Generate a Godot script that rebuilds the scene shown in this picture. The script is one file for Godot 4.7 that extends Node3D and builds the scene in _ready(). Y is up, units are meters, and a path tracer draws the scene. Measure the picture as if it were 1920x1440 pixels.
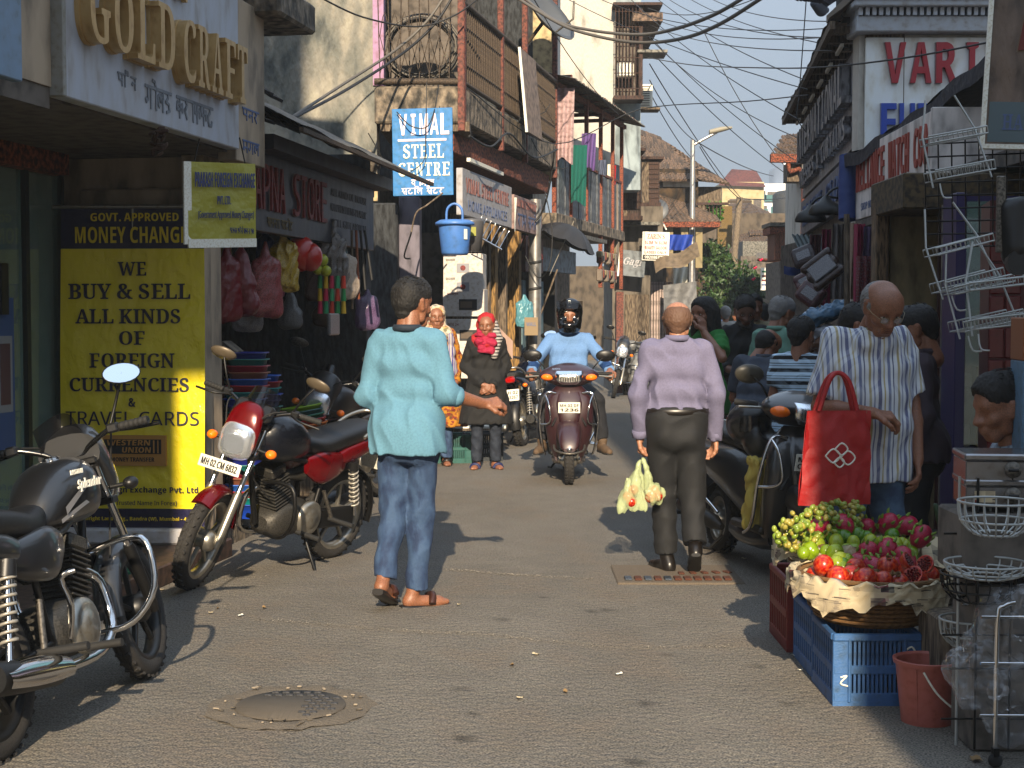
extends Node3D
# A market lane in low sun. x right, y up, the lens looks along -z. Distances come from where things stand on the ground.
const FOC := 2800.0
const EYE := Vector3(0, 1.55, 0)
const PITCH := 0.046395
var rng := RandomNumberGenerator.new()
var M := {}
var T := {}
var taken := {}

# ---------------------------------------------------------------- pixels to places
func ray(px: float, py: float) -> Vector3:
	return Vector3((px - 960.0) / FOC, (720.0 - py) / FOC, -1.0).rotated(Vector3.RIGHT, -PITCH)
func at(px: float, py: float, d: float) -> Vector3:
	var v := ray(px, py)
	return EYE + v * (d / -v.z)
func gp(px: float, py: float, h := 0.0) -> Vector3:
	var v := ray(px, py)
	return EYE + v * ((h - EYE.y) / v.y)

# ---------------------------------------------------------------- shapes
class Geo:
	var st := SurfaceTool.new()
	var grp := 1
	var col := Color.WHITE
	var colored := false
	func _init() -> void:
		st.begin(Mesh.PRIMITIVE_TRIANGLES)
	func hard() -> void:
		st.set_smooth_group(-1)
	func soft() -> void:
		grp += 1
		st.set_smooth_group(grp)
	func tri(a: Vector3, b: Vector3, c: Vector3) -> void:
		if colored:
			st.set_color(col)
		st.add_vertex(a)
		st.add_vertex(c)
		st.add_vertex(b)
	func quad(a: Vector3, b: Vector3, c: Vector3, d: Vector3) -> void:
		tri(a, b, c)
		tri(a, c, d)
	func out_poly(mid: Vector3, p: Array) -> void:
		var s := Vector3.ZERO
		for q in p:
			s += q
		s /= p.size()
		var n: Vector3 = (p[1] - p[0]).cross(p[2] - p[0])
		var f: bool = n.dot(s - mid) < 0.0
		for i in range(1, p.size() - 1):
			if f:
				tri(p[0], p[i + 1], p[i])
			else:
				tri(p[0], p[i], p[i + 1])
	func box(c: Vector3, s: Vector3, b := Basis(), bev := 0.0) -> Geo:
		hard()
		var h := s * 0.5
		if bev <= 0.0:
			var v := []
			for i in 8:
				v.append(c + b * Vector3(h.x if i & 1 else -h.x, h.y if i & 2 else -h.y, h.z if i & 4 else -h.z))
			for f in [[0, 1, 3, 2], [4, 5, 7, 6], [0, 1, 5, 4], [2, 3, 7, 6], [0, 2, 6, 4], [1, 3, 7, 5]]:
				out_poly(c, [v[f[0]], v[f[1]], v[f[2]], v[f[3]]])
			return self
		bev = minf(bev, minf(h.x, minf(h.y, h.z)) * 0.9)
		var X := []
		var Y := []
		var Z := []
		for i in 8:
			var g := Vector3(1 if i & 1 else -1, 1 if i & 2 else -1, 1 if i & 4 else -1)
			X.append(c + b * Vector3(g.x * h.x, g.y * (h.y - bev), g.z * (h.z - bev)))
			Y.append(c + b * Vector3(g.x * (h.x - bev), g.y * h.y, g.z * (h.z - bev)))
			Z.append(c + b * Vector3(g.x * (h.x - bev), g.y * (h.y - bev), g.z * h.z))
		for f in [[Z, 0, 1, 3, 2], [Z, 4, 5, 7, 6], [Y, 0, 1, 5, 4], [Y, 2, 3, 7, 6], [X, 0, 2, 6, 4], [X, 1, 3, 7, 5]]:
			out_poly(c, [f[0][f[1]], f[0][f[2]], f[0][f[3]], f[0][f[4]]])
		for e in [[0, 1], [2, 3], [4, 5], [6, 7]]:
			out_poly(c, [Y[e[0]], Y[e[1]], Z[e[1]], Z[e[0]]])
		for e in [[0, 2], [1, 3], [4, 6], [5, 7]]:
			out_poly(c, [X[e[0]], X[e[1]], Z[e[1]], Z[e[0]]])
		for e in [[0, 4], [1, 5], [2, 6], [3, 7]]:
			out_poly(c, [X[e[0]], X[e[1]], Y[e[1]], Y[e[0]]])
		for i in 8:
			out_poly(c, [X[i], Y[i], Z[i]])
		return self
	func bar(a: Vector3, b: Vector3, w: float, h: float, up := Vector3.UP) -> Geo:
		var d := b - a
		var z := d.normalized()
		if absf(z.dot(up)) > 0.98:
			up = Vector3.RIGHT
		var x := up.cross(z).normalized()
		return box((a + b) * 0.5, Vector3(w, h, d.length()), Basis(x, z.cross(x), z))
	func loft(rings: Array, caps := 3, close := true) -> Geo:
		soft()
		var n: int = rings[0].size()
		var m := n if close else n - 1
		var c0 := Vector3.ZERO
		var c1 := Vector3.ZERO
		var k: int = rings.size() / 2
		if k == 0: k = 1
		for p in rings[k - 1]:
			c0 += p / n
		for p in rings[k]:
			c1 += p / n
		var best := 0.0
		for i in n:
			var i2 := (i + 1) % n
			var nn: Vector3 = (rings[k - 1][i2] - rings[k - 1][i]).cross(rings[k][i2] - rings[k - 1][i])
			best += nn.dot(rings[k - 1][i] + rings[k][i2] - c0 - c1)
		var f := best < 0.0
		for r in rings.size() - 1:
			var A: PackedVector3Array = rings[r]
			var B: PackedVector3Array = rings[r + 1]
			for i in m:
				var j := (i + 1) % n
				if f:
					quad(A[i], B[i], B[j], A[j])
				else:
					quad(A[i], A[j], B[j], B[i])
		if close and caps & 1:
			cap(rings[0], rings[1])
		if close and caps & 2:
			cap(rings[-1], rings[-2])
		return self
	func cap(r: PackedVector3Array, inner: PackedVector3Array) -> void:
		hard()
		var c := Vector3.ZERO
		var d := Vector3.ZERO
		for i in r.size():
			c += r[i] / r.size()
			d += inner[i] / r.size()
		for i in r.size():
			var j := (i + 1) % r.size()
			out_poly(d + (d - c) * 0.01, [c, r[i], r[j]])
	func tube(path: Array, rad, sides := 8, caps := 3, squash := 1.0) -> Geo:
		var rings := []
		var n := path.size()
		var t: Vector3 = (path[1] - path[0]).normalized()
		var u := t.cross(Vector3.UP if absf(t.y) < 0.9 else Vector3.RIGHT).normalized()
		for i in n:
			var d: Vector3 = ((path[mini(i + 1, n - 1)] - path[i]).normalized() + (path[i] - path[maxi(i - 1, 0)]).normalized()).normalized()
			u = (u - d * u.dot(d)).normalized()
			var w := d.cross(u)
			var r: float = rad[i] if rad is Array else rad
			var ring := PackedVector3Array()
			for s in sides:
				var a := TAU * s / sides
				ring.append(path[i] + u * cos(a) * r + w * sin(a) * r * squash)
			rings.append(ring)
		return loft(rings, caps)
	func lathe(prof: Array, n := 16, xf := Transform3D(), crease := false, caps := 0) -> Geo:
		var rings := []
		for p in prof:
			var ring := PackedVector3Array()
			for s in n:
				var a := TAU * s / n
				ring.append(xf * Vector3(cos(a) * p.x, p.y, sin(a) * p.x))
			rings.append(ring)
		if crease:
			for i in rings.size() - 1:
				loft([rings[i], rings[i + 1]], 0)
			if caps & 1: cap(rings[0], rings[1])
			if caps & 2: cap(rings[-1], rings[-2])
			return self
		return loft(rings, caps)
	func ell(c: Vector3, r: Vector3, b := Basis(), n := 10) -> Geo:
		var p := []
		var m := n / 2 + 1
		for i in m + 1:
			var a := -PI / 2 + PI * i / m
			p.append(Vector2(maxf(cos(a), 0.002), sin(a)))
		return lathe(p, n, Transform3D(b * Basis.from_scale(r), c))
	func prism(poly: PackedVector2Array, depth: float, xf := Transform3D()) -> Geo:
		hard()
		var t := Geometry2D.triangulate_polygon(poly)
		var h := depth * 0.5
		var m := Vector2.ZERO
		for p in poly:
			m += p / poly.size()
		for i in range(0, t.size(), 3):
			var a := poly[t[i]]
			var b := poly[t[i + 1]]
			var c := poly[t[i + 2]]
			if (b - a).cross(c - a) < 0.0:
				var s := b
				b = c
				c = s
			tri(xf * Vector3(a.x, a.y, h), xf * Vector3(b.x, b.y, h), xf * Vector3(c.x, c.y, h))
			tri(xf * Vector3(a.x, a.y, -h), xf * Vector3(c.x, c.y, -h), xf * Vector3(b.x, b.y, -h))
		var cw := Geometry2D.is_polygon_clockwise(poly)
		for i in poly.size():
			var a := poly[i]
			var b := poly[(i + 1) % poly.size()]
			if not cw:
				var s := b
				b = a
				a = s
			quad(xf * Vector3(a.x, a.y, -h), xf * Vector3(a.x, a.y, h), xf * Vector3(b.x, b.y, h), xf * Vector3(b.x, b.y, -h))
		return self
	func sheet(nu: int, nv: int, f: Callable, flip := false) -> Geo:
		soft()
		var rows := []
		for j in nv + 1:
			var row := PackedVector3Array()
			for i in nu + 1:
				row.append(f.call(float(i) / nu, float(j) / nv))
			rows.append(row)
		for j in nv:
			for i in nu:
				if flip:
					quad(rows[j][i], rows[j + 1][i], rows[j + 1][i + 1], rows[j][i + 1])
				else:
					quad(rows[j][i], rows[j][i + 1], rows[j + 1][i + 1], rows[j + 1][i])
		return self
	func mesh() -> ArrayMesh:
		st.generate_normals()
		st.index()
		return st.commit()

# cross-sections along an axis: [s, c1, c2, h1, h2, e] with smooth interpolation; axis 0 = x (c1 y, c2 z), 1 = y (c1 x, c2 z)
func sect(list: Array, axis := 0, n := 16, sub := 3) -> Array:
	var rings := []
	var L := list.size()
	for i in L - 1:
		for k in (sub if i < L - 2 else sub + 1):
			var t := float(k) / sub
			var q := []
			for c in 6:
				q.append(cubic_interpolate(list[i][c], list[i + 1][c], list[maxi(i - 1, 0)][c], list[mini(i + 2, L - 1)][c], t))
			var ring := PackedVector3Array()
			for s in n:
				var a := TAU * (s + 0.5) / n
				var ca := cos(a)
				var sa := sin(a)
				var e: float = 2.0 / q[5]
				var u: float = q[1] + signf(ca) * pow(absf(ca), e) * q[3]
				var v: float = q[2] + signf(sa) * pow(absf(sa), e) * q[4]
				ring.append(Vector3(q[0], u, v) if axis == 0 else Vector3(u, q[0], v))
			rings.append(ring)
	return rings

func smooth_path(p: Array, sub := 5) -> Array:
	var o := []
	for i in p.size() - 1:
		for k in sub:
			o.append(p[i].cubic_interpolate(p[i + 1], p[maxi(i - 1, 0)], p[mini(i + 2, p.size() - 1)], float(k) / sub))
	o.append(p[-1])
	return o

# ---------------------------------------------------------------- nodes
func numbered(n: String) -> String:
	if not taken.has(n):
		taken[n] = 0
		return n
	taken[n] += 1
	return "%s_%03d" % [n, taken[n]]
func tag(o: Node, label: String, cat: String, group := "", kind := "") -> Node:
	if label: o.set_meta("label", label)
	if cat: o.set_meta("category", cat)
	if group: o.set_meta("group", group)
	if kind: o.set_meta("kind", kind)
	return o
func thing(n: String, label: String, cat: String, xf := Transform3D(), group := "") -> Node3D:
	var o := Node3D.new()
	o.name = numbered(n)
	add_child(o)
	o.transform = xf
	tag(o, label, cat, group)
	return o
func obj(n: String, g, m: Material, parent: Node = self, xf := Transform3D()) -> MeshInstance3D:
	var o := MeshInstance3D.new()
	o.name = numbered(n) if parent == self else n
	o.mesh = g.mesh() if g is Geo else g
	o.material_override = m
	o.transform = xf
	parent.add_child(o, true)
	return o
func one(n: String, g, m: Material, label: String, cat: String, group := "", xf := Transform3D()) -> MeshInstance3D:
	return tag(obj(n, g, m, self, xf), label, cat, group)
func struct(n: String, g, m: Material, parent: Node = self, xf := Transform3D()) -> MeshInstance3D:
	var o := obj(n, g, m, parent, xf)
	o.set_meta("kind", "structure")
	return o
func bx(n: String, c: Vector3, s: Vector3, m: Material, parent: Node, b := Basis(), bev := 0.0) -> MeshInstance3D:
	return obj(n, Geo.new().box(Vector3.ZERO, s, Basis(), bev), m, parent, Transform3D(b, c))
func tb(n: String, path: Array, r, m: Material, parent: Node, sides := 8) -> MeshInstance3D:
	return obj(n, Geo.new().tube(path, r, sides), m, parent)
# a frame whose x runs from a to b (left to right as one faces it), y up, z towards the one who faces it
func face_xf(a: Vector3, b: Vector3) -> Transform3D:
	var x := Vector3(b.x - a.x, 0, b.z - a.z).normalized()
	return Transform3D(Basis(x, Vector3.UP, x.cross(Vector3.UP)), a)

# ---------------------------------------------------------------- lettering
var fonts := {}
func font(kind: String) -> Font:
	if not fonts.has(kind):
		var f := SystemFont.new()
		f.font_names = PackedStringArray(["Droid Serif" if kind.begins_with("serif") else "Droid Sans"])
		f.font_weight = 700 if kind.ends_with("bold") else 400
		fonts[kind] = f
	return fonts[kind]
# text fitted to a box w x h centred at c on the parent's xy plane
func text(s: String, c: Vector3, w: float, h: float, m: Material, parent: Node, kind := "sans_bold", depth := 0.004, skew := 0.0, called := "lettering", b := Basis()) -> MeshInstance3D:
	var t := TextMesh.new()
	t.text = s
	t.font = font(kind)
	t.font_size = 48
	t.pixel_size = 0.01
	t.depth = 0.1
	t.curve_step = 2.0
	var bb := t.get_aabb()
	var sc := Vector3(w / maxf(bb.size.x, 0.001), h / maxf(bb.size.y, 0.001), depth / 0.1)
	var mid := bb.get_center()
	var bs := b * Basis(Vector3(sc.x, 0, 0), Vector3(skew * sc.y, sc.y, 0), Vector3(0, 0, sc.z))
	return obj(called, t, m, parent, Transform3D(bs, c - bs * mid))

# simple brush strokes for Devanagari letters; each letter is a list of polylines in a unit box under the head line
const DEVA := {
	"v": [[.7, 1, .7, 0], [.7, .75, .35, .8, .15, .55, .35, .3, .7, .4]],
	"m": [[.8, 1, .8, 0], [.2, 1, .2, .4, .8, .4], [.2, .4, .08, .25, .3, .2]],
	"l": [[.8, 1, .8, 0], [.8, .7, .6, .8, .5, .45, .38, .8, .15, .7, .12, .35, .3, .2]],
	"s": [[.8, 1, .8, 0], [.8, .5, .35, .5], [.12, 1, .35, .75, .12, .5, .35, .5, .5, .1]],
	"t": [[.5, 1, .5, .75, .15, .55, .3, .12, .7, .1, .8, .3]],
	"n": [[.8, 1, .8, 0], [.8, .55, .3, .55, .2, .4, .35, .35]],
	"r": [[.3, 1, .55, .75, .35, .5, .2, .5, .55, .05]],
	"g": [[.8, 1, .8, 0], [.4, 1, .4, .4, .2, .25, .1, .4]],
	"a": [[.5, 1, .5, 0]],
	"i": [[.8, 1, .8, 0], [.8, 1, .6, 1.3, .2, 1.3, .05, 1]],
	"I": [[.3, 1, .3, 0], [.3, 1, .45, 1.3, .8, 1.3, .9, 1]],
	"e": [[.5, 1, .3, 1.3, .05, 1.35]],
	"x": [[.4, 1.25, .5, 1.35]],
	"o": [[.5, 1, .5, 0], [.5, 1, .3, 1.3, .05, 1.35]],
	"d": [[.5, 1, .5, .75, .2, .55, .6, .45, .7, .15, .3, .05]],
	"k": [[.5, 1, .5, 0], [.5, .6, .15, .75, .1, .4, .5, .4, .85, .7, .9, .3]],
	"f": [[.5, 1, .5, 0], [.1, 1, .15, .5, .5, .5, .85, .75, .9, .3]],
	"p": [[.8, 1, .8, 0], [.2, 1, .25, .5, .8, .45]],
}
func deva(words: String, c: Vector3, w: float, h: float, m: Material, parent: Node) -> void:
	var g := Geo.new()
	var n := 0.0
	for ch in words:
		n += 0.6 if ch == " " else (0.0 if ch in "ex" else (0.55 if ch in "aIo" else 0.9))
	var u := w / n
	var x := -w / 2
	var th := minf(u, h) * 0.16
	var start := x
	for ch in words + " ":
		if ch == " ":
			if x > start:
				g.box(Vector3((x + start) / 2, h * 0.5, 0), Vector3(x - start, th, 0.003))
			x += u * 0.6
			start = x
			continue
		var cw := 0.0 if ch in "ex" else (0.55 if ch in "aIo" else 0.9)
		for pl in DEVA[ch]:
			for i in range(0, pl.size() - 2, 2):
				var a := Vector3(x + (pl[i] - (1.0 if cw == 0.0 else 0.0)) * u * 0.9, (pl[i + 1] - 0.5) * h, 0)
				var b := Vector3(x + (pl[i + 2] - (1.0 if cw == 0.0 else 0.0)) * u * 0.9, (pl[i + 3] - 0.5) * h, 0)
				var d := (b - a).normalized()
				g.box((a + b) / 2, Vector3((b - a).length() + th * 0.6, th, 0.003), Basis(d, Vector3(-d.y, d.x, 0), Vector3.BACK))
		x += cw * u
	obj("lettering", g, m, parent, Transform3D(Basis(), c))

# ---------------------------------------------------------------- materials
func noise_tex(key: String, seed_: int, freq: float, oct: int, ramp: Array, normal := 0.0, warp := 0.0, kind := FastNoiseLite.TYPE_SIMPLEX_SMOOTH, size := 512) -> NoiseTexture2D:
	if T.has(key):
		return T[key]
	var n := FastNoiseLite.new()
	n.seed = seed_
	n.noise_type = kind
	n.frequency = freq
	n.fractal_octaves = oct
	n.cellular_return_type = FastNoiseLite.RETURN_CELL_VALUE
	if warp > 0.0:
		n.domain_warp_enabled = true
		n.domain_warp_amplitude = warp
		n.domain_warp_frequency = freq * 1.5
	var t := NoiseTexture2D.new()
	t.width = size
	t.height = size
	t.seamless = true
	t.noise = n
	if normal > 0.0:
		t.as_normal_map = true
		t.bump_strength = normal
	else:
		var g := Gradient.new()
		var off := PackedFloat32Array()
		var cols := PackedColorArray()
		for r in ramp:
			off.append(r[0])
			cols.append(r[1] if r[1] is Color else Color(r[1], r[1], r[1]))
		g.offsets = off
		g.colors = cols
		t.color_ramp = g
	T[key] = t
	return t
func tex(key: String) -> Texture2D:
	match key:
		"grime": return noise_tex(key, 3, 0.012, 6, [[0.2, 0.68], [0.45, 0.9], [0.7, 1.0]])
		"dirt": return noise_tex(key, 8, 0.03, 6, [[0.2, 0.55], [0.45, 0.82], [0.7, 1.0]])
		"fine": return noise_tex(key, 5, 0.09, 4, [[0.2, 0.72], [0.7, 1.0]])
		"dust": return noise_tex(key, 15, 0.02, 6, [[0.3, Color(1, 1, 1)], [0.6, Color(0.97, 0.955, 0.93)], [0.85, Color(0.87, 0.83, 0.78)]])
		"n_fine": return noise_tex(key, 6, 0.12, 4, [], 3.0)
		"n_rough": return noise_tex(key, 7, 0.05, 6, [], 5.0)
		"n_fold": return noise_tex(key, 9, 0.014, 3, [], 7.0, 20.0)
		"n_dent": return noise_tex(key, 19, 0.01, 2, [], 4.0)
		"wood": return noise_tex(key, 12, 0.03, 5, [[0.2, 0.45], [0.5, 0.85], [0.7, 1.0]], 0.0, 12.0)
	return null
# colours are sRGB
func mt(key: String, col := Color.WHITE, rough := 0.8, metal := 0.0, t := "", ts := Vector3.ONE, nrm := "", ns := 1.0, nsc := Vector3.ZERO) -> StandardMaterial3D:
	if M.has(key):
		return M[key]
	var m := StandardMaterial3D.new()
	m.resource_name = key
	m.albedo_color = col
	m.roughness = rough
	m.metallic = metal
	if t or nrm:
		m.uv1_triplanar = true
		m.uv1_scale = ts
	if t:
		m.albedo_texture = T[t] if T.has(t) else tex(t)
	if nrm:
		m.normal_enabled = true
		m.normal_texture = T[nrm] if T.has(nrm) else tex(nrm)
		m.normal_scale = ns
	M[key] = m
	return m
func glass(key: String, col: Color, alpha: float, rough := 0.05) -> StandardMaterial3D:
	if M.has(key):
		return M[key]
	var m := mt(key, Color(col.r, col.g, col.b, alpha), rough)
	m.transparency = BaseMaterial3D.TRANSPARENCY_ALPHA
	return m
func rnd(a: float, b: float) -> float:
	return rng.randf_range(a, b)

# ---------------------------------------------------------------- bodies: capsules joined with a smooth minimum, meshed as surface nets
# bone: [a, b, ra, rb, op]; op 0 joins, 1 carves, 2 cuts away the side of point a that normal b points to, 3 joins with a flat end at b
func blob(bones: Array, cell: float, k := 0.03, disp := [], tint = null) -> ArrayMesh:
	var lo := Vector3(1e9, 1e9, 1e9)
	var hi := -lo
	for b in bones:
		if b[4] == 0 or b[4] == 3:
			var r := maxf(b[2], b[3])
			lo = lo.min(b[0].min(b[1]) - Vector3(r, r, r))
			hi = hi.max(b[0].max(b[1]) + Vector3(r, r, r))
	lo -= Vector3.ONE * 3.0 * cell
	hi += Vector3.ONE * 3.0 * cell
	var nx := int((hi.x - lo.x) / cell) + 1
	var ny := int((hi.y - lo.y) / cell) + 1
	var nz := int((hi.z - lo.z) / cell) + 1
	var f := PackedFloat32Array()
	f.resize(nx * ny * nz)
	f.fill(1.0)
	var pad := k + 2.5 * cell
	for b in bones:
		var op: int = b[4]
		var a: Vector3 = b[0]
		var e: Vector3 = b[1]
		if op == 2:
			var i := 0
			for z in nz:
				for y in ny:
					var base := (lo.y + y * cell - a.y) * e.y + (lo.z + z * cell - a.z) * e.z + (lo.x - a.x) * e.x
					for x in nx:
						var d := base + x * cell * e.x
						if f[i] < d:
							f[i] = d
						i += 1
			continue
		var ra: float = b[2]
		var rb: float = b[3]
		var rr := maxf(ra, rb) + pad
		var p0 := (a.min(e) - Vector3(rr, rr, rr) - lo) / cell
		var p1 := (a.max(e) + Vector3(rr, rr, rr) - lo) / cell
		var x0 := maxi(0, int(p0.x))
		var x1 := mini(nx - 1, int(p1.x) + 1)
		var y0 := maxi(0, int(p0.y))
		var y1 := mini(ny - 1, int(p1.y) + 1)
		var z0 := maxi(0, int(p0.z))
		var z1 := mini(nz - 1, int(p1.z) + 1)
		var ab := e - a
		var l2 := maxf(ab.length_squared(), 1e-9)
		var ln := sqrt(l2)
		var dr := rb - ra
		for z in range(z0, z1 + 1):
			for y in range(y0, y1 + 1):
				var i := x0 + nx * (y + ny * z)
				var q := Vector3(lo.x + x0 * cell - a.x, lo.y + y * cell - a.y, lo.z + z * cell - a.z)
				for x in range(x0, x1 + 1):
					var t := q.dot(ab) / l2
					var tc := clampf(t, 0.0, 1.0)
					var d: float
					if op == 3 and t > 1.0:
						d = maxf((q - ab * t).length() - rb, (t - 1.0) * ln)
					else:
						d = (q - ab * tc).length() - ra - dr * tc
					var g := f[i]
					if op == 1:
						var h := maxf(k - absf(-d - g), 0.0) / k
						f[i] = maxf(g, -d) + h * h * k * 0.25
					else:
						var h := maxf(k - absf(d - g), 0.0) / k
						f[i] = minf(g, d) - h * h * k * 0.25
					i += 1
					q.x += cell
	if disp:
		var ns: FastNoiseLite = disp[0]
		var amp: float = disp[1]
		var sc: Basis = disp[2] if disp[2] is Basis else Basis.from_scale(disp[2])
		var i := 0
		for z in nz:
			for y in ny:
				for x in nx:
					if absf(f[i]) < 5.0 * cell + absf(amp):
						f[i] += amp * ns.get_noise_3dv(sc * (lo + Vector3(x, y, z) * cell))
					i += 1
	var vid := PackedInt32Array()
	vid.resize(nx * ny * nz)
	vid.fill(-1)
	var V := PackedVector3Array()
	var N := PackedVector3Array()
	var I := PackedInt32Array()
	var sy := nx
	var sz := nx * ny
	var lim := 3.6 * cell
	var E := [[0, 1], [2, 3], [4, 5], [6, 7], [0, 2], [1, 3], [4, 6], [5, 7], [0, 4], [1, 5], [2, 6], [3, 7]]
	for z in nz - 1:
		for y in ny - 1:
			var i := sz * z + sy * y - 1
			for x in nx - 1:
				i += 1
				if absf(f[i]) > lim:
					continue
				var c := [f[i], f[i + 1], f[i + sy], f[i + sy + 1], f[i + sz], f[i + sz + 1], f[i + sz + sy], f[i + sz + sy + 1]]
				var m := 0
				for j in 8:
					if c[j] < 0.0:
						m += 1
				if m == 0 or m == 8:
					continue
				var s := Vector3.ZERO
				var cnt := 0
				for ed in E:
					var u: float = c[ed[0]]
					var v: float = c[ed[1]]
					if (u < 0.0) != (v < 0.0):
						var t := u / (u - v)
						var b0: int = ed[0]
						var b1: int = ed[1]
						s += Vector3(lerpf(b0 & 1, b1 & 1, t), lerpf((b0 >> 1) & 1, (b1 >> 1) & 1, t), lerpf(b0 >> 2, b1 >> 2, t))
						cnt += 1
				s /= cnt
				vid[i] = V.size()
				V.append(lo + (Vector3(x, y, z) + s) * cell)
				N.append(Vector3(c[1] + c[3] + c[5] + c[7] - c[0] - c[2] - c[4] - c[6], c[2] + c[3] + c[6] + c[7] - c[0] - c[1] - c[4] - c[5], c[4] + c[5] + c[6] + c[7] - c[0] - c[1] - c[2] - c[3]).normalized())
				if x > 0 and y > 0 and z > 0:
					var inside: bool = c[0] < 0.0
					if inside != (c[1] < 0.0):
						net(I, vid[i], vid[i - sy], vid[i - sy - sz], vid[i - sz], inside)
					if inside != (c[2] < 0.0):
						net(I, vid[i], vid[i - sz], vid[i - sz - 1], vid[i - 1], inside)
					if inside != (c[4] < 0.0):
						net(I, vid[i], vid[i - 1], vid[i - 1 - sy], vid[i - sy], inside)
	var arr := []
	arr.resize(Mesh.ARRAY_MAX)
	arr[Mesh.ARRAY_VERTEX] = V
	arr[Mesh.ARRAY_NORMAL] = N
	if tint != null:
		var C := PackedColorArray()
		C.resize(V.size())
		for j in V.size():
			C[j] = tint.call(V[j])
		arr[Mesh.ARRAY_COLOR] = C
	arr[Mesh.ARRAY_INDEX] = I
	var am := ArrayMesh.new()
	am.add_surface_from_arrays(Mesh.PRIMITIVE_TRIANGLES, arr)
	return am
func net(I: PackedInt32Array, a: int, b: int, c: int, d: int, flip: bool) -> void:
	if a < 0 or b < 0 or c < 0 or d < 0:
		return
	if flip:
		I.append_array(PackedInt32Array([a, c, b, a, d, c]))
	else:
		I.append_array(PackedInt32Array([a, b, c, a, c, d]))

func fnl(seed_: int, freq: float, oct := 3) -> FastNoiseLite:
	var n := FastNoiseLite.new()
	n.seed = seed_
	n.frequency = freq
	n.fractal_octaves = oct
	return n

const V0 := Vector3.ZERO
func mir(v: Vector3, s: float) -> Vector3:
	return Vector3(v.x * s, v.y, v.z)
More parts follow.
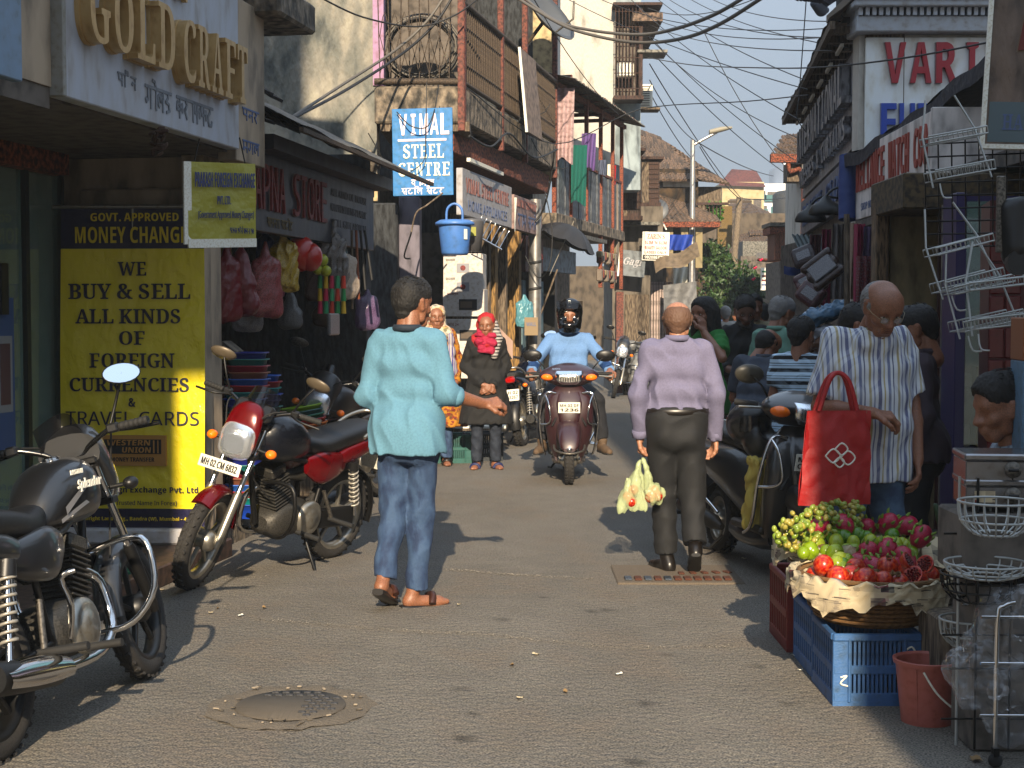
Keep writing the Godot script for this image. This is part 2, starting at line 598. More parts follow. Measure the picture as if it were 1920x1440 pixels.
# a head around the origin (middle of the skull), facing +z; hair style; returns the head's node
func head(parent: Node3D, xf: Transform3D, skin: Material, hair: Material, style: String, cell: float, o := {}) -> Node3D:
	var b := [
		[Vector3(0, .025, -.028), Vector3(0, .03, .02), .082, .078, 0],
		[Vector3(0, -.01, .03), Vector3(0, -.07, .045), .06, .046, 0],
		[Vector3(-.02, -.098, .062), Vector3(.02, -.098, .062), .024, .024, 0],
		[Vector3(-.05, -.02, .02), Vector3(-.045, -.075, .02), .03, .026, 0],
		[Vector3(.05, -.02, .02), Vector3(.045, -.075, .02), .03, .026, 0],
		[Vector3(-.034, .022, .075), Vector3(.034, .022, .075), .019, .019, 0],
		[Vector3(-.045, -.03, .06), Vector3(-.03, -.035, .072), .022, .02, 0],
		[Vector3(.045, -.03, .06), Vector3(.03, -.035, .072), .022, .02, 0],
		[Vector3(-.033, -.002, .108), Vector3(-.031, -.002, .108), .019, .019, 1],
		[Vector3(.033, -.002, .108), Vector3(.031, -.002, .108), .019, .019, 1],
		[Vector3(0, .01, .09), Vector3(0, -.032, .113), .009, .0135, 0],
		[Vector3(-.014, -.036, .1), Vector3(.014, -.036, .1), .0095, .0095, 0],
		[Vector3(-.02, -.064, .089), Vector3(.02, -.064, .089), .0095, .0095, 0],
		[Vector3(-.016, -.076, .088), Vector3(.016, -.076, .088), .0095, .0095, 0],
		[Vector3(0, -.08, -.03), Vector3(0, -.19, -.04), .05, .056, 0],
	]
	for s in [-1.0, 1.0]:
		b.append([Vector3(s * .079, .012, -.012), Vector3(s * .078, -.03, 0), .016, .011, 0])
	var h := Node3D.new()
	h.name = "head"
	h.transform = xf
	parent.add_child(h, true)
	obj("face", blob(b, cell, .018), skin, h)
	if not o.get("back", false):
		var e := Geo.new()
		var ir := Geo.new()
		for s in [-1.0, 1.0]:
			e.ell(Vector3(s * .032, -.002, .081), Vector3(.0135, .006, .008), Basis(), 8)
			ir.ell(Vector3(s * .032, -.002, .087), Vector3(.0058, .0058, .004), Basis(), 8)
		obj("eye", e, mt("eye_white", Color(.75, .72, .68), .3), h)
		obj("iris", ir, mt("eye_dark", Color(.06, .04, .03), .2), h)
		var br := Geo.new()
		for s in [-1.0, 1.0]:
			br.tube([Vector3(s * .016, .02, .093), Vector3(s * .032, .025, .0915), Vector3(s * .05, .019, .08)], [.004, .005, .003], 6)
		obj("eyebrow", br, hair if style != "bald" else mt("brow_grey", Color(.3, .27, .24), .9), h)
		var lp := Geo.new()
		lp.tube([Vector3(-.024, -.0695, .09), Vector3(-.008, -.066, .0985), Vector3(.008, -.066, .0985), Vector3(.024, -.0695, .09)], [.003, .0055, .0055, .003], 6)
		lp.tube([Vector3(-.02, -.074, .09), Vector3(0, -.077, .0975), Vector3(.02, -.074, .09)], [.003, .006, .003], 6)
		obj("lips", lp, mt("lip", Color(.35, .17, .13), .5), h)
	var hb := []
	var nz := fnl(int(cell * 1000) + style.length(), 1.0, 2)
	var amp := .005
	match style:
		"short":
			hb = [[Vector3(0, .04, -.035), Vector3(0, .055, .02), .092, .083, 0], [Vector3(0, -.02, -.055), Vector3(0, -.05, -.055), .068, .05, 0], [Vector3(0, .1, .03), Vector3(0, .085, .07), .035, .025, 0],
				[Vector3(0, -.01, .14), Vector3(0, -.08, .14), .098, .09, 1], [Vector3(-.11, -.07, .03), Vector3(.11, -.07, .03), .062, .062, 1]]
		"bald":
			hb = [[Vector3(0, .01, -.04), Vector3(0, .0, -.01), .09, .088, 0], [Vector3(0, -.03, -.055), Vector3(0, -.06, -.055), .065, .048, 0], [Vector3(0, .115, -.02), Vector3(0, .115, .08), .082, .1, 1],
				[Vector3(0, 0, .14), Vector3(0, -.08, .14), .125, .1, 1], [Vector3(-.11, -.08, .03), Vector3(.11, -.08, .03), .062, .062, 1]]
			amp = .004
		"long":
			hb = [[Vector3(0, .04, -.035), Vector3(0, .05, .015), .094, .086, 0], [Vector3(.03, 0, -.06), Vector3(.05, -.2, -.07), .075, .055, 0], [Vector3(-.03, 0, -.06), Vector3(-.05, -.2, -.07), .075, .055, 0], [Vector3(.07, .02, .01), Vector3(.085, -.16, .02), .035, .035, 0], [Vector3(-.07, .02, .01), Vector3(-.085, -.16, .02), .035, .035, 0],
				[Vector3(0, .0, .14), Vector3(0, -.12, .13), .088, .08, 1]]
	if hb:
		obj("hair", blob(hb, cell, .025, [nz, amp, Vector3(75, 45, 75)]), hair, h)
	if style in ["short", "bald"]:
		var tf := Geo.new()
		var r2 := RandomNumberGenerator.new()
		r2.seed = int(cell * 10000) + style.length()
		for i in 420 if cell < .0071 else 110:
			var v := Vector3(r2.randfn(), r2.randfn(), r2.randfn()).normalized()
			var ok := (v.y > -.45 and v.z < .1) or v.y > .55 if style == "short" else (v.y < .25 and v.y > -.6 and v.z < .25)
			if not ok: continue
			var p := Vector3(0, .047, -.018) + v * (Vector3(.089, .09, .106) if style == "short" else Vector3(.09, .088, .1)) + (Vector3.ZERO if style == "short" else Vector3(0, -.035, -.005))
			var dn := (Vector3(r2.randfn() * .5, -.9, -.35 + r2.randfn() * .4) if v.y < .5 else Vector3(r2.randfn() * .6, .1, .8 + r2.randfn() * .4)).slide(v).normalized()
			var ln := r2.randf_range(.012, .026)
			tf.tube([p, p + dn * ln * .5 + v * .005, p + dn * ln + v * .004], [.0028, .0024, .0006], 4, 0)
		obj("hair_tufts", tf, hair, h).set_meta("kind", "stuff")
	if o.has("beard"):
		var bb := [[Vector3(-.055, -.05, .03), Vector3(-.035, -.095, .06), .022, .024, 0], [Vector3(.055, -.05, .03), Vector3(.035, -.095, .06), .022, .024, 0], [Vector3(-.02, -.1, .075), Vector3(.02, -.1, .075), .026, .026, 0], [Vector3(-.025, -.056, .088), Vector3(.025, -.056, .088), .009, .009, 0], [Vector3(-.02, -.069, .115), Vector3(.02, -.069, .115), .014, .014, 1]]
		obj("beard", blob(bb, cell, .02, [nz, .006, Vector3(80, 50, 80)]), o.beard, h)
	if o.get("glasses", false):
		var g := Geo.new()
		for s in [-1.0, 1.0]:
			var ring := []
			for i in 13:
				ring.append(Vector3(s * .033 + cos(TAU * i / 12) * .021, -.006 + sin(TAU * i / 12) * .016, .104))
			g.tube(ring, .0014, 5, 0)
			g.tube([Vector3(s * .054, 0, .103), Vector3(s * .08, .005, .06), Vector3(s * .085, .005, 0)], .0014, 5)
		g.tube([Vector3(-.012, -.002, .105), Vector3(.012, -.002, .105)], .0014, 5)
		obj("spectacles", g, mt("gold_wire", Color(.55, .5, .4), .3, 1.0), h)
		var ln := Geo.new()
		for s in [-1.0, 1.0]:
			ln.ell(Vector3(s * .033, -.006, .104), Vector3(.02, .015, .001), Basis(), 12)
		obj("lens", ln, glass("lens_glass", Color(.9, .95, 1), .15), h)
	return h

# five fingers on a palm; d along the hand, n out of the palm, side +1 puts the thumb towards n.cross(d)
func hand_bones(w: Vector3, d: Vector3, n: Vector3, side: float, curl: float, spread := 0.0) -> Array:
	d = d.normalized()
	n = (n - d * n.dot(d)).normalized()
	var s := n.cross(d) * side
	var o := []
	o.append([w - d * .03, w + d * .02, .026, .024, 0])
	for i in 4:
		var lat := .0285 - .019 * i
		var k0 := w + d * .015 + s * lat * .6
		var k1: Vector3 = w + d * (.088 - .004 * absf(i - 1.0)) + s * lat
		o.append([k0, k1, .0135, .0115, 0])
		var L: float = [.95, 1.06, 1.0, .78][i]
		var p := k1
		var ang := curl * .35
		var dd := (d + s * lat * spread * 8.0).normalized()
		for seg in 3:
			ang += curl * (.9 if seg < 2 else .6) * (1.0 + .12 * i) * (0.6 if seg == 0 else 1.0)
			var q: Vector3 = p + (dd * cos(ang) + n * sin(ang)) * L * [.042, .027, .021][seg]
			o.append([p, q, [.0105, .0095, .0088][seg], [.0095, .0088, .0075][seg], 0])
			p = q
	var t0 := w + d * .025 + s * .024
	var t1 := t0 + (d * .7 + s * .65 + n * .25).normalized() * .042
	var t2 := t1 + (d * .9 + s * .15 + n * (.25 + curl * .35)).normalized() * .032
	var t3 := t2 + (d * .85 - s * .1 + n * (.35 + curl * .5)).normalized() * .026
	o.append([t0, t1, .0155, .0125, 0])
	o.append([t1, t2, .012, .0105, 0])
	o.append([t2, t3, .0105, .0085, 0])
	return o

# a clothed figure, standing at the origin and facing +z; its left is +x
func person(label: String, pos: Vector3, yaw: float, o: Dictionary) -> Node3D:
	var H: float = o.get("height", 1.7) / 1.7
	var t := thing("person", label, "person", Transform3D(Basis(Vector3.UP, yaw) * Basis.from_scale(Vector3.ONE * H), pos), o.get("group", ""))
	var cell: float = o.get("cell", .012)
	var skin: Material = o.get("skin", M.skin)
	var g: float = o.get("girth", 1.0)
	var J := {"hipL": Vector3(.085, .92, 0), "hipR": Vector3(-.085, .92, 0), "kneeL": Vector3(.1, .5, .03), "kneeR": Vector3(-.1, .5, .03), "ankL": Vector3(.105, .09, -.01), "ankR": Vector3(-.105, .09, -.01),
		"shL": Vector3(.152, 1.4, -.01), "shR": Vector3(-.152, 1.4, -.01), "elbL": Vector3(.205, 1.13, -.04), "elbR": Vector3(-.205, 1.13, -.04), "wrL": Vector3(.215, .89, .04), "wrR": Vector3(-.215, .89, .04),
		"chest": Vector3(0, 1.28, 0), "waist": Vector3(0, 1.04, 0), "neck": Vector3(0, 1.45, -.01), "head": Vector3(0, 1.6, .02), "footL": Vector3(.02, 0, 1), "footR": Vector3(-.02, 0, 1)}
	J.merge(o.get("J", {}), true)
	var nz := fnl(label.length() * 7 + 1, 1.0, 1)
	nz.fractal_type = FastNoiseLite.FRACTAL_RIDGED
	# trousers
	if not o.get("no_legs", false):
		var pr: float = o.get("leg", 1.0)
		var P := [[J.hipL * Vector3(.8, 1, 1) + Vector3(0, .04, 0), J.hipR * Vector3(.8, 1, 1) + Vector3(0, .04, 0), .112 * g, .112 * g, 0], [J.hipL * Vector3(.65, 1, 1) + Vector3(0, -.05, -.035), J.hipR * Vector3(.7, 1, 1) + Vector3(0, -.05, -.035), .11, .11, 0]]
		for s in ["L", "R"]:
			var hip: Vector3 = J["hip" + s]
			var kn: Vector3 = J["knee" + s]
			var an: Vector3 = J["ank" + s]
			P.append([hip, kn, .094 * pr, .073 * pr, 0])
			P.append([kn, an.lerp(kn, .0 if o.get("shoe", "shoe") == "sandal" else .06), .07 * pr, .063 * pr, 3])
		P.append([Vector3(0, J.waist.y + .02, 0), Vector3.UP, 0, 0, 2])
		obj("trousers", blob(P, cell, .03, [nz, -.009, Basis(Vector3(3.6, 2.6, 0), Vector3(1.2, 5.2, 0), Vector3(0, 2.6, 3.6))]), o.pants, t)
		for s in ["L", "R"]:
			var an: Vector3 = J["ank" + s]
			var fd: Vector3 = J["foot" + s].normalized()
			var side := fd.cross(Vector3.UP).normalized()
			var up := side.cross(fd)
			var sole := an - up * .075
			if o.get("shoe", "shoe") == "shoe":
				obj("shoe", blob([[sole - fd * .045, sole + fd * .14, .036, .034, 0], [sole + fd * .1, sole + fd * .185, .04, .032, 0], [sole - fd * .04 + up * .03, an + up * .01, .04, .045, 0], [sole - fd * .02 + up * .03, sole + fd * .1 + up * .01, .04, .035, 0], [sole - up * .018, -up, 0, 0, 2]], maxf(cell * .6, .007), .02), o.get("shoe_mat", M.shoe), t)
				obj("sole", Geo.new().loft(sect([[-.085, -.02, 0, .012, .028, 3], [-.04, -.02, 0, .014, .038, 3], [.05, -.02, 0, .011, .036, 3], [.13, -.02, 0, .011, .045, 3], [.21, -.016, 0, .01, .03, 3]], 0, 12, 2)), M.rubber, t, Transform3D(Basis(fd, up, side), sole))
			else:
				obj("foot", blob([[sole - fd * .045 + up * .012, sole + fd * .12 + up * .004, .034, .03, 0], [sole + fd * .1 + side * .02, sole + fd * .165 + side * .02, .022, .014, 0], [sole + fd * .1 - side * .02, sole + fd * .15 - side * .024, .02, .011, 0], [sole + fd * .1, sole + fd * .16, .022, .012, 0], [sole - fd * .03 + up * .03, an + (J["knee" + s] - an) * .25, .035, .04, 0]], maxf(cell * .6, .007), .02), skin, t)
				obj("sandal", Geo.new().loft(sect([[-.09, -.022, 0, .018, .03, 3], [-.04, -.022, 0, .02, .04, 3], [.05, -.026, 0, .016, .037, 3], [.13, -.028, 0, .014, .047, 3], [.19, -.026, 0, .012, .028, 3]], 0, 12, 2)), o.get("sole_mat", M.shoe), t, Transform3D(Basis(fd, up, side), sole))
				obj("strap", Geo.new().tube([sole - side * .05 + fd * .07, sole - side * .03 + fd * .08 + up * .035, sole + fd * .09 + up * .042, sole + side * .03 + fd * .08 + up * .035, sole + side * .05 + fd * .07], .02, 6, 3), o.get("shoe_mat", M.shoe), t)
	# shirt
	var ch: Vector3 = J.chest
	var wa: Vector3 = J.waist
	var neck: Vector3 = J.neck
	var belly: float = o.get("belly", 0.0)
	var hem: float = o.get("hem", .86)
	var shr: Vector3 = J.shR
	var shl: Vector3 = J.shL
	var right := (shl - shr).normalized()
	var S := [[shr + Vector3(0, -.01, 0) + right * .03, shl + Vector3(0, -.01, 0) - right * .03, .066, .066, 0], [neck - Vector3(0, .045, 0) - right * .05, neck - Vector3(0, .045, 0) + right * .05, .07, .07, 0],
		[ch - right * .08 * g, ch + right * .08 * g, .102, .102, 0], [ch.lerp(wa, .55) - right * .07 * g + Vector3(0, 0, belly * .6), ch.lerp(wa, .55) + right * .07 * g + Vector3(0, 0, belly * .6), .102 + belly * .3, .102 + belly * .3, 0],
		[wa - right * .068 * g + Vector3(0, -.02, belly), wa + right * .068 * g + Vector3(0, -.02, belly), .108 + belly * .3, .108 + belly * .3, 0]]
	if hem < .99:
		var y: float = .96
		while y > hem - .06:
			var fl: float = o.get("flare", .0) * (.96 - y)
			S.append([Vector3(-.058 * g - fl, y, J.hipL.z - .018), Vector3(.058 * g + fl, y, J.hipL.z - .018), .142 + fl * .5, .147 + fl * .5, 0])
			y -= .07
	S.append([Vector3(0, hem, 0), Vector3.DOWN, 0, 0, 2])
	var sl: float = o.get("sleeve", 1.0)
	for s in ["L", "R"]:
		var sh: Vector3 = J["sh" + s]
		var el: Vector3 = J["elb" + s]
		var wr: Vector3 = J["wr" + s]
		if sl < .5:
			S.append([sh, sh.lerp(el, sl * 2.0), .068, .066, 3])
		else:
			S.append([sh, el, .057, .048, 0])
			S.append([el, el.lerp(wr, (sl - .5) * 2.0), .05, .041, 3])
	S.append([neck + Vector3(0, .035, .02), Vector3(0, 1, .35).normalized(), 0, 0, 2])
	var tint = o.get("tint", null)
	obj(o.get("top", "shirt"), blob(S, cell, .035, [nz, o.get("fold", -.0105), Basis(Vector3(6.5, .8, 0), Vector3(-3.4, 2.2, 2.2), Vector3(0, .8, 6.5))], tint), o.shirt, t)
	if o.get("collar", true):
		var ring := []
		for i in 17:
			var a := TAU * i / 16
			ring.append(neck + Vector3(cos(a) * .068, .022 - .028 * maxf(0, sin(a)), sin(a) * .066 - .004))
		var cg := Geo.new()
		cg.tube(ring, .013, 6, 0, 1.6)
		obj("collar", cg, o.get("collar_mat", o.shirt), t)
	for s in ["L", "R"]:
		if sl > .5 and cell < .02:
			var el: Vector3 = J["elb" + s]
			var wr: Vector3 = J["wr" + s]
			var e := el.lerp(wr, (sl - .5) * 2.0)
			var ax := (wr - el).normalized()
			var rc := lerpf(.05, .041, (sl - .5) * 2.0)
			obj("cuff", Geo.new().tube([e - ax * .05, e - ax * .048, e - ax * .004, e + ax * .003], [rc, rc + .007, rc + .008, rc - .006], 16), o.shirt, t)
	# arms and hands
	for s in ["L", "R"]:
		var sg := 1.0 if s == "L" else -1.0
		var el: Vector3 = J["elb" + s]
		var wr: Vector3 = J["wr" + s]
		var A := []
		if sl < 1.0:
			A.append([J["sh" + s].lerp(el, .3), el, .034, .034, 0])
			A.append([el, el.lerp(wr, .35), .034, .039, 0])
			A.append([el.lerp(wr, .35), wr, .039, .027, 0])
		else:
			A.append([el.lerp(wr, .8), wr, .03, .027, 0])
		var d: Vector3 = o.get("hand" + s, wr - el)
		var pn: Vector3 = o.get("palm" + s, Vector3(-sg, 0, -.3))
		A.append_array(hand_bones(wr, d, pn, o.get("thumb" + s, -sg), o.get("curl" + s, .45), o.get("spread", 0.0)))
		obj("arm", blob(A, o.get("hcell", .007), .009), skin, t)
	# head
	var hx: Transform3D = Transform3D(Basis.from_euler(o.get("look", V0)), J.head)
	var hd := head(t, hx, skin, o.get("hair", M.hair), o.get("style", "short"), o.get("headcell", .007), o)
	obj("neck", blob([[neck - Vector3(0, .05, 0), J.head + Vector3(0, -.06, -.03), .058, .052, 0]], .012, .01), skin, t)
	return t

# ---------------------------------------------------------------- two-wheelers: x forward, y up, z to the rider's right, rear axle above the origin
const AXLE := Basis(Vector3(1, 0, 0), Vector3(0, 0, 1), Vector3(0, -1, 0))
func wheel(called: String, parent: Node, xf: Transform3D, R: float, w: float, spokes: int, o := {}) -> void:
	var g := Geo.new()
	var p := []
	for q in [[R - .075, -.36], [R - .055, -.5], [R - .025, -.47], [R - .006, -.28], [R, -.1], [R - .002, -.05], [R - .007, -.03], [R - .007, .03], [R - .002, .05], [R, .1], [R - .006, .28], [R - .025, .47], [R - .055, .5], [R - .075, .36]]:
		p.append(Vector2(q[0], q[1] * w))
	g.lathe(p, 40, Transform3D(AXLE, V0))
	for i in 36:
		for s in [-1.0, 1.0]:
			var a: float = TAU * (i + (.25 if s > 0 else 0.0)) / 36
			var d := Vector3(cos(a), sin(a), 0)
			var tz := Vector3(-sin(a), cos(a), 0)
			g.box(d * (R - .003) + Vector3(0, 0, s * w * .22), Vector3(.012, .016, w * .3), Basis(d, (tz + Vector3(0, 0, s * .5)).normalized(), (Vector3(0, 0, 1) - tz * s * .5).normalized()))
	var t := obj(called, g, M.tyre, parent, xf)
	var rm := Geo.new()
	var rp := []
	for q in [[R - .07, -.4], [R - .085, -.42], [R - .1, -.25], [R - .1, .25], [R - .085, .42], [R - .07, .4]]:
		rp.append(Vector2(q[0], q[1] * w))
	rm.lathe(rp, 36, Transform3D(AXLE, V0))
	obj("rim", rm, o.get("rim", M.alloy), t)
	var sp := Geo.new()
	for i in spokes:
		var a := TAU * i / spokes + .3
		var d := Vector3(cos(a), sin(a), 0)
		var tz := Vector3(-sin(a), cos(a), 0)
		sp.box(d * ((R - .1) * .6) + tz * .012, Vector3((R - .1) * .85, .022, w * .28), Basis(d, tz, Vector3(0, 0, 1)), .004)
	obj("spokes", sp, o.get("rim", M.alloy), t)
	var hb := Geo.new()
	hb.lathe([Vector2(.012, -.075), Vector2(.045, -.07), Vector2(.062, -.045), Vector2(.062, .045), Vector2(.045, .06), Vector2(.012, .09)], 20, Transform3D(AXLE, V0))
	obj("hub", hb, o.get("rim", M.alloy), t)

func arc_fender(R: float, w: float, a0: float, a1: float, c: Vector3) -> Geo:
	var rings := []
	for i in 13:
		var a := lerpf(a0, a1, i / 12.0)
		var d := Vector3(cos(a), sin(a), 0)
		var ring := PackedVector3Array()
		for k in 9:
			var t := lerpf(-1.0, 1.0, k / 8.0)
			ring.append(c + d * (R - .035 * t * t) + Vector3(0, 0, t * w))
		for k in range(8, -1, -1):
			var t := lerpf(-1.0, 1.0, k / 8.0)
			ring.append(c + d * (R - .004 - .035 * t * t) + Vector3(0, 0, t * (w - .003)))
		rings.append(ring)
	return Geo.new().loft(rings)

func spring(a: Vector3, b: Vector3, r: float, turns: int, wire: float) -> Geo:
	var p := []
	var d := (b - a).normalized()
	var u := d.cross(Vector3(0, 0, 1)).normalized()
	var v := d.cross(u)
	for i in turns * 9 + 1:
		var t := TAU * i / 9.0
		p.append(a.lerp(b, float(i) / (turns * 9)) + u * cos(t) * r + v * sin(t) * r)
	return Geo.new().tube(p, wire, 5)

func dish(n: Vector3) -> Basis:
	var x := Vector3.UP.cross(n).normalized()
	return Basis(x, n, x.cross(n))
func mirror(parent: Node, root: Vector3, c: Vector3, face: Basis, xf: Transform3D, back: Material, big := 1.0) -> void:
	tb("mirror_stalk", smooth_path([root, root.lerp(c, .45) + Vector3(.02, .01, 0), c], 4), .0065, M.black_metal, parent).transform = xf
	var g := Geo.new()
	g.lathe([Vector2(.003, -.028), Vector2(.04, -.022), Vector2(.06, -.008), Vector2(.064, 0), Vector2(.06, .002)], 20, Transform3D(Basis.from_scale(Vector3(1.25 * big, 1, .8 * big)), V0))
	var m := obj("mirror", g, back, parent, xf * Transform3D(face, c))
	var gl := Geo.new()
	gl.lathe([Vector2(.06, .001), Vector2(.03, .0025), Vector2(.001, .003)], 20, Transform3D(Basis.from_scale(Vector3(1.25 * big, 1, .8 * big)), V0))
	obj("mirror_glass", gl, M.mirror, m)

# a plate with two lines of figures, standing in the plane z = 0 of xf
func plate(parent: Node, xf: Transform3D, w: float, h: float, lines: Array) -> void:
	var p := obj("number_plate", Geo.new().box(V0, Vector3(w, h, .006), Basis(), .003), M.plate_white, parent, xf)
	for i in lines.size():
		var lh: float = h * .8 / lines.size()
		text(lines[i], Vector3(0, h * .4 - lh * (i + .5), .0045), w * .86, lh * .72, M.ink, p, "sans_bold", .003)

func motorcycle(label: String, base: Vector3, heading: Vector3, lean: float, steer: float, o: Dictionary) -> Node3D:
	var yaw := atan2(-heading.z, heading.x)
	var t := thing("motorcycle", label, "motorcycle", Transform3D(Basis(Vector3.UP, yaw) * Basis(Vector3.RIGHT, lean), base))
	var body: Material = o.body
	var panel: Material = o.get("panel", body)
	var R := .298
	var WB := 1.25
	var piv := Vector3(.98, .92, 0)
	var ax := (Vector3(.96, .98, 0) - Vector3(1.22, .35, 0)).normalized()
	var S := Transform3D(Basis(), piv) * Transform3D(Basis(ax, steer), V0) * Transform3D(Basis(), -piv)
	wheel("rear_wheel", t, Transform3D(Basis(), Vector3(0, R, 0)), R, .1, 5, o)
	wheel("front_wheel", t, S * Transform3D(Basis(), Vector3(WB, R, 0)), R, .082, 5, o)
	# fork
	for s in [-1.0, 1.0]:
		var top := Vector3(.945, .96, s * .085)
		var mid := Vector3(1.12, .58, s * .085)
		var low := Vector3(WB - .005, R, s * .085)
		tb("fork_tube", [top, mid], .016, M.chrome, t, 12).transform = S
		obj("fork_slider", Geo.new().tube([mid, mid.lerp(low, .08), low, low + (low - mid).normalized() * .03], [.021, .026, .024, .018], 12), o.get("slider", M.alloy), t, S)
	obj("front_fender", arc_fender(R + .025, .062, deg_to_rad(55), deg_to_rad(178), Vector3(WB, R, 0)), o.get("fender", body), t, S)
	var tr := Geo.new()
	tr.box(Vector3(.95, .955, 0), Vector3(.07, .03, .22), Basis(), .006)
	tr.box(Vector3(1.035, .78, 0), Vector3(.07, .03, .22), Basis(), .006)
	obj("fork_clamp", tr, M.black_metal, t, S)
	# handlebar
	var hp := []
	for q in [[.88, 1.06, -.37], [.9, 1.065, -.22], [.93, 1.02, -.1], [.94, .985, -.05], [.94, .985, .05], [.93, 1.02, .1], [.9, 1.065, .22], [.88, 1.06, .37]]:
		hp.append(Vector3(q[0], q[1], q[2]))
	tb("handlebar", smooth_path(hp, 4), .011, M.chrome_dark, t, 10).transform = S
	for s in [-1.0, 1.0]:
		var gr := []
		for i in 13:
			gr.append(Vector2(.0165 + (.0015 if i % 2 else 0.0), i * .0105))
		obj("grip", Geo.new().lathe(gr, 14, Transform3D(Basis(Vector3(0, 1, 0), Vector3(-.15, 0, s).normalized(), Vector3(s, 0, .15).normalized()), Vector3(.897, 1.062, s * .245)), true, 3), M.rubber, t, S)
		tb("lever", smooth_path([Vector3(.915, 1.055, s * .2), Vector3(.96, 1.045, s * .27), Vector3(.95, 1.04, s * .39)], 4), .007, M.black_metal, t).transform = S
		bx("switch_gear", Vector3(.9, 1.063, s * .215), Vector3(.045, .04, .05), M.black_plastic, t, Basis(), .008).transform = S * Transform3D(Basis(), Vector3(.9, 1.063, s * .215))
		if not (o.get("one_mirror", 0) == -s):
			mirror(t, Vector3(.91, 1.07, s * .2), Vector3(.9, 1.27, s * .3), dish(Vector3(-.8, .6, s * o.get("mirror_out", .1)).normalized()), S, o.get("mirror_back", M.black_plastic))
	# head of the bike
	var cowl: Array = o.get("cowl", [[.93, 1.0, 0, .08, .13, 2.5], [1.0, .99, 0, .13, .125, 2.5], [1.07, .94, 0, .14, .115, 2.6], [1.115, .88, 0, .115, .105, 2.8], [1.13, .84, 0, .07, .07, 2.4]])
	obj("headlamp_cowl", Geo.new().loft(sect(cowl, 0, 20, 3)), o.get("cowl_mat", body), t, S)
	var hl := Geo.new()
	hl.loft(sect([[1.08, .88, 0, .1, .1, 3.4], [1.145, .865, 0, .09, .09, 3.4], [1.165, .855, 0, .055, .06, 2.6]], 0, 18, 2))
	obj("headlamp", hl, M.reflector, t, S)
	obj("headlamp_glass", Geo.new().loft(sect([[1.13, .868, 0, .102, .104, 3.4], [1.165, .86, 0, .092, .094, 3.4], [1.182, .853, 0, .05, .055, 2.6]], 0, 18, 2)), M.clear_glass, t, S)
	if o.get("visor", true):
		obj("visor", Geo.new().sheet(10, 6, func(u, v): return Vector3(1.07 - .13 * v - .1 * pow(u * 2 - 1, 2), 1.0 + .17 * v - .05 * pow(u * 2 - 1, 2), (u - .5) * (.24 - .06 * v))), M.visor, t, S)
	for s in [-1.0, 1.0]:
		tb("indicator_stem", [Vector3(1.04, .83, s * .1), Vector3(1.04, .83, s * .16)], .009, M.black_plastic, t).transform = S
		obj("indicator", Geo.new().ell(Vector3(1.04, .83, s * .185), Vector3(.04, .027, .032), Basis(), 12), o.get("signal", M.amber), t, S)
		obj("indicator", Geo.new().ell(Vector3(-.2, .72, s * .15), Vector3(.035, .025, .03), Basis(), 12), M.amber, t)
	# dials
	bx("instrument_housing", Vector3(.95, 1.03, 0), Vector3(.05, .12, .24), M.black_plastic, t, Basis(Vector3(0, 0, 1), .9), .02).transform = S * Transform3D(Basis(Vector3(0, 0, 1), .9), Vector3(.99, 1.03, 0))
	for s in [-1.0, 1.0]:
		var dx := S * Transform3D(Basis(Vector3(0, 0, 1), .9), Vector3(.99, 1.03, s * .06))
		var dial := obj("dial", Geo.new().lathe([Vector2(.052, -.03), Vector2(.055, .02), Vector2(.05, .026), Vector2(.047, .02), Vector2(.002, .02)], 24, dx * Transform3D(Basis(Vector3(0, 1, 0), Vector3(-1, 0, 0), Vector3(0, 0, 1)), V0)), M.chrome, t)
		var fx := dx * Transform3D(Basis(Vector3(0, 0, 1), Vector3(0, 1, 0), Vector3(-1, 0, 0)), Vector3(-.023, 0, 0))
		obj("dial_face", Geo.new().lathe([Vector2(.001, 0), Vector2(.046, 0)], 24, fx * Transform3D(Basis(Vector3(1, 0, 0), Vector3(0, 0, 1), Vector3(0, -1, 0)), V0)), M.ink if s < 0 else mt("dial_blue", Color(.1, .14, .3), .4), dial)
		var tk := Geo.new()
		for i in 20:
			var a := TAU * (.1 + .8 * i / 20.0) - PI / 2
			tk.box(Vector3(cos(a), sin(a), 0) * .039 + Vector3(0, 0, .002), Vector3(.008, .0025, .001), Basis(Vector3(0, 0, 1), a))
		obj("tick_marks", tk, M.plate_white, dial, fx)
		obj("needle", Geo.new().box(Vector3(-.012, -.012, .004), Vector3(.035, .003, .001), Basis(Vector3(0, 0, 1), .9)), M.orange_paint, dial, fx)
	# tank, seat and tail
	var tank: Array = o.get("tank", [[.5, .77, 0, .05, .06, 2.2], [.55, .8, 0, .085, .095, 2.5], [.66, .845, 0, .12, .135, 2.6], [.8, .86, 0, .135, .15, 2.6], [.9, .85, 0, .115, .125, 2.6], [.96, .83, 0, .06, .07, 2.2]])
	var tk2 := obj("fuel_tank", Geo.new().loft(sect(tank, 0, 24, 4)), o.get("tank_mat", body), t)
	obj("filler_cap", Geo.new().lathe([Vector2(.036, 0), Vector2(.036, .012), Vector2(.028, .018), Vector2(.001, .019)], 18, Transform3D(Basis(Vector3(0, 0, 1), -.05), Vector3(.78, .985, 0)), true), M.chrome, tk2)
	obj("seat", Geo.new().loft(sect([[-.22, .85, 0, .03, .05, 2.4], [-.17, .845, 0, .055, .095, 2.8], [.0, .825, 0, .06, .125, 3], [.2, .8, 0, .06, .13, 3], [.35, .775, 0, .055, .12, 3], [.48, .785, 0, .06, .09, 2.6], [.56, .8, 0, .03, .05, 2.2]], 0, 20, 3)), M.seat, t)
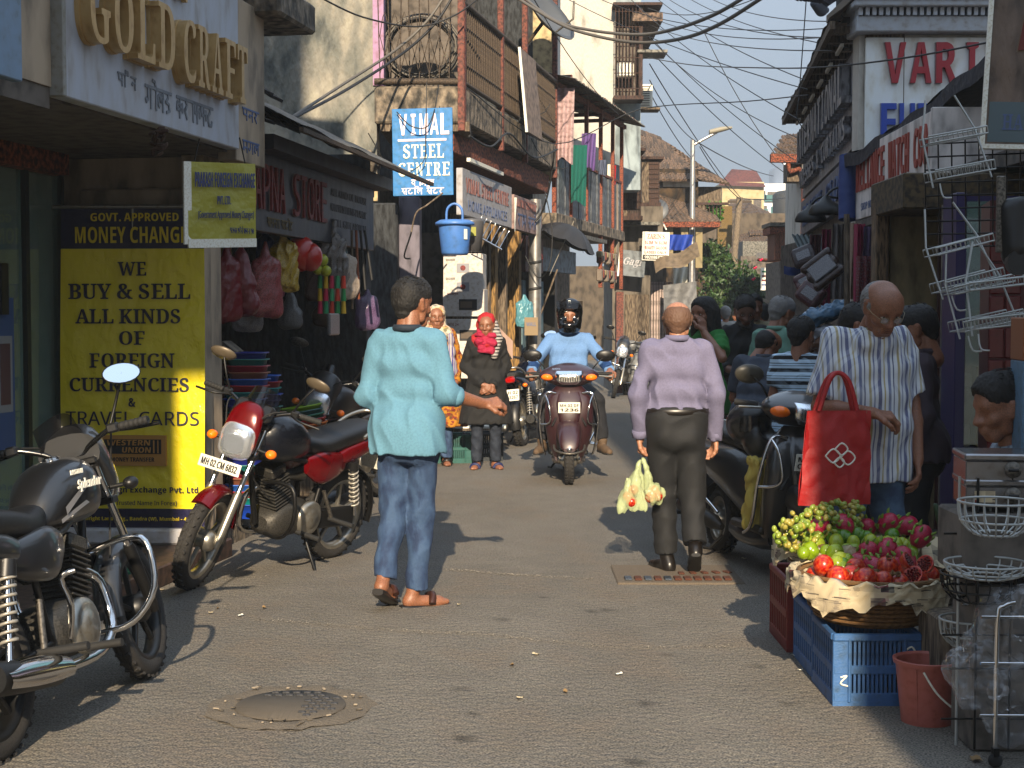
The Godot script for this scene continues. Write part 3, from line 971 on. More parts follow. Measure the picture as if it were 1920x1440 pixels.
	for s in [-1.0, 1.0]:
		obj("side_panel", Geo.new().loft(sect([[.14, .67, s * .1, .06, .02, 2.4], [.25, .66, s * .115, .085, .03, 2.6], [.4, .66, s * .12, .1, .035, 2.6], [.52, .68, s * .105, .05, .02, 2.2]], 0, 16, 3)), panel, t)
		obj("tail_panel", Geo.new().loft(sect([[-.3, .8, s * .05, .03, .03, 2.2], [-.15, .77, s * .085, .05, .035, 2.5], [.0, .74, s * .1, .055, .035, 2.5], [.15, .71, s * .105, .055, .03, 2.4], [.25, .69, s * .1, .03, .02, 2.2]], 0, 16, 3)), panel, t)
		if o.has("stripe"):
			obj("stripe", Geo.new().sheet(14, 1, func(u, v): return Vector3(lerpf(.58, .93, u), .79 + .1 * sin(u * 2.2) + (v - .5) * .025 * (1.2 - u), s * (.128 + .026 * sin(u * PI))), s > 0), o.stripe, tk2)
			obj("stripe", Geo.new().sheet(14, 1, func(u, v): return Vector3(lerpf(.56, .9, u), .755 + .06 * sin(u * 2.0) + (v - .5) * .016, s * (.112 + .03 * sin(u * PI))), s > 0), o.stripe, tk2)
	tb("grab_rail", smooth_path([Vector3(.0, .82, .13), Vector3(-.14, .89, .125), Vector3(-.27, .93, .09), Vector3(-.3, .935, 0), Vector3(-.27, .93, -.09), Vector3(-.14, .89, -.125), Vector3(.0, .82, -.13)], 4), .012, o.get("rail", M.alloy), t, 10)
	obj("rear_fender", arc_fender(R + .05, .075, deg_to_rad(60), deg_to_rad(195), Vector3(0, R, 0)), M.black_plastic, t)
	obj("tail_lamp", Geo.new().loft(sect([[-.36, .79, 0, .02, .04, 2.4], [-.33, .79, 0, .035, .06, 2.6], [-.26, .8, 0, .04, .06, 2.6]], 0, 14, 2)), M.red_lens, t)
	plate(t, Transform3D(Basis(Vector3(0, 0, 1), Vector3(.35, .94, 0), Vector3(-.94, .35, 0)), Vector3(-.345, .62, 0)), .2, .14, o.get("rear_plate", ["MH 02", "CA 67"]))
	# frame and engine
	var fr := Geo.new()
	for s in [-1.0, 1.0]:
		fr.tube(smooth_path([Vector3(.93, .82, s * .03), Vector3(.6, .72, s * .09), Vector3(.2, .68, s * .1), Vector3(-.2, .74, s * .09)], 3), .014, 8)
		fr.tube([Vector3(.3, .68, s * .09), Vector3(.36, .36, s * .08), Vector3(.42, .26, s * .08)], .014, 8)
		fr.tube([Vector3(.4, .33, s * .075), Vector3(0, R, s * .08), Vector3(-.05, R, s * .08)], .016, 8)
	fr.tube([Vector3(.95, .78, 0), Vector3(.86, .5, 0), Vector3(.8, .33, 0)], .018, 8)
	obj("frame", fr, M.black_metal, t)
	obj("crankcase", Geo.new().loft(sect([[.36, .34, 0, .06, .08, 3], [.42, .35, 0, .1, .115, 3], [.6, .35, 0, .115, .12, 3], [.72, .33, 0, .08, .1, 3], [.76, .33, 0, .04, .06, 2.4]], 0, 18, 2)), M.engine, t)
	for s in [-1.0, 1.0]:
		obj("engine_cover", Geo.new().lathe([Vector2(.11, 0), Vector2(.105, .025), Vector2(.08, .035), Vector2(.06, .032), Vector2(.055, .04), Vector2(.001, .042)], 24, Transform3D(Basis(Vector3(1, 0, 0), Vector3(0, 0, s), Vector3(0, -s, 0)), Vector3(.5 + .06 * s, .35, s * .11))), M.alloy, t)
	var fin := Geo.new()
	var cb := Basis(Vector3(0, 0, 1), -.35)
	for i in 9:
		fin.box(Vector3(.66, .45, 0) + cb * Vector3(0, i * .022, 0), Vector3(.15, .008, .17), cb, .002)
	fin.box(Vector3(.66, .45, 0) + cb * Vector3(0, .09, 0), Vector3(.11, .2, .12), cb)
	fin.box(Vector3(.66, .45, 0) + cb * Vector3(0, .22, 0), Vector3(.13, .06, .15), cb, .01)
	obj("cylinder_fins", fin, M.engine, t)
	obj("carburettor", Geo.new().tube([Vector3(.62, .6, .0), Vector3(.52, .6, 0), Vector3(.42, .6, 0)], [.03, .035, .05], 10), M.engine, t)
	# exhaust on the right
	tb("exhaust_pipe", smooth_path([Vector3(.74, .55, .04), Vector3(.84, .48, .07), Vector3(.82, .3, .1), Vector3(.62, .23, .13), Vector3(.3, .24, .15), Vector3(.22, .25, .16)], 4), .021, M.chrome, t, 10)
	obj("silencer", Geo.new().tube([Vector3(.26, .245, .155), Vector3(.2, .25, .16), Vector3(-.05, .29, .175), Vector3(-.22, .32, .18), Vector3(-.235, .322, .18)], [.025, .052, .058, .06, .052], 18), o.get("silencer", M.black_metal), t)
	var se := Geo.new()
	var sd := Transform3D(Basis(Vector3(0, 1, 0), Vector3(-.99, .14, 0), Vector3(.14, .99, 0)).orthonormalized(), Vector3(-.227, .321, .18))
	se.lathe([Vector2(.06, -.02), Vector2(.063, .006), Vector2(.055, .012), Vector2(.05, .004), Vector2(.036, .004), Vector2(.034, .014), Vector2(.028, .016), Vector2(.014, .01), Vector2(.013, .024), Vector2(.009, .024), Vector2(.009, -.01), Vector2(.0005, -.01)], 22, sd, true)
	obj("silencer_end", se, M.alloy_dull, t)
	obj("heat_shield", Geo.new().sheet(12, 6, func(u, v): var a_ = lerpf(-.6, 1.7, v); return Vector3(lerpf(.24, -.22, u), lerpf(.25, .31, u) + sin(a_) * .068 * (.75 + .25 * sin(u * PI)), lerpf(.16, .178, u) + cos(a_) * .068)), M.chrome, t)
	for s in [-1.0, 1.0]:
		var a := Vector3(-.03, R + .02, s * .13)
		var b := Vector3(.08, .68, s * .13)
		obj("shock_absorber", Geo.new().tube([a, a.lerp(b, .2), a.lerp(b, .22), b], [.014, .014, .03, .03][0], 10), M.chrome, t)
		obj("shock_spring", spring(a.lerp(b, .2), a.lerp(b, .86), .029, 8, .0065), M.spring_grey, t)
		obj("shock_shroud", Geo.new().tube([a.lerp(b, .84), b], .034, 12), M.black_plastic, t)
		for q in [[.52, .27, .18], [.22, .32, .2]]:
			tb("footpeg", [Vector3(q[0], q[1], s * .1), Vector3(q[0], q[1], s * (q[2] + .1))], .016, M.rubber, t, 8)
		tb("foot_hanger", [Vector3(.3, .5, s * .1), Vector3(.22, .33, s * .13)], .013, M.alloy_dull, t)
	obj("chain_case", Geo.new().box(Vector3(.2, .32, -.1), Vector3(.52, .13, .03), Basis(Vector3(0, 0, 1), .06), .02), M.black_metal, t)
	tb("kick_lever", smooth_path([Vector3(.42, .33, .13), Vector3(.4, .45, .17), Vector3(.36, .56, .17), Vector3(.38, .58, .22)], 3), .011, M.chrome, t)
	var cg: Material = o.get("guard", M.chrome)
	for s in [-1.0, 1.0]:
		tb("crash_guard", smooth_path([Vector3(.84, .6, s * .05), Vector3(.86, .63, s * .2), Vector3(.86, .6, s * .29), Vector3(.84, .42, s * .3), Vector3(.8, .3, s * .2), Vector3(.77, .28, s * .06)], 4), .013, cg, t, 10)
	tb("side_stand", [Vector3(.45, .26, -.1), Vector3(.42, .03, -.24 - lean * .1), Vector3(.46, .016, -.27 - lean * .1)], .011, M.black_metal, t)
	tb("brake_cable", smooth_path([Vector3(.93, 1.06, .2), Vector3(1.04, 1.02, .14), Vector3(1.08, .75, .06), Vector3(1.0, .55, .06)], 4), .0045, M.rubber, t, 6)
	tb("clutch_cable", smooth_path([Vector3(.93, 1.06, -.2), Vector3(1.05, 1.0, -.12), Vector3(1.0, .7, -.05), Vector3(.8, .5, -.08)], 4), .0045, M.rubber, t, 6)
	return t

func scooter(label: String, base: Vector3, heading: Vector3, lean: float, steer: float, o: Dictionary) -> Node3D:
	var yaw := atan2(-heading.z, heading.x)
	var t := thing("scooter", label, "scooter", Transform3D(Basis(Vector3.UP, yaw) * Basis(Vector3.RIGHT, lean), base))
	var body: Material = o.body
	var R := .218
	var WB := 1.24
	var piv := Vector3(1.06, .8, 0)
	var S := Transform3D(Basis(), piv) * Transform3D(Basis(Vector3(-.42, .9, 0).normalized(), steer), V0) * Transform3D(Basis(), -piv)
	wheel("rear_wheel", t, Transform3D(Basis(), Vector3(0, R, 0)), R, .098, 3, o)
	wheel("front_wheel", t, S * Transform3D(Basis(), Vector3(WB, R, 0)), R, .092, 3, o)
	for s in [-1.0, 1.0]:
		tb("fork_tube", [Vector3(WB - .02, R, s * .075), Vector3(WB - .1, R + .26, s * .07)], .018, M.alloy_dull, t, 10).transform = S
		obj("fork_link", Geo.new().lathe([Vector2(.001, 0), Vector2(.03, .002), Vector2(.03, .03), Vector2(.001, .034)], 14, Transform3D(Basis(Vector3(1, 0, 0), Vector3(0, 0, s), Vector3(0, -s, 0)), Vector3(WB - .01, R + .01, s * .07))), M.alloy, t, S)
	obj("front_fender", Geo.new().loft(sect([[.98, .47, 0, .05, .09, 2.6], [1.08, .5, 0, .085, .11, 2.5], [1.22, .49, 0, .095, .115, 2.4], [1.34, .44, 0, .085, .105, 2.3], [1.42, .37, 0, .055, .085, 2.2], [1.45, .33, 0, .02, .05, 2]], 0, 20, 3)), body, t, S)
	tb("fender_guard", smooth_path([Vector3(1.28, .36, -.14), Vector3(1.4, .32, -.12), Vector3(1.47, .3, 0), Vector3(1.4, .32, .12), Vector3(1.28, .36, .14)], 4), .011, M.alloy_dull, t).transform = S
	obj("fender_badge", Geo.new().ell(Vector3(1.462, .335, 0), Vector3(.01, .02, .022), Basis(), 10), M.chrome, t, S)
	# leg shield: the outer skin, broad at mid height
	obj("leg_shield", Geo.new().loft(sect([[.2, .93, 0, .08, .13, 2.6], [.3, .98, 0, .1, .17, 2.6], [.45, 1.06, 0, .1, .21, 2.5], [.6, 1.1, 0, .095, .225, 2.4], [.74, 1.1, 0, .08, .215, 2.4], [.84, 1.07, 0, .06, .17, 2.4], [.9, 1.05, 0, .04, .11, 2.2]], 1, 28, 3)), body, t)
	obj("shield_nose", Geo.new().loft(sect([[.46, 1.13, 0, .05, .06, 2.2], [.52, 1.17, 0, .045, .08, 2.2], [.62, 1.185, 0, .035, .1, 2.2], [.74, 1.165, 0, .03, .12, 2.2], [.84, 1.11, 0, .03, .1, 2.2]], 1, 20, 3)), body, t)
	for s in [-1.0, 1.0]:
		obj("air_grille", Geo.new().box(Vector3(1.175, .57, s * .135), Vector3(.03, .1, .02), Basis(Vector3(1, 0, 0), s * -.5), .008), M.black_plastic, t)
	# handlebar cover with lamp
	obj("handlebar_cover", Geo.new().loft(sect([[.9, 1.04, 0, .07, .14, 2.4], [.95, 1.06, 0, .11, .24, 2.3], [1.0, 1.06, 0, .125, .28, 2.2], [1.05, 1.03, 0, .11, .22, 2.2], [1.09, 1.0, 0, .07, .12, 2.1], [1.105, .98, 0, .03, .05, 2]], 1, 28, 3)), o.get("cover_mat", body), t, S)
	obj("headlamp", Geo.new().loft(sect([[.91, 1.14, 0, .03, .07, 2.6], [.945, 1.165, 0, .04, .115, 2.8], [1.0, 1.17, 0, .042, .13, 3], [1.035, 1.145, 0, .03, .125, 3]], 1, 22, 2)), M.reflector, t, S)
	var rf := Geo.new()
	for i in 9:
		rf.box(Vector3(1.211, .972, (i - 4) * .022), Vector3(.004, .08 - absf(i - 4) * .006, .006))
	obj("headlamp_flutes", rf, M.alloy, t, S)
	for s in [-1.0, 1.0]:
		obj("indicator", Geo.new().ell(Vector3(1.125, .975, s * .195), Vector3(.06, .034, .066), Basis(Vector3.UP, s * .5), 14), M.amber, t, S)
		obj("grip", Geo.new().tube([Vector3(.99, 1.0, s * .27), Vector3(.94, 1.0, s * .4)], .018, 12), M.rubber, t, S)
		tb("lever", [Vector3(1.03, .985, s * .26), Vector3(1.0, .975, s * .4)], .008, M.alloy, t).transform = S
		mirror(t, Vector3(1.0, 1.05, s * .22), Vector3(.97, 1.17, s * .34), dish(Vector3(-.95, .25, -s * .1).normalized()), S, o.get("mirror_back", M.black_plastic), 1.15)
	# tube guards round the shield
	for s in [-1.0, 1.0]:
		tb("chrome_guard", smooth_path([Vector3(1.13, .83, s * .12), Vector3(1.14, .82, s * .22), Vector3(1.12, .6, s * .27), Vector3(1.0, .32, s * .24), Vector3(.85, .24, s * .22)], 4), .011, M.chrome, t, 8)
		tb("chrome_guard", smooth_path([Vector3(1.14, .82, s * .22), Vector3(1.2, .74, s * .19), Vector3(1.22, .6, s * .17), Vector3(1.17, .55, s * .2), Vector3(1.1, .54, s * .268)], 4), .009, M.chrome, t, 8)
	bx("floorboard", Vector3(.76, .27, 0), Vector3(.46, .05, .36), M.black_plastic, t, Basis(), .015)
	obj("floor_skirt", Geo.new().loft(sect([[.4, .22, 0, .06, .13, 3], [.6, .2, 0, .06, .16, 3], [.85, .2, 0, .06, .16, 3], [1.0, .23, 0, .06, .13, 3]], 0, 18, 2)), body, t)
	obj("rear_body", Geo.new().loft(sect([[.6, .45, 0, .16, .12, 2.8], [.52, .5, 0, .2, .15, 2.8], [.35, .56, 0, .19, .185, 2.6], [.1, .6, 0, .15, .195, 2.5], [-.12, .63, 0, .12, .17, 2.4], [-.3, .66, 0, .08, .12, 2.3], [-.36, .67, 0, .04, .07, 2.2]], 0, 24, 3)), body, t)
	obj("seat", Geo.new().loft(sect([[.62, .73, 0, .03, .06, 2.4], [.55, .74, 0, .05, .11, 2.8], [.35, .755, 0, .055, .145, 3], [.1, .78, 0, .055, .15, 3], [-.12, .8, 0, .05, .13, 2.8], [-.2, .805, 0, .03, .08, 2.4]], 0, 20, 3)), M.seat, t)
	tb("grab_rail", smooth_path([Vector3(-.05, .76, .15), Vector3(-.22, .83, .14), Vector3(-.33, .85, 0), Vector3(-.22, .83, -.14), Vector3(-.05, .76, -.15)], 4), .011, M.alloy, t)
	obj("tail_lamp", Geo.new().ell(Vector3(-.35, .68, 0), Vector3(.05, .04, .1), Basis(), 12), M.red_lens, t)
	obj("rear_fender", arc_fender(R + .05, .07, deg_to_rad(80), deg_to_rad(200), Vector3(0, R, 0)), M.black_plastic, t)
	bx("engine_case", Vector3(.15, .25, -.12), Vector3(.42, .18, .1), M.engine, t, Basis(), .03)
	obj("silencer", Geo.new().tube([Vector3(.3, .2, .13), Vector3(.2, .22, .15), Vector3(-.3, .27, .17), Vector3(-.32, .27, .17)], [.02, .05, .055, .045], 14), M.black_metal, t)
	tb("side_guard", smooth_path([Vector3(.38, .3, .2), Vector3(.2, .4, .26), Vector3(-.1, .42, .27), Vector3(-.28, .5, .2)], 4), .011, M.chrome, t)
	tb("side_guard", smooth_path([Vector3(.38, .3, -.2), Vector3(.2, .4, -.26), Vector3(-.1, .42, -.27), Vector3(-.28, .5, -.2)], 4), .011, M.chrome, t)
	tb("pillion_step", smooth_path([Vector3(.3, .3, -.2), Vector3(.28, .27, -.32), Vector3(.15, .27, -.32), Vector3(.15, .3, -.2)], 3), .009, M.chrome, t)
	tb("centre_stand", [Vector3(.25, .14, .1), Vector3(.2, .05, .16), Vector3(.17, .05, .19)], .012, M.black_metal, t)
	if o.has("plate"):
		plate(t, Transform3D(Basis(Vector3(0, 0, -1), Vector3(.12, .99, 0), Vector3(.99, -.12, 0)), Vector3(1.225, .7, 0)), .2, .1, o.plate)
	if o.has("badge"):
		text(o.badge, Vector3(0, 0, 0), .1, .025, M.chrome, t, "serif_bold", .004, .3).transform = Transform3D(Basis(Vector3(0, 0, -.05), Vector3(-.02, .045, 0), Vector3(.04, .02, 0)), Vector3(1.145, 1.053, .12))
	return t

func base_materials() -> void:
	M.skin = mt("skin", Color(.56, .37, .27), .5, 0, "fine", Vector3.ONE * 3)
	M.skin_fair = mt("skin_fair", Color(.68, .48, .37), .5, 0, "fine", Vector3.ONE * 3)
	M.skin_dark = mt("skin_dark", Color(.42, .27, .2), .5, 0, "fine", Vector3.ONE * 3)
	for k in ["skin", "skin_fair", "skin_dark"]:
		M[k].subsurf_scatter_enabled = true
		M[k].subsurf_scatter_strength = .08
	mt("hair", Color(.05, .043, .04), .75)
	mt("hair_grey", Color(.42, .41, .4), .7)
	mt("hair_brown", Color(.34, .24, .18), .7)
	mt("shoe", Color(.09, .075, .065), .35)
	mt("rubber", Color(.09, .088, .085), .75)
	mt("tyre", Color(.17, .16, .15), .85, 0, "dirt", Vector3.ONE * 5, "n_fine", .5)
	mt("alloy", Color(.62, .61, .58), .35, .85, "dust", Vector3.ONE * 3)
	mt("alloy_dull", Color(.45, .43, .4), .5, .8, "dirt", Vector3.ONE * 4)
	mt("chrome", Color(.82, .82, .82), .1, 1.0)
	mt("chrome_dark", Color(.25, .25, .25), .2, .9)
	mt("black_metal", Color(.09, .087, .085), .45, .3, "dirt", Vector3.ONE * 5)
	mt("black_plastic", Color(.075, .075, .078), .42, 0, "dust", Vector3.ONE * 3)
	mt("engine", Color(.3, .29, .27), .55, .6, "dirt", Vector3.ONE * 6, "n_fine", .4)
	mt("spring_grey", Color(.6, .58, .54), .4, .3)
	mt("seat", Color(.055, .055, .06), .48, 0, "dust", Vector3.ONE * 3, "n_fine", .35)
	mt("mirror", Color(.9, .92, .93), .02, 1.0)
	mt("plate_white", Color(.86, .86, .82), .5, 0, "dust", Vector3.ONE * 6)
	mt("ink", Color(.05, .05, .055), .6)
	mt("orange_paint", Color(.9, .35, .08), .5)
	mt("amber", Color(.95, .45, .06), .12)
	mt("red_lens", Color(.6, .04, .04), .12)
	mt("reflector", Color(.88, .9, .92), .08, 1.0, "", Vector3.ONE * 20, "n_fine", .5)
	glass("clear_glass", Color(.95, .97, 1), .12, .03)
	glass("visor", Color(.05, .05, .06), .75, .08)

# ---------------------------------------------------------------- helpers for facades: local x along the front, y up, z out to the street
func pb(n: String, parent: Node, x0: float, x1: float, y0: float, y1: float, z0: float, z1: float, m: Material, bev := 0.0) -> MeshInstance3D:
	return bx(n, Vector3((x0 + x1) / 2, (y0 + y1) / 2, (z0 + z1) / 2), Vector3(x1 - x0, y1 - y0, z1 - z0), m, parent, Basis(), bev)
func letters(s: String, x0: float, x1: float, y0: float, y1: float, z: float, depth: float, m: Material, parent: Node, kind := "sans_bold", bevel_back: Material = null) -> void:
	var n := s.length()
	var w := (x1 - x0) / n
	for i in n:
		if s[i] == " ": continue
		var k := .55 if s[i] == "I" else 1.0
		var c := Vector3(x0 + w * (i + .5), (y0 + y1) / 2, z)
		text(s[i], c, w * .82 * k, y1 - y0, m, parent, kind, depth, 0.0, "letter")
		if bevel_back:
			text(s[i], c - Vector3(0, 0, depth * .55), w * .88 * k, (y1 - y0) * 1.03, bevel_back, parent, kind, depth * .5, 0.0, "letter_rim")
func wobble(a: Vector3, b: Vector3, sag: float, n := 14, jit := 0.0) -> Array:
	var p := []
	for i in n + 1:
		var t := float(i) / n
		p.append(a.lerp(b, t) + Vector3(rnd(-jit, jit), -sag * 4.0 * t * (1.0 - t) + rnd(-jit, jit), rnd(-jit, jit)))
	return p
func wall_mats() -> void:
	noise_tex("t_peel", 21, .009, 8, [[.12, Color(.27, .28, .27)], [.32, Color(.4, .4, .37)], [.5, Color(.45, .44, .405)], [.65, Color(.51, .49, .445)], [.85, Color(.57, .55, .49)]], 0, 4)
	noise_tex("t_conc", 22, .02, 6, [[.2, Color(.2, .19, .17)], [.5, Color(.4, .36, .31)], [.75, Color(.52, .47, .4)]])
	noise_tex("t_rust", 23, .025, 6, [[.25, Color(.2, .11, .07)], [.5, Color(.42, .2, .12)], [.75, Color(.55, .3, .2)]])
	noise_tex("t_wash", 24, .012, 6, [[.1, Color(.5, .48, .44)], [.3, Color(.63, .615, .58)], [.5, Color(.69, .67, .635)]], 0, 8)
	noise_tex("t_tile", 25, .03, 5, [[.2, Color(.2, .165, .14)], [.45, Color(.34, .285, .24)], [.7, Color(.46, .38, .32)]])
	noise_tex("t_plank", 26, .03, 5, [[.2, Color(.21, .175, .14)], [.5, Color(.35, .3, .245)], [.75, Color(.45, .4, .335)]], 0, 14)
	mt("peel_wall", Color.WHITE, .95, 0, "t_peel", Vector3(.7, .28, .7), "n_rough", .5)
	mt("concrete", Color.WHITE, .95, 0, "t_conc", Vector3(.8, .5, .8), "n_rough", .6)
	mt("rust", Color.WHITE, .85, .1, "t_rust", Vector3.ONE * 1.5)
	mt("whitewash", Color.WHITE, .92, 0, "t_wash", Vector3(.5, .16, .5), "n_fine", .3)
	mt("roof_tile", Color.WHITE, .95, 0, "t_tile", Vector3.ONE * .7, "n_rough", .4)
	mt("weathered_wood", Color.WHITE, .9, 0, "t_plank", Vector3(2.2, .35, 2.2), "n_fine", .4)
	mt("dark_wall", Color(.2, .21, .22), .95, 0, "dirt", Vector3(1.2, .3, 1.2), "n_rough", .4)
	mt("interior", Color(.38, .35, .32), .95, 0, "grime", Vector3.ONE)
	mt("beige_panel", Color(.62, .55, .46), .7, 0, "grime", Vector3(.6, .25, .6))
	mt("grey_panel", Color(.62, .64, .68), .5, .1, "dust", Vector3(.7, .25, .7), "n_dent", .15)
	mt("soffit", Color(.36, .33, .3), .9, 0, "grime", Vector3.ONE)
	mt("brass", Color(.72, .6, .4), .4, .5, "dust", Vector3.ONE)
	mt("step_stone", Color(.3, .22, .18), .6, 0, "dirt", Vector3.ONE)
	mt("green_mat", Color(.05, .42, .27), .95, 0, "fine", Vector3.ONE * 6, "n_rough", 1)
	mt("dark_frame", Color(.1, .12, .11), .5)
	glass("shop_glass", Color(.5, .62, .58), .3, .03)
	mt("vinyl_yellow", Color(.84, .77, .13), .28, 0, "", Vector3(.8, .5, .8), "n_fold", .5)
	mt("vinyl_navy", Color(.07, .06, .2), .38, 0, "", Vector3.ONE * .8, "n_fold", .25)
	mt("navy_ink", Color(.06, .05, .16), .5)
	mt("yellow_ink", Color(.8, .7, .1), .5)
	mt("tan_print", Color(.66, .47, .2), .5)
	mt("flex_yellow", Color(.6, .58, .22), .3, 0, "", Vector3.ONE * 2, "n_fold", .5)
	mt("blue_ink", Color(.16, .2, .42), .5)
	mt("sheet_metal", Color(.42, .41, .38), .6, .4, "dirt", Vector3(.8, .8, .8), "n_dent", .4)
	mt("dark_sign", Color(.1, .11, .16), .45, 0, "dirt", Vector3(.8, .35, .8), "n_dent", .3)
	mt("dull_red", Color(.48, .13, .12), .6, 0, "dirt", Vector3.ONE * 2)
	mt("sign_blue", Color(.1, .42, .66), .5, 0, "dust", Vector3.ONE * 1.5, "n_dent", .4)
	mt("cream_ink", Color(.9, .88, .74), .6)
	mt("pink_ink", Color(.9, .82, .83), .6)
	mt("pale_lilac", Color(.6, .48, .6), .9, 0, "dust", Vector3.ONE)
	mt("red_oxide", Color(.42, .22, .17), .75, 0, "dirt", Vector3.ONE * 1.2)
	mt("old_iron", Color(.33, .28, .23), .75, .4, "dirt", Vector3.ONE * 3)
	mt("cable_black", Color(.1, .1, .1), .6)
	mt("cable_grey", Color(.35, .33, .3), .6)
	mt("faded_board", Color(.6, .6, .62), .6, 0, "dust", Vector3.ONE, "n_dent", .2)
	mt("faded_red", Color(.5, .32, .3), .7)
	mt("faded_blue", Color(.3, .36, .5), .7)

func gold_craft() -> void:
	var X := face_xf(Vector3(-2.07, 0, -6.98), Vector3(-1.67, 0, -9.2))
	var L := 2.256
	# the shop with its glass front, ceiling and step
	var b := thing("jewellery_shop", "shaded jewellery shop with dark glass front and brown stone step", "building", X)
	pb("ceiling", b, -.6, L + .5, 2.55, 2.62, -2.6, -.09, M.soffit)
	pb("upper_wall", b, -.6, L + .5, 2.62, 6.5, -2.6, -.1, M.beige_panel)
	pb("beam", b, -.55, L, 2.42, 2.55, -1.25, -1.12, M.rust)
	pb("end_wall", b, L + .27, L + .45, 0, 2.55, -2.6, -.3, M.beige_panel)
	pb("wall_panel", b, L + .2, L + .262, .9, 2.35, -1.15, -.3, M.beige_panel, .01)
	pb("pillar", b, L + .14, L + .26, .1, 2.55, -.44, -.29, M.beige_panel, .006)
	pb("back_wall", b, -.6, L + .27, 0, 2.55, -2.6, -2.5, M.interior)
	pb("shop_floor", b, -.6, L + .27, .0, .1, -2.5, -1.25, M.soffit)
	pb("stone_step", b, -.3, L + .3, 0, .12, -1.25, -.18, M.step_stone, .008)
	pb("door_mat", b, .95, 1.5, .121, .135, -.6, -.25, M.green_mat)
	for x in [-.55, .25, 1.05, 1.85, 2.3]:
		pb("glass_frame", b, x, x + .045, .1, 2.5, -1.26, -1.2, M.dark_frame)
	for x in [-.5, .3, 1.1, 1.9]:
		pb("glass_pane", b, x, x + (.74 if x < 1.5 else .4), .12, 2.48, -1.235, -1.225, M.shop_glass)
	pb("handle_plate", b, 1.52, 1.6, 1.55, 1.85, -1.22, -1.18, M.black_plastic)
	var pic := pb("window_poster", b, 1.15, 1.72, .75, 1.65, -1.222, -1.217, mt("poster_blue", Color(.18, .3, .5), .3))
	for q in [[-.1, .05, .2, .62], [.17, .0, .17, .45]]:
		pb("picture_mount", pic, q[0] - q[2] / 2, q[0] + q[2] / 2, q[1] - q[3] / 2, q[1] + q[3] / 2, .003, .006, mt("mount", Color(.5, .52, .55), .5))
		pb("picture", pic, q[0] - q[2] * .33, q[0] + q[2] * .33, q[1] - q[3] * .4, q[1] + q[3] * .4, .006, .009, mt("picture_maroon", Color(.3, .2, .24), .5))
	# fascia sign with raised letters
	var s := thing("shop_sign", "grey fascia board with raised gold capital letters", "sign", X)
	pb("board", s, 0, L, 2.56, 3.75, -.085, 0, M.grey_panel, .006)
	pb("edge_strip", s, -.035, 0, 2.56, 3.75, -.09, .008, mt("edge_grey", Color(.5, .5, .48), .6, 0, "dust", Vector3.ONE * 2), .004)
	letters("GOLD", .08, 1.12, 2.84, 3.18, .045, .07, M.brass, s, "serif_bold", M.brass)
	letters("CRAFT", 1.2, 2.22, 2.82, 3.16, .045, .07, M.brass, s, "serif_bold", M.brass)
	text("P N", Vector3(1.25, 3.32, .02), .3, .1, M.brass, s, "serif_bold", .03)
	deva("gold krafft", Vector3(1.35, 2.69, .004), .95, .11, mt("faded_print", Color(.42, .44, .47), .7), s)
	deva("pI en", Vector3(.66, 2.73, .004), .22, .06, M.faded_print, s)
	var p := thing("side_panel", "narrow beige panel with faded lettering beside the gold letter fascia", "panel", X)
	pb("board", p, L + .03, L + .55, 2.5, 3.5, -.15, -.03, M.beige_panel, .005)
	deva("pnr", Vector3(L + .28, 2.8, -.026), .3, .07, M.faded_blue, p)
	deva("mgl", Vector3(L + .28, 2.6, -.026), .3, .07, M.faded_blue, p)
	one("sunshade_slab", Geo.new().box(at(520, 20, 9.95) + Vector3(-.1, 0, 0), Vector3(.75, .2, .5), X.basis, .02), M.concrete, "dark concrete sunshade slab above the tiled eaves", "slab")
	var nb := thing("neighbour_fascia", "beige fascia wall running on before the grey letter board", "building", X)
	pb("wall", nb, -3.2, -.04, 2.6, 4.2, -.4, -.05, M.beige_panel)
	pb("soffit", nb, -3.2, -.04, 2.5, 2.6, -1.6, -.06, M.soffit)
	pb("shop_wall", nb, -3.2, -.8, 0, 2.5, -2.6, -1.6, M.interior)
	one("blue_board", Geo.new().box(X * Vector3(-1.05, 3.2, .03), Vector3(1.1, 1.3, .05), X.basis, .005), mt("pale_blue_board", Color(.4, .5, .6), .5, 0, "dust", Vector3.ONE), "pale blue signboard edge on the beige fascia wall", "sign")
	# dried garland under the fascia
	var g := Geo.new()
	for i in 26:
		g.ell(at(298, 262, 8.0) + Vector3(rnd(-.04, .04), rnd(-.08, .07), rnd(-.03, .03)), Vector3(.012, .026, .01), Basis(Vector3(1, 1, 0).normalized(), rnd(0, 6)), 6)
	one("dried_garland", g, mt("dry_flower", Color(.2, .12, .07), .95), "dried flower charm hanging under the grey fascia", "garland").set_meta("kind", "stuff")
	# hanging yellow sign in clear wrap
	var a := at(353, 458, 8.55)
	var c := at(480, 440, 8.9)
	var H := face_xf(a, c)
	H.origin = a
	var hs := thing("hanging_sign", "yellow plastic-wrapped exchange sign hung under the fascia", "sign", H)
	var w := Vector2(c.x - a.x, c.z - a.z).length()
	var hs_b := Basis(Vector3(1, .045, 0), Vector3(0, 1, 0), Vector3(0, 0, 1))
	var bd := obj("board", Geo.new().sheet(24, 16, func(u, v): return Vector3(u * w, v * .47, .004 * sin(u * 9 + v * 3) * sin(v * 7))), M.flex_yellow, hs, Transform3D(hs_b, V0))
	obj("back_board", Geo.new().box(Vector3(w / 2, .235, -.035), Vector3(w, .47, .03), Basis(), .004), M.faded_board, hs, Transform3D(hs_b, V0))
	var fr := Geo.new()
	fr.bar(Vector3(0, 0, -.005), Vector3(0, .47, -.005), .012, .05)
	fr.bar(Vector3(0, .004, 0), Vector3(w, .004, 0), .012, .05)
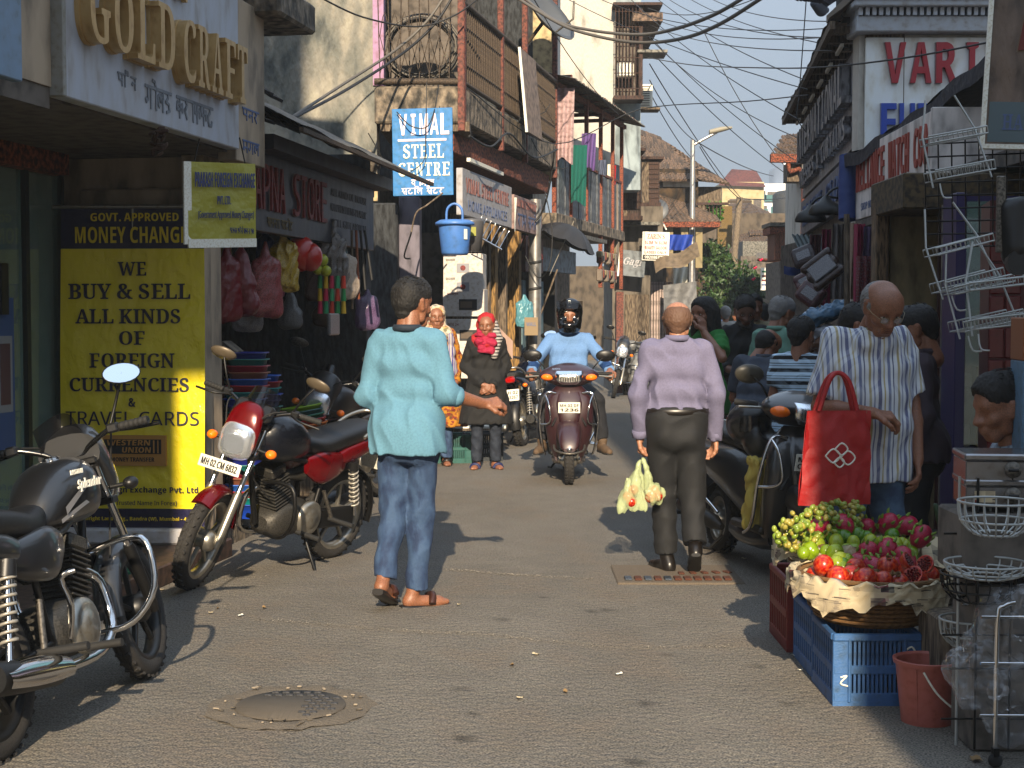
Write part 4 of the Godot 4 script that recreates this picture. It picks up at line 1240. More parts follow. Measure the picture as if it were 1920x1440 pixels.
	obj("rim", fr, M.plate_white, hs, Transform3D(hs_b, V0))
	text("PRAKASH FOREIGN EXCHANGE", Vector3(w * .52, .37 + .01, .018), w * .88, .085, M.blue_ink, hs, "sans_bold", .003, 0, "lettering", hs_b)
	text("PVT. LTD.", Vector3(w * .5, .262, .018), w * .2, .05, M.blue_ink, hs, "sans_bold", .003, 0, "lettering", hs_b)
	text("(Government Approved Money Changer)", Vector3(w * .53, .175, .018), w * .82, .055, M.blue_ink, hs, "sans", .003, 0, "lettering", hs_b)
	deva("prkan fin eskrn pl", Vector3(w * .76, .09, .018), w * .36, .03, M.blue_ink, hs)
	tb("hanger", [Vector3(.06, .47, -.02), Vector3(.1, .62, -.02)], .004, M.black_metal, hs, 5)
	tb("hanger", [Vector3(w - .06, .49, -.02), Vector3(w - .1, .64, -.02)], .004, M.black_metal, hs, 5)

func banner() -> void:
	var a := at(124, 1010, 9.35)
	var c := at(387, 1010, 9.3)
	a.y = .12
	var X := face_xf(a, c)
	var w := Vector2(c.x - a.x, c.z - a.z).length()
	var s := thing("rollup_banner", "tall yellow and navy roll-up banner of a money changer", "banner", X)
	var f := func(u, v): return Vector3(u * w + .02 * sin(v * 3.0) * (u - .5), .1 + v * 2.0, .04 + .003 * sin(u * 7 + v * 2) + .01 * sin(v * 5) - .03 * v)
	var z := func(x, y): return .043 + .003 * sin(x / w * 7 + (y - .1)) + .01 * sin((y - .1) * 2.5) - .015 * (y - .1)
	for q in [["banner_foot_band", 0.0, .06, M.vinyl_navy], ["banner_sheet", .06, .87, M.vinyl_yellow], ["banner_head_band", .87, 1.0, M.vinyl_navy]]:
		obj(q[0], Geo.new().sheet(16, 24, func(u, v): return f.call(u, lerpf(q[1], q[2], v))), q[3], s)
	bx("cassette", Vector3(w / 2, .05, .04), Vector3(w + .04, .1, .12), mt("cassette_white", Color(.8, .8, .82), .35, .2, "dust", Vector3.ONE), s, Basis(), .015)
	tb("top_rail", [Vector3(-.05, 2.1, .02), Vector3(w + .02, 2.1, .02)], .012, M.alloy, s)
	tb("pole", [Vector3(w / 2, .1, -.03), Vector3(w / 2, 2.1, -.01)], .012, M.alloy, s)
	var L := [["GOVT. APPROVED", .52, 2.035, .62, .052, "sans_bold", M.yellow_ink], ["MONEY CHANGER", .53, 1.925, .86, .1, "sans_bold", M.yellow_ink], ["WE", .5, 1.715, .2, .085, "serif_bold", M.navy_ink], ["BUY & SELL", .48, 1.575, .86, .095, "serif_bold", M.navy_ink], ["ALL KINDS", .47, 1.42, .74, .09, "serif_bold", M.navy_ink], ["OF", .5, 1.285, .18, .085, "serif_bold", M.navy_ink],
		["FOREIGN", .5, 1.145, .6, .09, "serif_bold", M.navy_ink], ["CURRENCIES", .48, .995, .84, .085, "serif_bold", M.navy_ink], ["&", .5, .885, .05, .055, "sans_bold", M.navy_ink], ["TRAVEL CARDS", .5, .785, .94, .085, "sans", M.navy_ink],
		["Prakash Foreign Exchange Pvt. Ltd.", .5, .335, .96, .05, "sans_bold", M.navy_ink], ["(The Most Trusted Name In Forex)", .5, .255, .62, .035, "sans", M.navy_ink], ["Road, Bright Land Bldg., Bandra (W), Mumbai - 400 050", .52, .155, .93, .03, "sans_bold", M.yellow_ink]]
	for q in L:
		var cx: float = q[1] * w
		text(q[0], Vector3(cx, q[2], z.call(cx, q[2]) + .012), w * q[3], q[4], q[6], s, q[5], .004)
	var wu := pb("transfer_print", s, w * .27, w * .74, .49, .68, .04, .062, M.tan_print)
	var hw := w * .235
	pb("print_block", wu, -hw * .86, hw * .86, -.02, .07, .011, .014, M.ink)
	text("WESTERN", Vector3(-hw * .12, .05, .017), hw * 1.3, .034, M.tan_print, wu, "sans_bold", .004, .1)
	text("UNION", Vector3(hw * .12, .005, .017), hw * .85, .034, M.tan_print, wu, "sans_bold", .004, .1)
	pb("print_bar", wu, hw * .62, hw * .66, -.015, .065, .013, .016, M.tan_print)
	pb("print_bar", wu, hw * .75, hw * .78, -.015, .065, .013, .016, M.tan_print)
	text("MONEY TRANSFER", Vector3(0, -.055, .013), hw * 1.3, .026, M.ink, wu, "sans_bold", .003)

func bag_of(called: String, label: String, cat: String, c: Vector3, r: Vector3, m: Material, group := "", lump := .02) -> MeshInstance3D:
	var nz := fnl(label.length() + int(c.x * 100), 1.0, 2)
	nz.fractal_type = FastNoiseLite.FRACTAL_RIDGED
	if label.length() % 2:
		var q := r.x * .5
		var k := .8 + .08 * (label.length() % 4)
		return one(called, blob([[Vector3(-q, r.y * .35, 0), Vector3(-q * k, -r.y * .75, 0), r.x * .45, r.x * .55, 0], [Vector3(q, r.y * .4, 0), Vector3(q * 1.1, -r.y * .8 * k, 0), r.x * .42, r.x * .5, 0], [Vector3(0, 0, 0), Vector3(0, -r.y * .7, 0), r.x * .5, r.x * .5, 0], [Vector3(0, r.y, 0), Vector3(0, r.y * .4, 0), .012, r.x * .4, 0]], .014, .05, [nz, -lump, Basis(Vector3(9, 1, 0), Vector3(-3, 4, 1), Vector3(0, 1, 9))]), m, label, cat, group, Transform3D(Basis(Vector3.UP, .4) * Basis.from_scale(Vector3(1, 1, r.z / r.x)), c))
	return one(called, blob([[Vector3(0, r.y * .55, 0), Vector3(0, -r.y * .1, 0), r.x * .35, r.x * .8, 0], [Vector3(-r.x * .3, -r.y * .6, 0), Vector3(r.x * .3, -r.y * .6, 0), r.x * .65, r.x * .65, 0], [Vector3(0, r.y, 0), Vector3(0, r.y * .5, 0), .01, r.x * .3, 0]], .015, .05, [nz, lump, Vector3(7, 5, 7)]), m, label, cat, group, Transform3D(Basis.from_scale(Vector3(1, 1, r.z / r.x)), c))

func apna_store() -> void:
	var X := face_xf(Vector3(-1.73, 0, -10.1), Vector3(-1.24, 0, -13.3))
	var L := 3.24
	var b := thing("household_store", "dark open-fronted household goods store with tin awning", "building", X)
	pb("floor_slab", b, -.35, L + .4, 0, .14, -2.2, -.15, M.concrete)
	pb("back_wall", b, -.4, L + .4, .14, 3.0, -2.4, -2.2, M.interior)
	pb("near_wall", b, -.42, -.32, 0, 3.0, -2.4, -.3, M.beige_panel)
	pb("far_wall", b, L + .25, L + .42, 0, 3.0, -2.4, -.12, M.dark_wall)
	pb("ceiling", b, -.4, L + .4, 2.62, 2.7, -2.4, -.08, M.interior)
	for i in 4:
		pb("shelf", b, .6, L, .55 + i * .48, .58 + i * .48, -2.2, -1.75, M.weathered_wood)
	obj("awning", Geo.new().sheet(30, 4, func(u, v): return Vector3(lerpf(-.3, L + .62, u), 3.12 - .34 * v + .012 * sin(u * 22) - .03 * u, lerpf(-.25, .42, v))), M.sheet_metal, b)
	pb("awning_edge", b, -.3, L + .62, 2.735, 2.765, .4, .43, M.old_iron)
	var s := thing("store_sign", "dark weathered store board with red outlined lettering under tin awning", "sign", X)
	pb("board", s, -.02, L + .05, 2.12, 2.66, -.08, 0, M.dark_sign, .004)
	pb("hood", s, -.02, L + .2, 2.66, 2.76, -.06, .14, M.dark_sign)
	letters("SAPNA STORE", -.25, 1.72, 2.27, 2.58, .012, .02, M.dull_red, s, "sans", mt("sign_outline", Color(.42, .36, .34), .7))
	for r in 3:
		text(["ALL KIND OF HOUSE", "KITCHEN ITEMS PLASTIC", "STEEL GIFT ARTICLE"][r], Vector3(2.45, 2.53 - r * .12, .004), 1.15, .06, mt("dim_print", Color(.3, .29, .3), .7), s, "sans", .003)
	deva("spna stor", Vector3(.55, 2.19, .004), .6, .06, mt("dim_gold", Color(.34, .28, .13), .7), s)
	# old gate post before the store
	var gpx := gp(428, 1010)
	var post := thing("gate_post", "peeling brick gate post with a stone cap by the money banner", "post", Transform3D(Basis(Vector3.UP, -.15), Vector3(gpx.x, 0, gpx.z)))
	pb("shaft", post, -.06, .06, 0, 1.22, -.06, .06, M.red_oxide, .01)
	pb("plaster", post, .0, .075, .3, 1.15, -.05, .075, M.dark_wall, .012)
	obj("cap", Geo.new().prism(PackedVector2Array([Vector2(-.09, 0), Vector2(.09, 0), Vector2(.09, .08), Vector2(0, .15), Vector2(-.09, .08)]), .18, Transform3D(Basis(), Vector3(0, 1.22, 0))), M.concrete, post)
	# goods hung from the sign
	var film := glass("plastic_film", Color(.85, .85, .88), .2, .12)
	film.normal_enabled = true
	film.normal_texture = tex("n_fold")
	film.uv1_triplanar = true
	film.uv1_scale = Vector3.ONE * 3
	var G := "plastic goods hung along the store front"
	var D := 10.4
	bag_of("hanging_bag", "large dark red plastic packed cloth bag hanging by yellow sign", "bag", at(452, 525, D), Vector3(.14, .28, .1), mt("red_pack", Color(.4, .09, .12), .35, 0, "dust", Vector3.ONE * 2, "n_fold", .8), G, .008)
	bag_of("hanging_bag", "white printed red packet hanging behind the big red bag", "bag", at(498, 525, D + .5), Vector3(.12, .27, .09), mt("red_white_pack", Color(.62, .3, .3), .3, 0, "dirt", Vector3.ONE * 5, "n_fold", .8), G, .01)
	bag_of("hanging_bag", "deep crimson bundle hanging against the store's near wall", "bag", at(425, 530, D - .1), Vector3(.1, .3, .08), mt("crimson_pack", Color(.4, .04, .07), .35, 0, "", Vector3.ONE * 2, "n_fold", .8), G, .008)
	bag_of("ball_net", "clear bag of yellow plastic balls hanging beside the red helmet", "toys", at(533, 490, D + .7), Vector3(.095, .2, .07), mt("yellow_pack", Color(.72, .6, .2), .3, 0, "dirt", Vector3.ONE * 6, "n_fold", .8), G, .03)
	for q in [[563, 475, .14, "glossy red plastic helmet hanging in the store front"], [582, 482, .11, "smaller dull red plastic helmet behind the glossy one"]]:
		var hm := thing("toy_helmet", q[3], "helmet", Transform3D(Basis(), at(q[0], q[1], D + .9)), G)
		obj("shell", Geo.new().ell(V0, Vector3(q[2] * .85, q[2], q[2]), Basis(), 18), mt("helmet_red", Color(.62, .12, .09), .25), hm)
	for q in [[604, 488, .05], [596, 505, .045], [611, 508, .045]]:
		one("lime_ball", Geo.new().ell(at(q[0], q[1], D + 1.4), Vector3.ONE * q[2], Basis(), 12), mt("lime_plastic", Color(.6, .62, .1), .3), "small lime green plastic ball in a hanging cluster", "ball", G)
	bag_of("hanging_bag", "transparent bag of mixed toys hanging near the lime balls", "bag", at(625, 480, D + 1.6), Vector3(.11, .26, .08), mt("toy_pack", Color(.45, .42, .4), .3, 0, "dirt", Vector3.ONE * 8, "n_fold", .8), G, .03)
	bag_of("hanging_bag", "pale cream packet with orange print hanging by the brooms", "bag", at(642, 512, D + 1.9), Vector3(.13, .2, .08), mt("cream_pack", Color(.68, .62, .56), .35, 0, "dust", Vector3.ONE * 4, "n_fold", .8), G, .02)
	var dusters := [Color(.1, .5, .25), Color(.75, .6, .1), Color(.7, .08, .25), Color(.15, .55, .35), Color(.75, .2, .1)]
	for i in 5:
		var c := at(600 + i * 11, 555, D + 1.5)
		var d := thing("feather_duster", "long multicoloured plastic duster hanging among others in store front", "duster", Transform3D(Basis(), c), G)
		for k in 3:
			obj("bristles", Geo.new().tube([Vector3(0, .16 - k * .1, 0), Vector3(0, .06 - k * .1, 0)], [.016, .022], 8), mt("duster_%d" % ((i + k) % 5), dusters[(i + k) % 5], .7), d)
		tb("handle", [Vector3(0, .16, 0), Vector3(0, .3, 0)], .006, M.alloy_dull, d, 6)
	var sm := mt("silver_pack", Color(.5, .5, .5), .3, .3, "dirt", Vector3.ONE * 9, "n_fold", 1.0)
	one("blister_card", Geo.new().box(at(625, 608, D + 1.2), Vector3(.28, .17, .03), X.basis, .01), sm, "shiny blister card of small tools hanging low in the store", "packet", G)
	for i in 4:
		var c := at(660 + i * 8, 500, D + 2.0)
		one("wooden_stick", Geo.new().tube([c + Vector3(0, .3, 0), c + Vector3(.02 * i, -.35 + i * .08, 0)], .012, 6), [M.weathered_wood, mt("orange_stick", Color(.5, .25, .12), .6), M.cable_black, M.cable_black][i], ["pale wooden broom stick hanging at the store's far end", "orange broom stick hanging at the store's far end", "black umbrella handle hanging at the store's far end", "second black umbrella hanging at the store's far end"][i], "stick", G)
	# more small packets filling the front
	var pk := [["yellow crisp packets in a clear hanging strip", Color(.5, .4, .1)], ["green scrub pads packed in a hanging strip", Color(.1, .3, .16)], ["white cloth roll in clear film hanging high", Color(.5, .48, .47)], ["blue plastic mugs netted in a hanging bag", Color(.1, .2, .45)], ["pink plastic toys netted in a hanging bag", Color(.55, .2, .3)], ["silver foil packets in a hanging strip", Color(.45, .45, .45)], ["orange plastic cups in a hanging bag", Color(.55, .28, .08)], ["patterned oven gloves hanging in clear film", Color(.4, .3, .28)], ["brown coir brushes bundled and hanging", Color(.25, .17, .1)], ["teal plastic bowls netted in a hanging bag", Color(.08, .33, .33)], ["dark checked bag hanging by the feather dusters", Color(.16, .14, .16)], ["lilac plastic hangers bundled and hanging", Color(.4, .32, .45)]]
	for i in 12:
		bag_of("hanging_packet", pk[i][1 - 1], "packet", at(415 + i * 24 + 10 * (i % 2), 470 + 55 * (i % 3), 10.6 + i * .2 + .25 * (i % 2)), Vector3(.07 + .02 * (i % 3), .13 + .03 * (i % 2), .06), mt("packet_fill_%d" % i, pk[i][1], .3, 0, "dirt", Vector3.ONE * 7, "n_fold", .8), G, .012)
	# stacks of plastic baskets and tubs behind the red motorcycle
	var cols := [Color(.06, .22, .6), Color(.05, .5, .48), Color(.62, .08, .12), Color(.1, .35, .7), Color(.5, .3, .2), Color(.55, .1, .2), Color(.04, .42, .4), Color(.12, .16, .5)]
	var k := 0
	for st in [[462, 640, 10.2, .13, 24], [492, 655, 10.8, .12, 20]]:
		var y: float = .16
		for i in st[4]:
			var c: Vector3 = at(st[0], 600, st[2])
			var hh := .045
			var g := Geo.new()
			var w: float = st[3]
			var rings := []
			for q in [[w * .8, 0.0], [w, .09], [w * 1.12, .092], [w * 1.12, .1], [w * .98, .1], [w * .78, .01]]:
				var ring := PackedVector3Array()
				for n in 16:
					var a := TAU * (n + .5) / 16
					ring.append(Vector3(signf(cos(a)) * pow(absf(cos(a)), .4) * q[0], q[1], signf(sin(a)) * pow(absf(sin(a)), .4) * q[0] * .8))
				rings.append(ring)
			g.loft(rings)
			one("plastic_basket", g, mt("basket_%d" % (k % 8), cols[k % 8], .4), ["blue", "teal", "red", "sky blue", "brown", "crimson", "sea green", "navy"][k % 8] + (" plastic basket nested in the tall stack by the gate post" if st[4] == 24 else " plastic basket nested in the shorter stack inside the store"), "basket", "nested plastic baskets", Transform3D(Basis(Vector3.UP, rnd(-.1, .1)), Vector3(c.x + rnd(-.012, .012), y, c.z)))
			y += hh
			k += 1
	var bc := [Color(.05, .07, .1), Color(.75, .35, .08), Color(.35, .6, .1), Color(.05, .08, .1), Color(.8, .4, .1), Color(.6, .08, .1), Color(.05, .4, .3), Color(.06, .3, .3), Color(.5, .65, .1)]
	for i in 9:
		var c := at(566, 770, 11.6)
		one("nested_bowl", Geo.new().lathe([Vector2(.11, 0), Vector2(.16, .1), Vector2(.168, .1), Vector2(.168, .112), Vector2(.15, .11), Vector2(.1, .012)], 24), mt("bowl_%d" % i, bc[i], .4), "round plastic tub in the leaning rainbow stack by the red motorcycle", "tub", "leaning stack of plastic tubs", Transform3D(Basis(Vector3(0, 0, 1), .16), Vector3(c.x + .1 - i * .012, .45 + i * .035, c.z)))
	one("tub_stand", Geo.new().box(Vector3(at(566, 770, 11.6).x + .08, .3, -11.6), Vector3(.34, .3, .3), Basis(), .01), M.weathered_wood, "low wooden box under the rainbow tub stack", "box")
	for i in 5:
		var c := at(622, 730, 12.6)
		one("flower_pot", Geo.new().lathe([Vector2(.09, 0), Vector2(.13, .15), Vector2(.14, .15), Vector2(.14, .18), Vector2(.12, .17)], 20), mt("terracotta", Color(.4, .12, .08), .6), "brown plastic flower pot in a nested stack at the store", "pot", "nested flower pots", Transform3D(Basis(Vector3(0, 0, 1), .1), Vector3(c.x, .5 + i * .03, c.z)))
	one("pot_stand", Geo.new().box(Vector3(at(622, 730, 12.6).x, .32, -12.6), Vector3(.32, .36, .3), Basis(), .01), M.interior, "dark box under the nested flower pots", "box")
	# layered eaves of an old tiled roof between the shops
	var rf := thing("old_eaves", "dark layered broken roof tiles above the tin awning", "roof", X)
	for r in 9:
		for i in 7:
			var bb := Basis(Vector3(1, 0, 0), .55 + rnd(-.1, .1)) * Basis(Vector3(0, 1, 0), rnd(-.08, .08))
			bx("roof_tile", Vector3(.15 + i * .32 + rnd(-.03, .03), 3.0 + r * .13, -.32 - r * .17 + rnd(-.04, .04) + (.18 if r % 3 == 0 else 0.0)), Vector3(.3, .025, .32), mt("dark_tile", Color(.13, .1, .085), .95, 0, "dirt", Vector3.ONE), rf, bb)
	pb("rafters", rf, 0, 2.5, 2.85, 2.95, -1.6, -.5, M.weathered_wood)

func vimal() -> void:
	# wall that faces up the lane, shop below, balcony wrapped round the corner
	var Z := 16.0
	var X := Transform3D(Basis(), Vector3(0, 0, -Z))
	var b := thing("corner_house", "old peeling two-storey corner house with iron balcony", "building", X)
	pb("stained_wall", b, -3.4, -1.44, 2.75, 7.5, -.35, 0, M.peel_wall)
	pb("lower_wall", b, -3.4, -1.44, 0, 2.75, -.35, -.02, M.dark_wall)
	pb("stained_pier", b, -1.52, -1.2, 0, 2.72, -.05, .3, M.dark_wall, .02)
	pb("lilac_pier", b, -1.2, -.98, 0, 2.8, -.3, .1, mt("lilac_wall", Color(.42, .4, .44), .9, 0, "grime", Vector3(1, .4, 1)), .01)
	pb("lilac_jamb", b, -1.475, -1.36, 3.98, 7.5, -.2, .03, M.pale_lilac)
	pb("side_wall", b, -1.36, -.7, 0, 2.6, -5.5, -3.2, M.interior)
	pb("beam", b, -1.46, -.52, 3.58, 3.97, -.3, .04, M.concrete, .02)
	pb("back_wall", b, -3.4, .3, 0, 7.5, -6.0, -5.7, M.dark_wall)
	pb("cream_rear_wall", b, .3, .6, 3.5, 7.5, -6.0, -5.7, mt("cream_wall", Color(.72, .64, .48), .9, 0, "grime", Vector3.ONE))
	pb("broken_corbel", b, -1.75, -1.42, 3.05, 3.3, -.3, .12, M.concrete, .08)
	pb("ceiling", b, -1.4, -.45, 3.5, 3.6, -5.4, 0, M.weathered_wood)
	pb("balcony_back", b, -1.4, -.6, 3.97, 7.5, -3.2, -1.2, M.interior)
	pb("cream_patch", b, -1.62, -1.43, 2.76, 3.05, .0, .03, mt("cream_wall", Color(.72, .64, .48), .9, 0, "grime", Vector3.ONE))
	var rail := tb("sill_pipe", [Vector3(-1.46, 4.02, .03), Vector3(-.55, 4.02, .03)], .035, M.old_iron, b, 10)
	tb("top_pipe", [Vector3(-1.46, 4.92, .03), Vector3(-.55, 4.92, .03)], .035, M.old_iron, b, 10)
	pb("corner_post", b, -.575, -.505, 3.5, 5.2, 0, .07, M.red_oxide, .004)
	# ornamental grille
	for i in 8:
		var x := -1.4 + i * .105
		tb("grille_bar", [Vector3(x, 4.04, .03), Vector3(x + rnd(-.02, .02), 4.9, .03)], .007, M.old_iron, b, 5)
		if i < 7:
			tb("grille_bar", smooth_path([Vector3(x, 4.5, .03), Vector3(x + .05, 4.75, .03), Vector3(x + .105, 4.5, .03)], 3), .005, M.old_iron, b, 5)
			tb("grille_bar", [Vector3(x, 4.1, .03), Vector3(x + .105, 4.5, .03)], .005, M.old_iron, b, 5)
			tb("grille_bar", [Vector3(x + .105, 4.1, .03), Vector3(x, 4.5, .03)], .005, M.old_iron, b, 5)
	# coil of cable on the balcony
	var coil := thing("cable_coil", "big coil of old black cable behind the balcony grille", "cable", X)
	for i in 12:
		var p := []
		var r := .3 + .012 * (i % 6)
		var c := Vector3(-.98 + rnd(-.02, .02), 4.42 + rnd(-.02, .02), -.18 - .02 * i)
		for k in 29:
			p.append(c + Vector3(cos(TAU * k / 28) * r * 1.15, sin(TAU * k / 28) * r, rnd(-.01, .01)))
		tb("cable_turn", p, .011, M.cable_grey if i % 3 else M.cable_black, coil, 6)
	# street side
	var Y := face_xf(Vector3(-.51, 0, -16.0), Vector3(.65, 0, -21.5))
	var L := 5.62
	var s := thing("balcony_front", "long sunlit iron balcony of the old corner house over shop signs", "balcony", Y)
	pb("floor_edge", s, 0, L, 3.6, 3.96, -.9, 0, M.concrete, .015)
	pb("lower_beam", s, .02, L, 3.28, 3.55, -.6, -.12, M.rust, .01)
	pb("door_wall", s, 0, L, 3.96, 7.0, -1.3, -1.2, M.interior)
	for x in [0.03, 1.95, 3.4, 5.55]:
		pb("post", s, x - .035, x + .035, 3.5, 6.6, -.06, .01, M.red_oxide, .004)
	tb("hand_rail", [Vector3(0, 4.86, -.02), Vector3(L, 4.86, -.02)], .035, M.old_iron, s, 10)
	tb("foot_rail", [Vector3(0, 4.02, -.02), Vector3(L, 4.02, -.02)], .025, M.old_iron, s, 8)
	for i in 62:
		var x := .08 + i * .089
		tb("baluster", [Vector3(x, 4.02, -.02), Vector3(x + rnd(-.01, .01), 4.42, -.02), Vector3(x, 4.86, -.02)], .013, M.old_iron, s, 5)
	for y in [4.22, 4.62]:
		tb("cross_rail", [Vector3(0, y, -.02), Vector3(L, y, -.02)], .012, M.old_iron, s, 6)
	# doors and dim rooms behind
	for x in [.5, 2.2, 3.9]:
		pb("shutter", s, x, x + .55, 3.97, 6.2, -1.2, -1.15, M.weathered_wood)
	one("leaning_board", Geo.new().box(V0, Vector3(.95, 1.02, .025), Basis(), .003), mt("board_brown", Color(.5, .43, .38), .75, 0, "grime", Vector3.ONE * 1.2), "brown board with white edge leaning on the balcony rail", "board", "", Y * Transform3D(Basis(Vector3(1, 0, 0), -.09), Vector3(2.85, 4.28, .16)))
	var bm := Geo.new()
	bm.box(Vector3(-.48, 0, 0), Vector3(.03, 1.03, .03))
	obj("board_edge", bm, M.plate_white, get_node("leaning_board"))
	# blue Vimal sign on the corner
	var a := at(737, 368, 15.35)
	var V := thing("vimal_sign", "blue painted steel shop sign with cream block letters", "sign", Transform3D(Basis(Vector3.UP, -.12) * Basis(Vector3(0, 0, 1), .012), a))
	pb("board", V, 0, .625, 0, .885, -.02, 0, M.sign_blue, .004)
	obj("lettering", Geo.new().box(Vector3(.31, .565, .004), Vector3(.5, .022, .004)), M.pink_ink, V)
	letters("VIMAL", .06, .6, .615, .83, .005, .006, M.pink_ink, V, "sans_bold")
	letters("STEEL", .105, .54, .38, .52, .005, .006, M.cream_ink, V, "serif_bold")
	letters("CENTRE", .05, .6, .2, .335, .005, .006, M.cream_ink, V, "serif_bold")
	deva("vimal", Vector3(.31, .13, .004), .24, .06, M.pink_ink, V)
	deva("stIl sextr", Vector3(.31, .045, .004), .44, .06, M.pink_ink, V)
	# shop signs under the balcony
	var sg := thing("steel_shop_sign", "wide faded grey shop board under the old balcony", "sign", Y)
	pb("board", sg, .05, 2.6, 2.62, 3.12, -.1, -.03, M.faded_board, .004)
	text("VIMAL STEEL CENTRE", Vector3(1.3, 2.95, -.026), 2.2, .16, M.faded_red, sg, "sans_bold", .004)
	text("HOME APPLIANCES", Vector3(1.3, 2.74, -.026), 2.0, .11, M.faded_blue, sg, "sans", .004)
	pb("tube_lamp", sg, .2, 1.9, 3.2, 3.24, -.02, .02, M.plate_white)
	var s2 := thing("jeweller_sign", "short faded board with blue script below the balcony's far half", "sign", Y)
	pb("board", s2, 2.75, 4.6, 2.62, 3.05, -.1, -.03, mt("faded_pink", Color(.55, .45, .43), .7, 0, "grime", Vector3.ONE), .004)
	deva("rag snre", Vector3(3.6, 2.75, -.026), 1.3, .14, M.faded_blue, s2)
	text("LUCKY NOVELTY", Vector3(3.6, 2.96, -.026), 1.4, .1, M.faded_red, s2, "serif_bold", .004)
	one("white_pennant", Geo.new().sheet(6, 8, func(u, v): return Vector3(.12 * u * (1 - v * .6), -.42 * v, .03 * sin(u * 6) * (1 - v))), M.plate_white, "torn white cloth hanging at the end of the grey board", "cloth", "", Y * Transform3D(Basis(), Vector3(2.62, 3.0, 0)))
	# steel shop interior: jambs, shelves, cartons
	var sh := thing("steel_shop", "dim kitchenware shop under the balcony with wooden jambs", "building", Y)
	pb("floor_slab", sh, 0, L, 0, .15, -2.2, -.3, M.concrete)
	pb("back_wall", sh, 0.9, L, .15, 3.3, -2.4, -2.2, M.interior)
	pb("red_shelf_back", sh, .75, .8, .15, 2.5, -2.2, -1.25, mt("red_shelf", Color(.42, .05, .07), .6, 0, "grime", Vector3.ONE))
	for q in [[1.75, .1], [2.15, .12], [2.75, .1], [3.1, .16], [3.75, .1], [4.6, .16]]:
		pb("jamb", sh, q[0], q[0] + q[1], 0.0, 2.75, -.6, -.35, M.weathered_wood if q[1] < .14 else mt("ochre_wood", Color(.55, .42, .22), .8, 0, "wood", Vector3(3, .4, 3)), .006)
	for i in 5:
		pb("shelf", sh, 1.0, 4.5, .5 + i * .42, .53 + i * .42, -2.2, -1.7, M.weathered_wood)
	var carton := mt("carton_white", Color(.74, .72, .7), .7, 0, "dust", Vector3.ONE * 2)
	var ct := [["white cooker carton at the top of the shop stack", 872, 500, .44, .28], ["white pan carton under the cooker carton", 872, 535, .44, .2], ["white oven carton with red print in the middle of the stack", 873, 568, .46, .3], ["white oven carton low in the stack behind the women", 874, 625, .46, .32], ["plain white carton at the bottom of the shop stack", 874, 680, .46, .34]]
	for i in 5:
		var c := at(ct[i][1], ct[i][2], 16.7)
		var k := thing("carton", ct[i][0], "carton", Transform3D(Basis(Vector3.UP, -.1), c))
		bx("box", V0, Vector3(ct[i][3], ct[i][4], .35), carton, k, Basis(), .004)
		if i == 2 or i == 3:
			bx("oven_print", Vector3(.05, -.02, .177), Vector3(.2, .12, .004), M.ink, k)
			bx("oven_window", Vector3(.03, -.02, .18), Vector3(.13, .07, .003), mt("oven_brown", Color(.3, .25, .2), .4), k)
			text("MORPHY" if i == 2 else "OTG 24", Vector3(-.12, .1, .178), .12, .025, M.dull_red, k, "sans_bold", .002)
		elif i < 2:
			bx("pot_print", Vector3(0, -.02, .177), Vector3(.14, .1, .004), mt("print_grey", Color(.5, .5, .52), .5), k, Basis(), .001)
			obj("round_print", Geo.new().lathe([Vector2(.001, 0), Vector2(.03, 0)], 14, Transform3D(AXLE, Vector3(0, -.02, .181))), M.dull_red, k)
			text("COOKER", Vector3(-.14, .07, .178), .1, .025, M.ink, k, "sans_bold", .002)
	# the blue pedal bin and its neighbour
	var bi := thing("pedal_bin", "light blue plastic pedal bin hung at the shop front", "bin", Transform3D(Basis(), at(853, 478, 14.9)))
	obj("tub", Geo.new().lathe([Vector2(.001, 0), Vector2(.125, 0), Vector2(.135, .02), Vector2(.165, .29), Vector2(.165, .3)], 28), mt("bin_blue", Color(.27, .45, .72), .4, 0, "dust", Vector3.ONE), bi)
	obj("lid", Geo.new().lathe([Vector2(.165, .29), Vector2(.195, .295), Vector2(.195, .32), Vector2(.15, .345), Vector2(.001, .35)], 28), M.bin_blue, bi)
	tb("handle", smooth_path([Vector3(-.08, .33, .1), Vector3(-.07, .45, .1), Vector3(0, .5, .1), Vector3(.07, .45, .1), Vector3(.08, .33, .1)], 4), .012, M.bin_blue, bi)
	bx("label_card", Vector3(.11, .2, .115), Vector3(.04, .1, .004), M.plate_white, bi, Basis(Vector3.UP, .75))
	var bg := thing("grey_bin", "grey printed bin hung behind the blue pedal bin", "bin", Transform3D(Basis(), at(884, 472, 15.3)))
	obj("tub", Geo.new().lathe([Vector2(.001, 0), Vector2(.1, 0), Vector2(.13, .3), Vector2(.13, .33), Vector2(.001, .34)], 24), mt("bin_grey", Color(.3, .3, .31), .4), bg)
	bx("print", Vector3(.02, .2, .122), Vector3(.06, .09, .006), mt("lime_print", Color(.5, .5, .15), .6), bg)
	# wire rack and hooks
	var wr := thing("wire_plate_rack", "small chrome wire rack hanging from a hook at the steel shop", "rack", Transform3D(Basis(Vector3(0, 0, 1), -.5), at(925, 440, 16.2)))
	for i in 7:
		tb("wire", [Vector3(-.2 + i * .055, .12, 0), Vector3(-.2 + i * .055, -.1, .03), Vector3(-.2 + i * .055, -.1, .15)], .005, M.chrome, wr, 5)
	for z in [0.0, .15]:
		tb("wire", [Vector3(-.22, -.1, z), Vector3(.16, -.1, z)], .007, M.chrome, wr, 5)
	# water pipe and what is tied to it
	var pp := thing("drain_pipe", "thick silver drain pipe standing on the pavement by the ochre jamb", "pipe", Transform3D(Basis(), Vector3(.31, 0, -20.2)))
